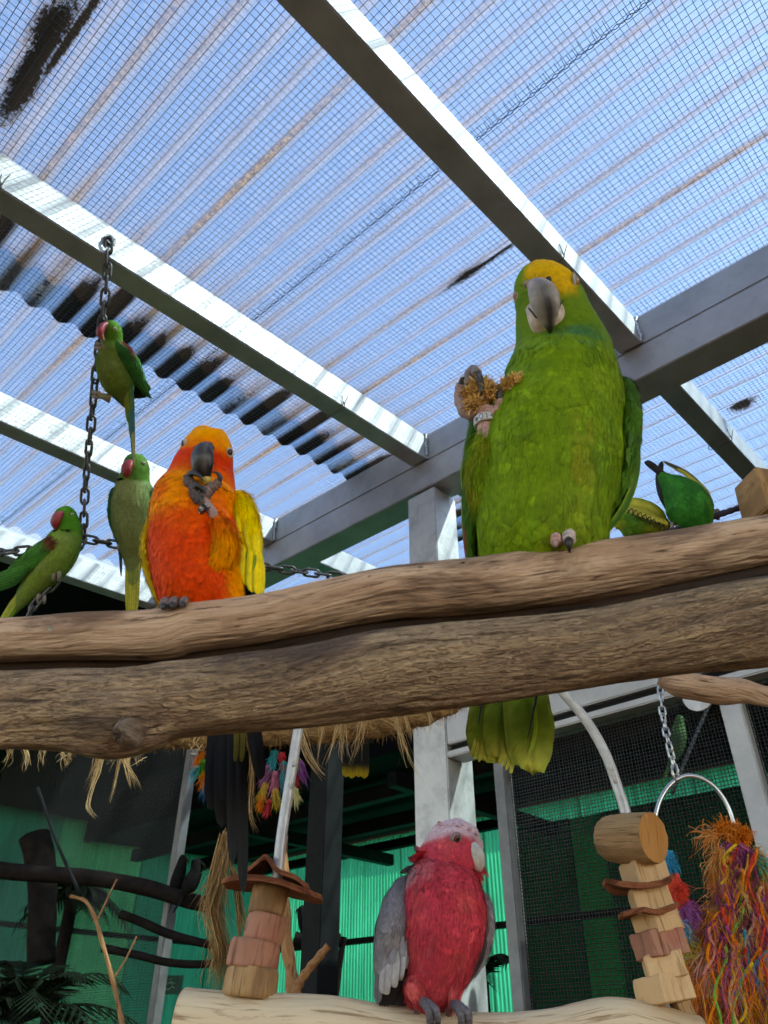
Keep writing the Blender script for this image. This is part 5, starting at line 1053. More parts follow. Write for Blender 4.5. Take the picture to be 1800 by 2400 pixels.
# tail stub and legs
for i in range(4): blade('tail_feather', G, [(960-8*i, 2300, -10), (945-10*i, 2340, -14), (930-12*i, 2390, -18), (925-12*i, 2440, -22)], 30, np.array(srgb(70, 66, 70)), G.root)
lg = np.array(srgb(112, 104, 108))
for (x0, y0, x1, y1) in ((974, 2338, 990, 2352), (1070, 2290, 1064, 2358)):
    lgp, _, _ = feathered(G, 'leg', [(x0, y0-40, 24, 24, 1), (x0, y0-20, 36, 26, 1), (lerp(x0, x1, .5), lerp(y0, y1, .4), 42, 18, 1), (x1, y1, 44, 12, 1)], lambda py, la, fr, pos: mixc(rD, (sstep(0.4, 0.7, np.array([mnoise.noise(Vector(p*80)) for p in pos])*0.5+0.5), rO)), 700, 0.010, 0.0012, m=18, n=20, parent=G.root)
    s_ = G.sc(2360); X = x1
    for k, (dx, dy, f0) in enumerate(((0, 0, 0), (17, -4, 0))):
        toe(G, [G.q(X+dx*0.3, y1-4, 52), G.q(X+8+dx*0.6, y1+4, 74), G.q(X+16+dx, y1+22+dy, 86), G.q(X+18+dx, y1+44+dy, 84)], 10*s_, 8*s_, lg*(0.9+0.1*k), [G.q(X+24+dx, y1+54+dy, 92), G.q(X+31+dx, y1+50+dy, 94), G.q(X+33+dx, y1+62+dy, 90)] if k == 0 else [G.q(X+21+dx, y1+52+dy, 90), G.q(X+20+dx, y1+64+dy, 88)], lgp, ccol=srgb(40, 36, 38))
    toe(G, [G.q(X-2, y1-4, 48), G.q(X-10, y1+10, 30), G.q(X-14, y1+26, 10)], 9*s_, 7*s_, lg*0.9, None, lgp)
# ------------------------------------------------------------------ chains
def link_mesh():
    L, W, r = 1.0, 0.46, 0.085; h = L/2-W/2; pts = []
    for a in np.linspace(-math.pi/2, math.pi/2, 9): pts.append((h+math.cos(a)*W/2, math.sin(a)*W/2, 0))
    for a in np.linspace(math.pi/2, 3*math.pi/2, 9): pts.append((-h+math.cos(a)*W/2, math.sin(a)*W/2, 0))
    pts.append(pts[0]); V, Fc = tube(np.array(pts), r, 8, cap=False, ref=(0, 0, 1)); return V, Fc
LV, LF = link_mesh(); LINKS = {}
def chain(name, pts, pitch, label, mat, cat='chain', group=None, tw=0.0, round_=1.0):
    """hanging chain of separate links along the polyline"""
    c = crom(pts, 200); L = np.r_[0, np.cumsum(np.linalg.norm(np.diff(c, axis=0), axis=1))]; n = max(2, int(round(L[-1]/pitch))); pt = L[-1]/n
    root = empty(name, c[0], label, cat, group); key = (mat, round(pt, 4), round_)
    if key not in LINKS:
        me = bpy.data.meshes.new('link'); me.from_pydata((LV*pt*1.36*np.array([1, round_, round_])).tolist(), [], LF); me.polygons.foreach_set('use_smooth', [True]*len(me.polygons)); me.materials.append(M[mat]); LINKS[key] = me
    from mathutils import Matrix
    for i in range(n):
        s = (i+0.5)*pt; p = np.array([np.interp(s, L, c[:, k]) for k in range(3)]); q = np.array([np.interp(min(L[-1], s+pt*.5), L, c[:, k])-np.interp(max(0, s-pt*.5), L, c[:, k]) for k in range(3)])
        x = nrm(q); side = nrm(np.cross(x, TW)); up = np.cross(x, side); a = (0.25 if i % 2 == 0 else math.pi/2-0.12)+0.16*RNG.normal()+tw*i
        y = side*math.cos(a)+up*math.sin(a); z = np.cross(x, y)
        o = bpy.data.objects.new('link', LINKS[key]); COL.objects.link(o); o.parent = root
        o.matrix_local = Matrix(((x[0], y[0], z[0], p[0]-c[0][0]), (x[1], y[1], z[1], p[1]-c[0][1]), (x[2], y[2], z[2], p[2]-c[0][2]), (0, 0, 0, 1)))
    return root
d_ = ray(257, 564); BOLT = CAM+d_*(K*0.968/(EB@d_)); DJ = 1.80; JN = P(195, 1262, DJ)
ch = chain('chain', [BOLT+np.array([0.004, -0.012, -0.012]), P(247, 690, 1.69), P(226, 860, 1.72), P(213, 1000, 1.76), P(200, 1140, 1.79), JN], 0.0285, 'dark chain hanging from the second beam down to the junction ring', 'galvanised')
eb = empty('eye_bolt', BOLT, 'round washer and bolt holding the chain to the second beam', 'bolt')
v, f = tube([BOLT, BOLT-EB*0.006], 0.014, 20); obj('washer', v, f, M['galvanised'], eb, smooth=False)
v, f = ellipsoid(BOLT-EB*0.007, EA*0.008, EZ*0.008, EB*0.005, 14, 8); obj('bolt_head', v, f, M['galvanised'], eb)
chain('chain', [JN, P(130, 1280, DJ-0.02), P(60, 1290, DJ-0.04), P(-60, 1300, DJ-0.06)], 0.0285, 'chain running from the junction ring to the left edge', 'galvanised')
chain('chain', [JN, P(260, 1274, DJ+0.01), P(340, 1288, DJ+0.02), P(480, 1310, DJ+0.03), P(640, 1331, DJ+0.04), P(800, 1352, DJ+0.05)], 0.0285, 'chain running right from the junction ring behind the orange parrot', 'galvanised')
chain('chain', [JN, P(160, 1322, DJ-0.02), P(125, 1370, DJ-0.03), P(80, 1420, DJ-0.05), P(50, 1480, DJ-0.06)], 0.0285, 'chain hanging down from the junction ring under the leftmost parakeet', 'galvanised')
# ------------------------------------------------------------------ long-tailed parakeets
pG, pGd, pGl, pGy, pR = srgb(92, 152, 48), srgb(48, 104, 48), srgb(130, 166, 80), srgb(136, 150, 100), srgb(130, 40, 46)
def pcol(belly, back, neck_y, crown=pG):
    def f(py, la, fr, pos):
        nn = np.array([mnoise.noise(Vector(p*34)) for p in pos])*0.5+0.5
        return mixc(belly, (sstep(0.35, 0.7, nn)*0.4, pGy), (sstep(0.5, 0.95, np.abs(la))*0.4, back), ((1-sstep(neck_y-8, neck_y+8, py)), crown))
    return f
def redbill(B, px, py, f, yaw, roll, k=1.0, parent=None):
    H = Head(B.q(px, py, f), B.sc(py)*k, yaw=yaw, roll=roll); k *= 0.9; cr = np.array(srgb(158, 52, 60)); ct = np.array(srgb(206, 130, 104))
    o = bill(B, H, 'upper_bill', [(0, 5, -8, 7, 5, 7), (0, 1, 2, 11, 6, 9), (0, -8, 9, 13, 8, 10), (0, -20, 12, 12, 8, 9), (0, -30, 9, 7, 5, 6), (0, -37, 4, 1.5, 2, 2)], lambda h, sx, sf: lerp(cr, ct, float(sstep(0.7, 1, h))), parent or B.root, n=14, m=16)
    bill(B, Head(B.q(px, py+26*k, f-6), B.sc(py)*k, yaw=yaw, roll=roll), 'lower_bill', [(0, 5, -6, 9, 5, 4), (0, 0, 1, 10, 6, 5), (0, -7, -1, 6, 4, 4)], lambda h, sx, sf: cr*0.7, parent or B.root, n=12, m=10)
def footgrip(B, px, py, f=6, k=1.0, parent=None):
    s = B.sc(py)*k; cc = np.array(srgb(150, 138, 130))
    for dx in (-5, 5):
        toe(B, [B.q(px+dx, py-10, f-4), B.q(px+dx*1.3, py-6, f+8), B.q(px+dx*1.4, py+4, f+9), B.q(px+dx*1.2, py+10, f+3)], 4.6*s, 3.8*s, cc, None, parent or B.root)
# middle one, facing the viewer
B1 = Bird('parakeet', P(300, 1285, DJ+0.01), 'grey-green parakeet with a red bill perched upright on the chain, left of the orange parrot', 'parakeet', [(1000, 1.83), (1500, 1.80)])
bd, V1_, _ = feathered(B1, 'body', [(318, 1063, 0, 3, 1), (317, 1067, 0, 14, 1), (317, 1076, 2, 24, 1), (318, 1092, 3, 30, 1), (317, 1110, 2, 33, 1), (314, 1128, 2, 37, 0.95), (313, 1146, 3, 44, 0.9), (311, 1175, 6, 48, 0.88), (309, 1210, 6, 47, 0.86), (309, 1245, 4, 42, 0.86), (310, 1280, 0, 32, 0.85), (312, 1310, -3, 22, 0.8), (313, 1345, -3, 15, 0.6), (312, 1370, -2, 9, 0.5)], pcol(srgb(132, 146, 88), pGd, 1128, srgb(84, 134, 50)), 7000, 0.016, 0.0022, m=60, n=40, beak=(306, 1095, 34), neck=(1115, 1150), cell=0.02, clumpk=0.12, edge=0.12, mess=0.2, wob=0.03)
redbill(B1, 303, 1085, 30, -0.25, 0.0)
eye(B1, surf(B1, V1_, 336, 1088, 0.001)[0], 0.6*RT+0.8*TW, 4.2*B1.sc(1090), srgb(190, 190, 150), B1.root, ring=0.8*B1.sc(1090), ringw=1.2, ringc=srgb(150, 150, 120), pupil=0.45)
fuzz('collar', B1.q(300, 1122, 30), np.array([RT*18, UPC*4, TW*6])*B1.sc(1120), 260, 0.012, 0.002, tone((0.008, 0.008, 0.008), 0.2), bd, k=3, curl=0.1, dirf=lambda p, d: d*0.1+RT*0.9*np.sign((p-B1.q(300, 1122, 30))@RT)[:, None]-UPC*0.2)
for sx, (x0, x1, x2) in ((1, (352, 362, 340)), (-1, (272, 268, 290))):
    wg_, _, _ = feathered(B1, 'wing', [(lerp(313, x0, 0.85), 1140, -4, 6, 1), (x0, 1158, 0, 14, 1.4), (x1, 1205, -4, 14, 1.7), (lerp(x1, x2, 0.4), 1250, -8, 11, 1.6), (x2, 1300, -12, 5, 1.3)], lambda py, la, fr, pos: mixc(pGd, (sstep(0.4, 0.7, np.array([mnoise.noise(Vector(p*40)) for p in pos])*0.5+0.5)*0.6, srgb(46, 96, 72))), 900, 0.02, 0.003, m=24, n=20, cell=0.02, clumpk=0.2, edge=0.3, parent=B1.root, stuff='coverts')
    for i in range(3): blade('flight_feather', B1, [(x1-sx*3*i, 1190, -2), (lerp(x1, x2, 0.4)-sx*2*i, 1250, -6), (x2+sx*6, 1330+12*i, -14)], 13, np.array(srgb(40, 70, 58))*(1-0.15*i), wg_, nv=0.5*sx*RT+0.8*TW)
for i, (x0, x1, y1, w_, cc) in enumerate(((303, 299, 1440, 17, srgb(186, 190, 70)), (312, 308, 1450, 18, srgb(196, 196, 76)), (322, 318, 1440, 17, srgb(186, 188, 80)), (313, 312, 1372, 24, srgb(140, 158, 78)))):
    blade('tail_feather', B1, [(x0, 1290, 2+i), (lerp(x0, x1, .4), 1350, 3+i), (x1, y1, 2+i)], w_, np.array(cc), B1.root, edge=np.array(cc)*0.85, sharp=2)
footgrip(B1, 286, 1280); footgrip(B1, 311, 1284)
# leftmost one, body slanting down to the left
B2 = Bird('parakeet', P(120, 1365, DJ-0.02), 'bright green parakeet with a maroon shoulder patch, slanting body, at the left edge', 'parakeet', [(1000, 1.80), (1600, 1.76)])
bd, V2_, _ = feathered(B2, 'body', [(150, 1186, 0, 3, 1), (151, 1190, 0, 13, 1), (152, 1199, 1, 22, 1), (154, 1214, 2, 27, 1), (157, 1230, 2, 29, 1), (158, 1246, 2, 32, 1), (152, 1266, 3, 39, 0.95), (140, 1292, 4, 43, 0.9), (120, 1322, 4, 42, 0.9), (96, 1352, 2, 34, 0.9), (68, 1384, 0, 24, 0.9), (42, 1415, 0, 15, 0.8), (24, 1440, 0, 8, 0.7)], pcol(srgb(132, 166, 70), pG, 1246, srgb(78, 156, 40)), 6500, 0.016, 0.0022, m=60, n=40, beak=(138, 1215, 30), neck=(1225, 1260), cell=0.02, clumpk=0.12, edge=0.15, mess=0.2)
redbill(B2, 140, 1206, 26, -0.30, -0.12)
eye(B2, surf(B2, V2_, 167, 1206, 0.001)[0], 0.6*RT+0.8*TW, 3.8*B2.sc(1200), srgb(196, 196, 160), B2.root, ring=0.8*B2.sc(1200), ringw=1.1, ringc=srgb(140, 160, 110), pupil=0.45)
fuzz('collar', B2.q(146, 1242, 28), np.array([RT*16, UPC*4, TW*6])*B2.sc(1240), 220, 0.012, 0.002, tone((0.008, 0.008, 0.008), 0.2), bd, k=3, curl=0.1, dirf=lambda p, d: d*0.1+RT*0.9*np.sign((p-B2.q(140, 1242, 28))@RT)[:, None]-UPC*0.3)
wg_, _, _ = feathered(B2, 'wing', [(148, 1254, 16, 5, 1), (132, 1268, 26, 19, 0.7), (104, 1292, 30, 26, 0.6), (70, 1318, 28, 25, 0.5), (36, 1342, 22, 18, 0.5), (6, 1362, 16, 8, 0.5)], lambda py, la, fr, pos: mixc(srgb(74, 150, 60), (sstep(0.4, 0.7, np.array([mnoise.noise(Vector(p*40)) for p in pos])*0.5+0.5)*0.5, pGd), ((1-sstep(1270, 1284, py))*0.9, pR)), 1800, 0.02, 0.003, m=30, n=24, cell=0.022, clumpk=0.18, edge=0.3, parent=B2.root, stuff='coverts')
for i in range(6): blade('flight_feather', B2, [(100-6*i, 1300+7*i, 40-2*i), (60-6*i, 1326+8*i, 38-2*i), (10-9*i, 1345+9*i, 30), (-50-8*i, 1372+10*i, 24)], 16, np.array(srgb(66, 146, 58))*(1-0.08*i), wg_, nv=TW, edge=np.array(srgb(36, 84, 44)), shaft=0.6)
for i, cc in enumerate((srgb(120, 176, 60), srgb(150, 190, 70), srgb(96, 160, 60), srgb(176, 190, 80))):
    blade('tail_feather', B2, [(60-4*i, 1390, 6+2*i), (36-3*i, 1420, 6+2*i), (0-2*i, 1480, 5+2*i), (-30, 1560, 4)], 17, np.array(cc), B2.root, sharp=1.8)
footgrip(B2, 132, 1350, 20); footgrip(B2, 97, 1404, 12)
# the climber, seen from below on the hanging chain
B3 = Bird('parakeet', P(228, 930, 1.74), 'green parakeet climbing the hanging chain with its red bill on a link', 'parakeet', [(700, 1.66), (1000, 1.74), (1300, 1.76)])
bd, V3_, _ = feathered(B3, 'body', [(262, 750, 2, 3, 1), (262, 755, 2, 11, 1), (263, 765, 2, 18, 1), (265, 780, 2, 21, 1), (264, 798, 2, 23, 1), (263, 818, 4, 30, 0.95), (264, 846, 6, 37, 0.92), (270, 872, 6, 40, 0.9), (278, 896, 4, 38, 0.9), (286, 918, 2, 28, 0.9), (292, 938, 0, 16, 0.8), (296, 952, 0, 6, 0.8)], pcol(srgb(116, 144, 60), pG, 806, srgb(92, 150, 48)), 6000, 0.015, 0.002, m=56, n=38, beak=(244, 772, 24), neck=(790, 820), cell=0.02, clumpk=0.14, edge=0.14, mess=0.2)
redbill(B3, 246, 764, 14, -1.05, 0.35, 1.05)
eye(B3, surf(B3, V3_, 270, 770, 0.001)[0], 0.3*RT+0.9*TW, 3.6*B3.sc(770), srgb(206, 200, 160), B3.root, ring=0.8*B3.sc(770), ringw=1.25, ringc=srgb(196, 190, 140), pupil=0.45)
wg_, _, _ = feathered(B3, 'wing', [(272, 800, 14, 6, 1), (288, 820, 18, 17, 0.7), (306, 850, 16, 21, 0.6), (322, 882, 10, 17, 0.6), (338, 910, 4, 9, 0.6), (347, 924, 0, 3, 0.6)], lambda py, la, fr, pos: mixc(srgb(62, 136, 66), (sstep(0.4, 0.7, np.array([mnoise.noise(Vector(p*40)) for p in pos])*0.5+0.5)*0.5, pGd), (sstep(0.6, 0.95, la)*(1-sstep(822, 842, py)), pR)), 1600, 0.02, 0.003, m=28, n=22, cell=0.02, clumpk=0.18, edge=0.3, parent=B3.root, stuff='coverts')
for i in range(5): blade('flight_feather', B3, [(300+3*i, 830+3*i, 26-3*i), (316+3*i, 862+2*i, 22-3*i), (330+2*i, 895, 14-3*i), (345+2*i, 922-2*i, 4)], 13, np.array(srgb(66, 144, 72))*(1-0.08*i), wg_, nv=0.3*RT+TW, edge=np.array(srgb(40, 92, 52)))
for i in range(4): blade('flight_feather', B3, [(296+4*i, 870, -4), (306+5*i, 900, -8), (316+6*i, 925, -10), (336+4*i, 922-3*i, -10)], 18, np.array((0.01, 0.011, 0.012)), wg_, nv=TW)
for i, (x0, x1, y1, w_, cc) in enumerate(((294, 300, 990, 12, srgb(150, 170, 70)), (300, 308, 1030, 14, srgb(100, 160, 90)), (304, 313, 1085, 13, srgb(70, 140, 150)), (297, 316, 1095, 8, srgb(196, 200, 120)))):
    blade('tail_feather', B3, [(x0, 880, 22-2*i), (lerp(x0, x1, .5), 940, 18-2*i), (lerp(x0, x1, .8), lerp(940, y1, .6), 12), (x1, y1, 8)], w_, np.array(cc), B3.root, sharp=1.5)
for (px, py, dx) in ((240, 812, 18), (232, 926, 26)):
    V, Fc = tube(crom([B3.q(px+dx, py+8, 18), B3.q(px+dx*0.4, py+3, 24), B3.q(px, py, 22)], 8), [0.011, 0.010, 0.009, 0.008, 0.0065, 0.006, 0.0055, 0.005], 10); obj('shank', V, Fc, M['skin'], B3.root, col=np.tile(srgb(150, 150, 110), (len(V), 1)))
    for k in (-1, 1): toe(B3, [B3.q(px+4, py+4*k, 20), B3.q(px-8, py+5*k, 22), B3.q(px-15, py+5*k-2, 14)], 0.0045, 0.0035, np.array(srgb(170, 160, 140)), None, B3.root)
# ------------------------------------------------------------------ two small parakeets on the cord at right
DS = 1.05
SG, SGd = srgb(48, 140, 52), srgb(30, 96, 46)
cord = empty('perch_cord', P(1764, 1180, DS), 'dark twisted cord perch at upper right under the small parakeets', 'cord')
v, f = tube(crom([P(1520, 1266, DS-0.02), P(1600, 1236, DS), P(1690, 1205, DS), P(1790, 1170, DS)], 60), [0.0042*(1+0.12*math.sin(i*1.9)) for i in range(60)], 10); obj('cord', v, f, M['cord_purple'], cord)
wb = chunk(1800, 1172, 96, 120, 90, -0.06, M['block_tan'], rot=0.2, Y=0.83, parent=None, rough=0.003)
wb.parent = None; wb.name = 'wood_block'; wb.location = ORG[wb.name] if wb.name in ORG else ORG[sw.name]; ORG[wb.name] = ORG[sw.name]; tag(wb, 'sawn wood block at the right edge above the log', 'block')
S1 = Bird('small_parakeet', P(1620, 1228, DS), 'small green parakeet bent over the cord, tail up, at upper right', 'parakeet', [(1000, DS+0.03), (1300, DS)])
def colS(py, la, fr, pos):
    nn = np.array([mnoise.noise(Vector(p*60)) for p in pos])*0.5+0.5
    return mixc(SG, (sstep(0.4, 0.7, nn)*0.55, SGd), (sstep(1170, 1215, py)*sstep(0.2, 0.7, la)*0.7, srgb(120, 170, 50)), (sstep(1222, 1236, py), srgb(190, 180, 40)))
feathered(S1, 'body', [(1545, 1108, -6, 5, 1), (1560, 1124, -2, 18, 1), (1580, 1142, 2, 34, 1), (1600, 1164, 6, 47, 0.95), (1614, 1188, 8, 52, 0.95), (1626, 1212, 6, 46, 0.95), (1636, 1232, 2, 34, 1), (1642, 1250, -4, 18, 1), (1644, 1258, -6, 5, 1)], colS, 6000, 0.008, 0.0012, m=50, n=40, cell=0.012, clumpk=0.15, edge=0.1, mess=0.25, X=(0.8, -0.2, 0.6))
wS = blade('wing', S1, [(1672, 1190, 8), (1652, 1152, 14), (1612, 1112, 10), (1552, 1080, -4)], 30, np.array(srgb(38, 40, 40)), S1.root, nv=0.5*RT+0.6*TW+0.3*UPC, edge=np.array(srgb(190, 180, 80)), sharp=1.8)
for i in range(4): blade('flight_feather', S1, [(1670-8*i, 1178-6*i, 14), (1655-12*i, 1150-10*i, 17), (1635-16*i, 1128-10*i, 14)], 13, np.array(srgb(176, 170, 70)), wS, nv=0.5*RT+0.8*TW, edge=np.array(srgb(30, 34, 30)))
blade('wing', S1, [(1572, 1205, -6), (1552, 1160, -2), (1545, 1120, -6), (1551, 1080, -10)], 20, np.array(srgb(34, 38, 40)), S1.root, nv=-0.6*RT+0.6*TW)
for i in range(3): blade('tail_feather', S1, [(1572+4*i, 1124, 2), (1548+3*i, 1110, 0), (1530, 1096-3*i, -4), (1510+2*i, 1082-i, -6)], 13, np.array(srgb(30, 34, 38)), S1.root)
for (px, py) in ((1676, 1207), (1582, 1236)): footgrip(S1, px, py, 4, 1.1)
S2 = Bird('small_parakeet', P(1540, 1250, DS-0.01), 'small green parakeet with a barred yellow wing, half hidden behind the big parrot', 'parakeet', [(1000, DS+0.06), (1300, DS+0.03)])
feathered(S2, 'body', [(1440, 1232, 0, 8, 1), (1455, 1226, 2, 26, 1), (1482, 1226, 4, 36, 1), (1512, 1230, 4, 36, 1), (1540, 1236, 2, 30, 1), (1562, 1244, 0, 20, 1), (1574, 1252, -2, 8, 1)], colS, 3500, 0.009, 0.0013, m=34, n=34, cell=0.012, clumpk=0.15, edge=0.1, X=(0, -0.3, 1))
w2_ = blade('wing', S2, [(1448, 1190, 20), (1490, 1188, 30), (1530, 1202, 32), (1558, 1228, 26)], 46, np.array(srgb(186, 184, 70)), S2.root, nv=TW+0.3*UPC, edge=np.array(srgb(120, 140, 50)))
for i in range(9): blade('flight_feather', S2, [(1470+10*i, 1190+3.2*i, 52), (1482+10*i, 1200+3.4*i, 53), (1496+8*i, 1206+3.2*i, 51)], 11, np.array(srgb(220, 212, 90)), w2_, nv=TW, edge=np.array(srgb(28, 34, 26)), n=8)
for i in range(10):
    x, y = 1462+10.5*i, 1186+3.6*i+0.22*i*i
    v, f = tube(crom([S2.q(x-3, y+14, 60), S2.q(x+8, y+2, 62), S2.q(x+12, y+16, 60)], 9), [0.0006+0.0003*(k < 5) for k in range(9)], 5); obj('wing_bar', v, f, M['wire_black'], w2_)
footgrip(S2, 1540, 1246, 10, 0.9)
# ------------------------------------------------------------------ thick jute rope behind the logs
YR = 1.0
def ropetube(pts, rp, Y, twist, n=30, m=160, lobes=3):
    c = crom([PY(x, y, Y) for x, y in pts], m); s = dep(pts[len(pts)//2][1], Y)/F; L = np.r_[0, np.cumsum(np.linalg.norm(np.diff(c, axis=0), axis=1))]
    return tube(c, rp*s, n, bump=lambda i, a: 0.16*np.abs(np.cos(lobes*0.5*(a-L[i]*twist)))+0.05*np.sin(a*9-L[i]*twist*5)-0.06), c, s
(v, f), rc, rs = ropetube([(-120, 1700), (100, 1698), (300, 1704), (450, 1712), (600, 1706), (760, 1700), (900, 1684), (1010, 1652), (1090, 1610)], 38, YR, 62)
rope = empty('jute_rope', rc[80], 'thick tan jute rope with frayed ends hanging behind and under the logs', 'rope')
obj('rope_strand', v, f, M['rope_core'], rope)
tan1, tan2, tan3 = srgb(192, 154, 104), srgb(150, 114, 70), srgb(210, 180, 134)
n_ = 2800; ci = RNG.integers(0, len(rc), n_); an = RNG.random(n_)*2*math.pi
tr_ = frames(rc)[ci]; e1 = np.cross(tr_, EZ); e1 /= np.linalg.norm(e1, axis=1)[:, None]; e2 = np.cross(e1, tr_)
rad = e1*np.cos(an)[:, None]+e2*np.sin(an)[:, None]; p0 = rc[ci]+rad*40*rs*0.97; dr = rad*0.45+tr_*RNG.normal(size=n_)[:, None]*0.8+np.cross(tr_, rad)*0.6+np.array([0, 0, -0.25]); dr /= np.linalg.norm(dr, axis=1)[:, None]
Ls = 0.008*(0.4+RNG.random(n_)); paths = np.stack([p0+dr*(Ls*h)[:, None]+np.array([0, 0, -1])*(Ls*h*h*0.4)[:, None] for h in np.linspace(0, 1, 4)], 1)
sd = np.cross(dr, RNG.normal(size=(n_, 3))); sd /= np.linalg.norm(sd, axis=1)[:, None]
V, Fc, C, _ = ribbons(paths, np.full(n_, 0.0009), sd, tone(tan1, 0.2, tan2)(n_)); o = obj('fuzz', V, Fc, M['fibre'], rope, col=C); o['kind'] = 'stuff'
def strand(name, pts, n, w0, w1, wid, colf, parent, Y, k=10, curl=0.25, stuff=True):
    """a hank of n loose fibres along a pixel path, spreading from w0 to w1 px"""
    c = crom([PY(x, y, Y) for x, y in pts], k); s = dep(pts[0][1], Y)/F; L = np.linalg.norm(c[-1]-c[0]); hs = np.linspace(0, 1, k)
    r0 = RNG.normal(size=(n, 3)); r1 = RNG.normal(size=(n, 3)); r2 = RNG.normal(size=(n, 3)); cut = 0.55+0.5*RNG.random(n)
    P_ = []
    for i, h in enumerate(hs):
        hh = np.minimum(h*cut, 1.0); q = np.stack([np.interp(hh, hs, c[:, j]) for j in range(3)], 1)
        P_.append(q+(r0*(w0*(1-h))+r1*(w1*h)+r2*(w1*curl*math.sin(h*7)))*s*0.5)
    paths = np.stack(P_, 1); sd = np.cross(paths[:, -1]-paths[:, 0]+1e-6, RNG.normal(size=(n, 3))); sd /= np.maximum(np.linalg.norm(sd, axis=1)[:, None], 1e-9)
    V, Fc, C, _ = ribbons(paths, wid*(0.6+0.8*RNG.random(n)), sd, colf(n)); o = obj(name, V, Fc, M['fibre'], parent, col=C)
    if stuff: o['kind'] = 'stuff'
    return o
for pts, n, w0, w1 in (([(55, 1745), (62, 1775), (58, 1800), (64, 1822)], 24, 8, 14), ([(30, 1745), (20, 1775), (8, 1800)], 26, 8, 16), ([(100, 1745), (98, 1772), (102, 1800)], 26, 10, 18), ([(145, 1750), (152, 1785), (155, 1805)], 20, 6, 12),
                       ([(238, 1755), (232, 1800), (216, 1840), (205, 1880), (205, 1895), (214, 1910), (226, 1920)], 26, 10, 5), ([(236, 1760), (226, 1800), (212, 1840)], 60, 14, 16), ([(282, 1765), (276, 1800), (268, 1840), (256, 1885)], 22, 8, 4), ([(292, 1765), (302, 1805), (318, 1845)], 60, 12, 14), ([(262, 1760), (255, 1780)], 60, 20, 34), ([(330, 1765), (322, 1790)], 30, 14, 20), ([(170, 1760), (150, 1785)], 40, 14, 26),
                       ([(520, 1735), (530, 1760)], 40, 30, 40), ([(700, 1720), (722, 1770), (752, 1810), (764, 1815)], 46, 14, 10), ([(755, 1705), (748, 1750), (742, 1800)], 26, 8, 8), ([(790, 1700), (776, 1750), (760, 1800)], 26, 8, 8), ([(800, 1700), (800, 1760), (806, 1795)], 24, 8, 16), ([(850, 1690), (838, 1740), (822, 1790)], 30, 10, 22), ([(920, 1660), (938, 1720), (952, 1770), (956, 1790)], 50, 12, 16), ([(940, 1650), (955, 1700), (960, 1745)], 30, 8, 10), ([(1000, 1640), (1006, 1680), (1012, 1722)], 40, 8, 8), ([(890, 1680), (930, 1700), (960, 1780), (1000, 1830)], 10, 8, 10), ([(460, 1740), (466, 1765)], 20, 30, 30)):
    strand('frayed_end', pts, max(6, n//2), w0, w1, 0.0008, tone(tan1, 0.15, tan3), rope, YR-0.03)
# loose hank of jute hanging left of the block stack
hk = empty('jute_hank', PY(515, 2150, 0.98), 'loose hank of frayed jute hanging beside the left block stack', 'rope')
for pts, n, w0, w1 in (([(528, 1960), (508, 2040), (496, 2110), (512, 2180), (528, 2240), (514, 2290), (526, 2340)], 150, 12, 26), ([(530, 1980), (518, 2060), (500, 2140), (530, 2200)], 160, 14, 40), ([(520, 2030), (496, 2100), (478, 2125)], 80, 10, 30), ([(500, 2200), (506, 2260), (500, 2300)], 60, 14, 34), ([(548, 2040), (560, 2110), (572, 2170), (570, 2190)], 36, 5, 12), ([(545, 2040), (556, 2120), (562, 2200), (558, 2240)], 30, 4, 5), ([(590, 1740), (592, 1820), (588, 1900), (604, 1950)], 30, 6, 12)):
    strand('frayed_strand', pts, n, w0, w1, 0.0012, tone(tan1, 0.16, tan2), hk, 0.98, k=12)
# small cotton tassels
TC = dict(orange=srgb(232, 130, 34), green=srgb(70, 150, 50), teal=srgb(36, 160, 170), blue=srgb(30, 100, 140), red=srgb(196, 60, 66), pink=srgb(206, 120, 150), purple=srgb(150, 80, 160), yellow=srgb(206, 170, 70), cream=srgb(206, 196, 140), mauve=srgb(170, 110, 150))
def tassels(label, items, Y, anchor):
    r = empty('tassel_toy', PY(*anchor, Y), label, 'bird toy')
    for (x0, y0, x1, y1, w, cn) in items:
        s = dep(y0, Y)/F; V, Fc = ellipsoid(PY(x0, y0, Y), RT*w*0.30*s, (0, w*0.3*s, 0), EZ*w*0.30*s, 12, 8)
        k = obj('knot', V, Fc, M['fibre'], r, col=np.tile(TC[cn], (len(V), 1)))
        strand('tassel', [(x0, y0), (lerp(x0, x1, .5), lerp(y0, y1, .5)), (x1, y1)], 110, w*0.3, w*0.62, 0.0011, tone(TC[cn], 0.14), k, Y, k=5, curl=0.1)
    return r
tassels('small orange, green and teal cotton tassels just left of the dark tail', [(476, 1765, 460, 1800, 24, 'orange'), (478, 1785, 468, 1822, 24, 'green'), (466, 1800, 450, 1825, 20, 'teal'), (480, 1815, 474, 1848, 26, 'orange'), (482, 1835, 476, 1872, 26, 'blue'), (496, 1850, 500, 1890, 20, 'green')], 1.02, (470, 1770))
tassels('bunch of teal, red, pink and yellow cotton tassels behind the white rod', [(645, 1765, 632, 1812, 26, 'teal'), (660, 1770, 668, 1830, 26, 'red'), (628, 1800, 616, 1850, 24, 'mauve'), (645, 1815, 640, 1868, 26, 'pink'), (690, 1770, 700, 1815, 26, 'cream'), (705, 1790, 712, 1835, 24, 'purple'), (690, 1810, 694, 1845, 24, 'red'), (620, 1840, 608, 1885, 22, 'yellow'), (645, 1855, 648, 1895, 24, 'yellow'), (615, 1870, 606, 1905, 20, 'orange'), (690, 1850, 698, 1890, 20, 'cream'), (665, 1790, 668, 1850, 24, 'teal'), (630, 1880, 622, 1912, 20, 'red')], 1.02, (655, 1770))
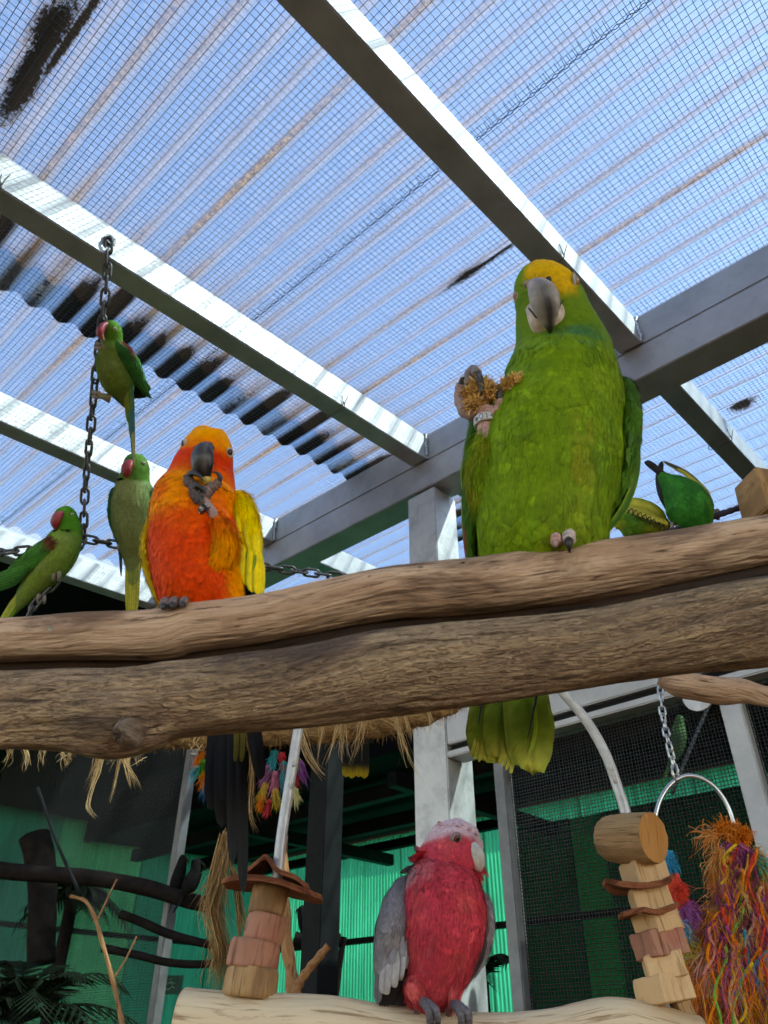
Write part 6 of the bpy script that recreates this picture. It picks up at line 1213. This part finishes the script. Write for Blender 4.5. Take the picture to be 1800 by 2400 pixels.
# ------------------------------------------------------------------ rainbow rope ring on its chain
YH = 1.12
chain('toy_chain', [PY(1546, 1580, YH), PY(1550, 1650, YH), PY(1562, 1720, YH), PY(1584, 1812, YH)], 0.0108, 'thin twisted silver chain holding the coloured rope ring at right', 'hoop_steel', tw=0.42, round_=1.25)
hp = empty('rope_ring', PY(1640, 2080, YH), 'ring swing wrapped in frayed orange, purple, green and red rope at right edge', 'bird toy')
hoop = [(1560, 1990), (1536, 1940), (1542, 1890), (1562, 1850), (1588, 1826), (1616, 1818), (1648, 1826), (1680, 1850), (1706, 1890), (1722, 1938), (1736, 2000), (1748, 2080), (1756, 2160), (1748, 2240), (1710, 2300), (1650, 2290), (1610, 2230), (1590, 2140), (1570, 2060), (1560, 1990)]
v, f = tube(crom([PY(x, y, YH) for x, y in hoop], 120), 0.0031, 10); obj('hoop', v, f, M['hoop_steel'], hp)
a = np.linspace(0, 2*math.pi, 25); rc_ = PY(1583, 1814, YH); s_ = dep(1814, YH)/F
v, f = tube([rc_+s_*(14*math.cos(q)*RT*0.7+17*math.sin(q)*EZ+14*math.cos(q)*np.array([0, 0.7, 0])) for q in a], 0.0019, 8, cap=False); obj('link_ring', v, f, M['hoop_steel'], hp)
cor, cpu, cgr, crd, cte, cye, cbr, cpk = srgb(244, 134, 30), srgb(170, 76, 140), srgb(124, 196, 84), srgb(232, 76, 56), srgb(30, 150, 186), srgb(240, 190, 50), srgb(206, 142, 70), srgb(226, 136, 130)
cmv, cdk, col_ = srgb(124, 54, 84), srgb(80, 50, 60), srgb(220, 178, 116)
def wrap(pts, rp, c, twist=90):
    (v, f), rc2, s2 = ropetube(pts, rp, YH, twist, 14, 40); obj('rope_wrap', v, f, M['fibre'], hp, col=np.tile(c, (len(v), 1))*(1+0.1*RNG.normal(size=(len(v), 1))))
wrap([(1562, 1996), (1568, 2030), (1576, 2062)], 15, cte); wrap([(1572, 2050), (1586, 2090), (1604, 2130)], 18, crd); wrap([(1592, 2110), (1612, 2140), (1626, 2180)], 15, cpu); wrap([(1596, 2140), (1612, 2180), (1618, 2210)], 14, cpk)
wrap([(1606, 2210), (1622, 2234), (1644, 2226), (1652, 2220)], 22, cye); wrap([(1616, 2240), (1606, 2290), (1626, 2340)], 22, cor); wrap([(1724, 1946), (1738, 2010), (1748, 2080)], 20, cor); wrap([(1748, 2080), (1756, 2160), (1750, 2240)], 22, crd); wrap([(1696, 2000), (1688, 2050), (1690, 2110)], 17, cor); wrap([(1770, 2060), (1786, 2130), (1800, 2200)], 14, crd, 140)
def tf(px, py, rx, ry, n, L, c, c2=None, dr=(0, -1, 0.2), w=0.0011, droop=0.6, k=6):
    L = L*0.5; n = int(n*1.15)
    s = dep(py, YH)/F; dv = dr[0]*RT+dr[1]*UPC+dr[2]*TW
    fuzz('frayed_tuft', PY(px, py, YH-0.015), np.array([RT*rx, UPC*ry, TW*max(rx, ry)*0.6])*s, n, L*s, w, tone(c, 0.16, c2), hp, k=k, curl=1.3, droop=droop, dirf=lambda p, d: d*0.55+dv)
tf(1708, 1944, 26, 12, 420, 44, cor, srgb(240, 150, 60), (-0.1, 0.3, 0.3), droop=0.3); tf(1672, 1958, 18, 8, 110, 70, cor, col_, (-0.8, -0.2, 0.2)); tf(1742, 1955, 12, 12, 200, 34, cor, None, (0.4, 0.1, 0.2))
tf(1722, 1992, 30, 16, 420, 50, cpu, srgb(176, 96, 140), (-0.1, -0.6, 0.3)); tf(1690, 2020, 16, 40, 420, 90, cor, col_, (-0.1, -0.8, 0.3)); tf(1706, 2075, 16, 26, 280, 70, cpu, cpk, (-0.1, -0.8, 0.2))
tf(1736, 2060, 20, 16, 420, 90, srgb(150, 186, 110), cgr, (0.0, -0.9, 0.4)); tf(1768, 2020, 20, 16, 300, 54, cgr, cte, (0.3, -0.5, 0.3)); tf(1786, 2060, 14, 30, 260, 90, cye, cgr, (0.3, -0.8, 0.2)); tf(1770, 1998, 10, 10, 70, 50, col_, None, (0.9, 0.1, 0.1))
tf(1700, 2140, 22, 24, 420, 120, col_, cbr, (-0.35, -0.9, 0.2)); tf(1664, 2170, 14, 40, 320, 110, cbr, cor, (-0.3, -0.9, 0.2)); tf(1756, 2130, 20, 40, 420, 130, cpu, cmv, (-0.1, -0.9, 0.3)); tf(1776, 2090, 14, 40, 320, 110, crd, cpk, (0.1, -0.9, 0.3))
tf(1730, 2210, 30, 30, 460, 120, cpu, cmv, (-0.45, -0.8, 0.3)); tf(1660, 2250, 24, 24, 360, 90, srgb(176, 186, 140), cpk, (-0.4, -0.6, 0.3)); tf(1616, 2228, 22, 16, 320, 34, cye, srgb(170, 190, 80), (-0.2, 0.2, 0.4)); tf(1640, 2240, 20, 18, 260, 40, cor, cpk, (0.1, 0.1, 0.4))
tf(1690, 2280, 26, 40, 460, 150, crd, cor, (-0.15, -0.9, 0.2)); tf(1780, 2240, 20, 20, 300, 100, srgb(150, 140, 140), cpk, (0.1, -0.9, 0.3)); tf(1740, 2300, 16, 30, 320, 140, cor, cye, (0.0, -1, 0.2)); tf(1716, 2310, 20, 30, 360, 130, cmv, cdk, (0, -1, 0.1)); tf(1640, 2310, 20, 20, 360, 110, cor, cbr, (-0.2, -0.9, 0.2)); tf(1664, 2330, 18, 20, 300, 110, cmv, cor, (0, -1, 0.1)); tf(1786, 2300, 18, 30, 360, 140, cbr, cmv, (0, -1, 0.2)); tf(1616, 2340, 14, 16, 200, 70, cpu, cor, (-0.4, -0.8, 0.2))
tf(1570, 2020, 14, 24, 240, 24, cte, None, (0.3, -0.4, 0.3)); tf(1592, 2088, 16, 24, 260, 26, crd, None, (0.3, -0.4, 0.3)); tf(1612, 2130, 16, 20, 260, 60, cpu, srgb(170, 110, 170), (0.4, -0.6, 0.3)); tf(1600, 2190, 10, 30, 160, 40, srgb(150, 190, 180), cte, (0.3, -0.5, 0.3))
for px, py, L in ((1690, 2000, 40), (1680, 2090, 60), (1664, 2110, 50), (1640, 2340, 60)): tf(px, py, 8, 8, 14, L*1.6, cor, col_, (-0.9, -0.4, 0.2), w=0.0007)
yc = [cor, cpu, crd, cbr, cmv, cor, cgr, cye, cpk, col_, cpu, cor, crd, cmv, cte]
for i in range(40):                                          # separate frayed yarns hanging from the ring
    x0 = 1668+128*RNG.random(); y0 = 1975+290*RNG.random()**0.9; Ln = 70+150*RNG.random(); dx = -34+44*RNG.random(); ph_ = RNG.random()*6
    if y0 < 2040: x0 = 1690+90*RNG.random()
    pts = [(x0+dx*h+11*math.sin(ph_+h*7), y0+Ln*h) for h in np.linspace(0, 1, 7)]; c = crom([PY(x, y, YH-0.02-0.035*RNG.random()) if k == 0 else PY(x, y, YH-0.035) for k, (x, y) in enumerate(pts)], 44)
    s2 = dep(y0, YH)/F; cc = np.asarray(yc[i % len(yc)])*(0.85+0.3*RNG.random()); rr = (2.2+2.0*RNG.random())*s2
    V, Fc = tube(c, rr*(1-0.25*np.linspace(0, 1, 44)), 9, bump=lambda k, a: 0.28*np.abs(np.cos(a-k*0.55))-0.1)
    yo = obj('yarn', V, Fc, M['fibre'], hp, col=np.clip(np.tile(cc, (len(V), 1))*(1+0.12*RNG.normal(size=(len(V), 1))), 0.004, 1))
    ii_ = RNG.integers(2, 44, 70); pp = c[ii_]; dd_ = RNG.normal(size=(70, 3))+np.array([0, -0.3, -0.9]); dd_ /= np.linalg.norm(dd_, axis=1)[:, None]; l_ = 0.009*(0.4+RNG.random(70))*(1+1.2*(ii_ > 36))
    pa_ = np.stack([pp+dd_*(l_*h)[:, None]-EZ*(l_*h*h*0.5)[:, None] for h in np.linspace(0, 1, 4)], 1); sd = np.cross(dd_, RNG.normal(size=(70, 3))); sd /= np.linalg.norm(sd, axis=1)[:, None]
    V, Fc, C, _ = ribbons(pa_, np.full(70, 0.0008), sd, tone(cc, 0.15)(70)); fo = obj('fluff', V, Fc, M['fibre'], yo, col=C); fo['kind'] = 'stuff'
# ------------------------------------------------------------------ side branch at right and a forked twig
wlog('branch', [prow(x, y, r, 0.98) for x, y, r in ((1548, 1584, 20), (1590, 1602, 30), (1640, 1612, 31), (1690, 1620, 32), (1740, 1620, 28), (1800, 1634, 24), (1900, 1650, 22))], 80, 36, M['log_upper'], 0.13, 'gnarled brown branch end at right, just under the logs', 'branch', seed=3.0)
tw_ = empty('forked_twig', PY(690, 2340, 1.25), 'forked reddish twig standing behind the left block stack', 'twig')
def twig(pts, r0, r1, parent, Y, mat='twig', nm='stem'):
    c = crom([PY(x, y, Y) for x, y in pts], 26); s = dep(pts[0][1], Y)/F; V, Fc = tube(c, np.linspace(r0, r1, 26)*s, 10, bump=lambda i, a: 0.12*np.sin(i*1.3)*np.ones_like(a)+0.06*np.cos(a*3+i)); L = np.repeat(np.linspace(0, 0.4, 26), 10)
    return obj(nm, V, Fc, M[mat], parent, uv=np.c_[L, np.tile(np.linspace(0, 0.03, 10), 26)])
twig([(690, 2380), (686, 2310), (672, 2200), (666, 2080), (664, 1960)], 17, 11, tw_, 1.25); twig([(692, 2330), (706, 2296), (735, 2258), (770, 2216)], 12, 9, tw_, 1.24)
t2 = empty('slender_branch', PY(250, 2300, 1.95), 'slender curved branch with side twigs behind the netting at lower left', 'branch')
twig([(290, 2420), (270, 2320), (240, 2210), (222, 2150), (200, 2112), (165, 2100)], 6, 4, t2, 1.95); twig([(226, 2160), (250, 2110), (274, 2060)], 2.5, 2, t2, 1.95); twig([(268, 2290), (296, 2245), (320, 2195)], 2.5, 2, t2, 1.95)
# ------------------------------------------------------------------ things inside the cage
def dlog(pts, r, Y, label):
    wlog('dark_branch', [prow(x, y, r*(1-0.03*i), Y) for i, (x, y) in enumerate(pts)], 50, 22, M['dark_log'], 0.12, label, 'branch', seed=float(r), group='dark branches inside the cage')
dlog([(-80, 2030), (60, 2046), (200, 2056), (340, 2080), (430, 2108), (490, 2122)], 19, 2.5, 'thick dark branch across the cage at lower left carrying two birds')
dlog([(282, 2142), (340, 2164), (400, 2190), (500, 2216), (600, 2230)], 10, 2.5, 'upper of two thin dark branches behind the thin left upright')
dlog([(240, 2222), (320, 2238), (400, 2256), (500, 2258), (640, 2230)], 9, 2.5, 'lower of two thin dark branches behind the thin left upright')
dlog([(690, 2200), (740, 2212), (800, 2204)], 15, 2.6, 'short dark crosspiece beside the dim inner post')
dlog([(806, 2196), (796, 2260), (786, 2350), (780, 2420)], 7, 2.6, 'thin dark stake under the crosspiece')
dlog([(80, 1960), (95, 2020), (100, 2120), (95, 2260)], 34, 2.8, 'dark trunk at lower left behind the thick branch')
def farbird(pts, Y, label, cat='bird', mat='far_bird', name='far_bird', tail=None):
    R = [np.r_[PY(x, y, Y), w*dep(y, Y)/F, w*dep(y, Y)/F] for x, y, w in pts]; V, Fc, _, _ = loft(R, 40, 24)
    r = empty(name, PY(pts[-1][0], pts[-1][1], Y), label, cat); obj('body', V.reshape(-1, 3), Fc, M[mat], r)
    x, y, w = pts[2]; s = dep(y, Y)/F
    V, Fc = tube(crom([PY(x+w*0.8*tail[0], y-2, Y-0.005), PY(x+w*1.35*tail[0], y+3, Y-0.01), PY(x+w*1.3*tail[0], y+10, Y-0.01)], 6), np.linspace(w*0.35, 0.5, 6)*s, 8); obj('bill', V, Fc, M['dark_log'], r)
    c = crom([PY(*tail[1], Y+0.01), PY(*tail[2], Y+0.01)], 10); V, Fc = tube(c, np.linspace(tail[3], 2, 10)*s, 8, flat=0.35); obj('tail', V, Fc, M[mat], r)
    return r
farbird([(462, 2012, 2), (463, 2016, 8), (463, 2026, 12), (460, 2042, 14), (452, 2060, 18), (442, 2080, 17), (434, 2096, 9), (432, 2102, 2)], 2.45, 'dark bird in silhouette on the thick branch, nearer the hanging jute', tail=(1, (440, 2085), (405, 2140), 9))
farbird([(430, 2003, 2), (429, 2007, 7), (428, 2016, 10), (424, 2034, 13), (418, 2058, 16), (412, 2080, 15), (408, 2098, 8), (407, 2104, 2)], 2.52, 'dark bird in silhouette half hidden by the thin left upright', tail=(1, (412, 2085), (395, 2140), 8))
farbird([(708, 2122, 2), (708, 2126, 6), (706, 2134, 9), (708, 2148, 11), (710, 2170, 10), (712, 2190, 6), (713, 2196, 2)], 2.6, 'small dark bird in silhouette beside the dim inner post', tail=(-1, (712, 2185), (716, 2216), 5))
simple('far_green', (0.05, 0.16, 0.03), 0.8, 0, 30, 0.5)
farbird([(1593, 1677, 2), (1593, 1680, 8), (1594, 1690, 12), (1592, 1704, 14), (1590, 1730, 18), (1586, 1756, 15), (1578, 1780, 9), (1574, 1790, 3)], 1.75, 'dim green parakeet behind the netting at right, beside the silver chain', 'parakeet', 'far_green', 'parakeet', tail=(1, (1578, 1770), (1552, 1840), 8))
# dark bird above the rope with its yellow-tipped tail hanging
TB = Bird('dark_bird', PY(835, 1660, 1.2), 'dark bird behind the jute rope, yellow-tipped tail hanging down', 'bird', [(1500, 1.24), (2000, 1.2)])
feathered(TB, 'body', [(850, 1560, 0, 10, 1), (850, 1600, 0, 40, 1), (848, 1650, 0, 52, 1), (842, 1700, 0, 40, 0.8), (838, 1740, 0, 28, 0.5), (836, 1770, 0, 12, 0.4)], lambda py, la, fr, pos: mixc((0.006, 0.008, 0.008), (sstep(0.6, 0.9, la), (0.01, 0.03, 0.02))), 1500, 0.015, 0.002, m=24, n=24)
for i, dx in enumerate((-22, -8, 8, 22)): blade('tail_feather', TB, [(840+dx*0.5, 1680, 10), (836+dx*0.8, 1760, 10), (832+dx, 1822+3*(i % 2), 10)], 24, np.array((0.008, 0.010, 0.010)), TB.root, tip=np.array(srgb(190, 160, 40)), sharp=4, root=0.8)
# stay wires crossing the cage
for x0, y0, x1, y1, Y, lb in ((88, 1846, 190, 2100, 1.75, 'thin stay wire behind the netting at lower left'), (1665, 1645, 1575, 1860, 1.80, 'grey cord running down from the white plate at right')):
    v, f = tube(crom([PY(x0, y0, Y), PY((x0+x1)/2-4, (y0+y1)/2+6, Y), PY(x1, y1, Y)], 16), 0.0035 if x0 < 1000 else 0.0045, 8); tag(obj('stay_wire', v, f, M['dark_steel'] if x0 < 1000 else M['galvanised']), lb, 'wire')
# palm-like plants silhouetted at lower left
def plant(name, px, py, Y, n, L, label, spread=1.0, mat='palm_leaf'):
    r = empty(name, PY(px, 2500, Y)*np.array([1, 1, 0]), label, 'plant'); base = PY(px, py, Y)
    v, f = tube(crom([base*np.array([1, 1, 0]), base*np.array([1, 1, .5]), base], 12), [0.03]*6+[0.022]*6, 10); obj('stem', v, f, M['dark_log'], r)
    mb = MB()
    for i in range(n):
        az = RNG.random()*2*math.pi; el = 0.35+0.9*RNG.random(); d = np.array([math.cos(az)*math.cos(el), 0.5*math.sin(az)*math.cos(el), math.sin(el)]); l = L*(0.6+0.6*RNG.random())
        c = np.array([base+d*l*h*spread-EZ*l*0.55*h*h for h in np.linspace(0, 1, 14)])
        mb.add(*tube(c, np.linspace(0.006, 0.001, 14), 5)); t = frames(c)
        for j in range(3, 14):
            for sg in (-1, 1):
                sdv = nrm(np.cross(t[j], EZ))*sg; q = c[j]; e = q+(sdv*0.8+t[j]*0.6-EZ*0.35)*l*0.34*(1-0.5*j/14); wv = t[j]*0.006
                mb.add([q-wv, q+wv, lerp(q, e, 0.6)+wv*0.7, e], [[0, 1, 2], [0, 2, 3]])
    o = mb.build('fronds', M[mat], r, smooth=False); o['kind'] = 'stuff'; return r
plant('palm', 40, 2400, 2.4, 34, 0.36, 'dense dark bushy plant in the bottom left corner'); plant('palm', 170, 2110, 3.0, 16, 0.34, 'dark drooping palm fronds behind the slender branch', 0.7)
plant('palm', 1130, 2300, 3.0, 8, 0.25, 'wispy dark fronds between the centre post and thin upright')
# dim running-man exit sign on the back wall
pe = PY(402, 2308, 3.9); ex = empty('exit_sign', pe, 'dim green running-figure exit sign on the far wall behind the thin left upright', 'sign')
simple('sign_green', (0.004, 0.06, 0.03), 0.6, 0, 20, 0.1); simple('sign_pale', (0.12, 0.30, 0.20), 0.6, 0, 20, 0.1)
v, f = box(pe+np.array([-0.045, 0, -0.035]), RT*0.09, np.array([0, 0.01, 0]), EZ*0.07, 0.001); obj('panel', v, f, M['sign_green'], ex, smooth=False)
mb = MB()
for a_, b_ in (((-.004, .012), (.006, -.006)), ((.006, -.006), (-.010, -.018)), ((.006, -.006), (.018, -.016)), ((-.004, .010), (-.018, .002)), ((-.002, .010), (.014, .004)), ((-.010, -.018), (-.022, -.016))):
    mb.add(*tube([pe+np.array([a_[0], -0.003, a_[1]]), pe+np.array([b_[0], -0.003, b_[1]])], 0.003, 6))
mb.add(*ellipsoid(pe+np.array([-.006, -0.003, .020]), RT*0.004, (0, 0.003, 0), EZ*0.004, 10, 6)); mb.build('running_figure', M['sign_pale'], ex)
# droppings
for px, py, s in ((1236, 1300, 0.0022), (1246, 1298, 0.0014), (1085, 1312, 0.0016), (985, 1322, 0.002), (868, 1345, 0.002), (855, 1350, 0.0012), (1540, 1257, 0.002), (118, 1462, 0.0012), (1410, 1272, 0.0012)): dropping(px, py+8, s, LOG1, Y1-0.0165)
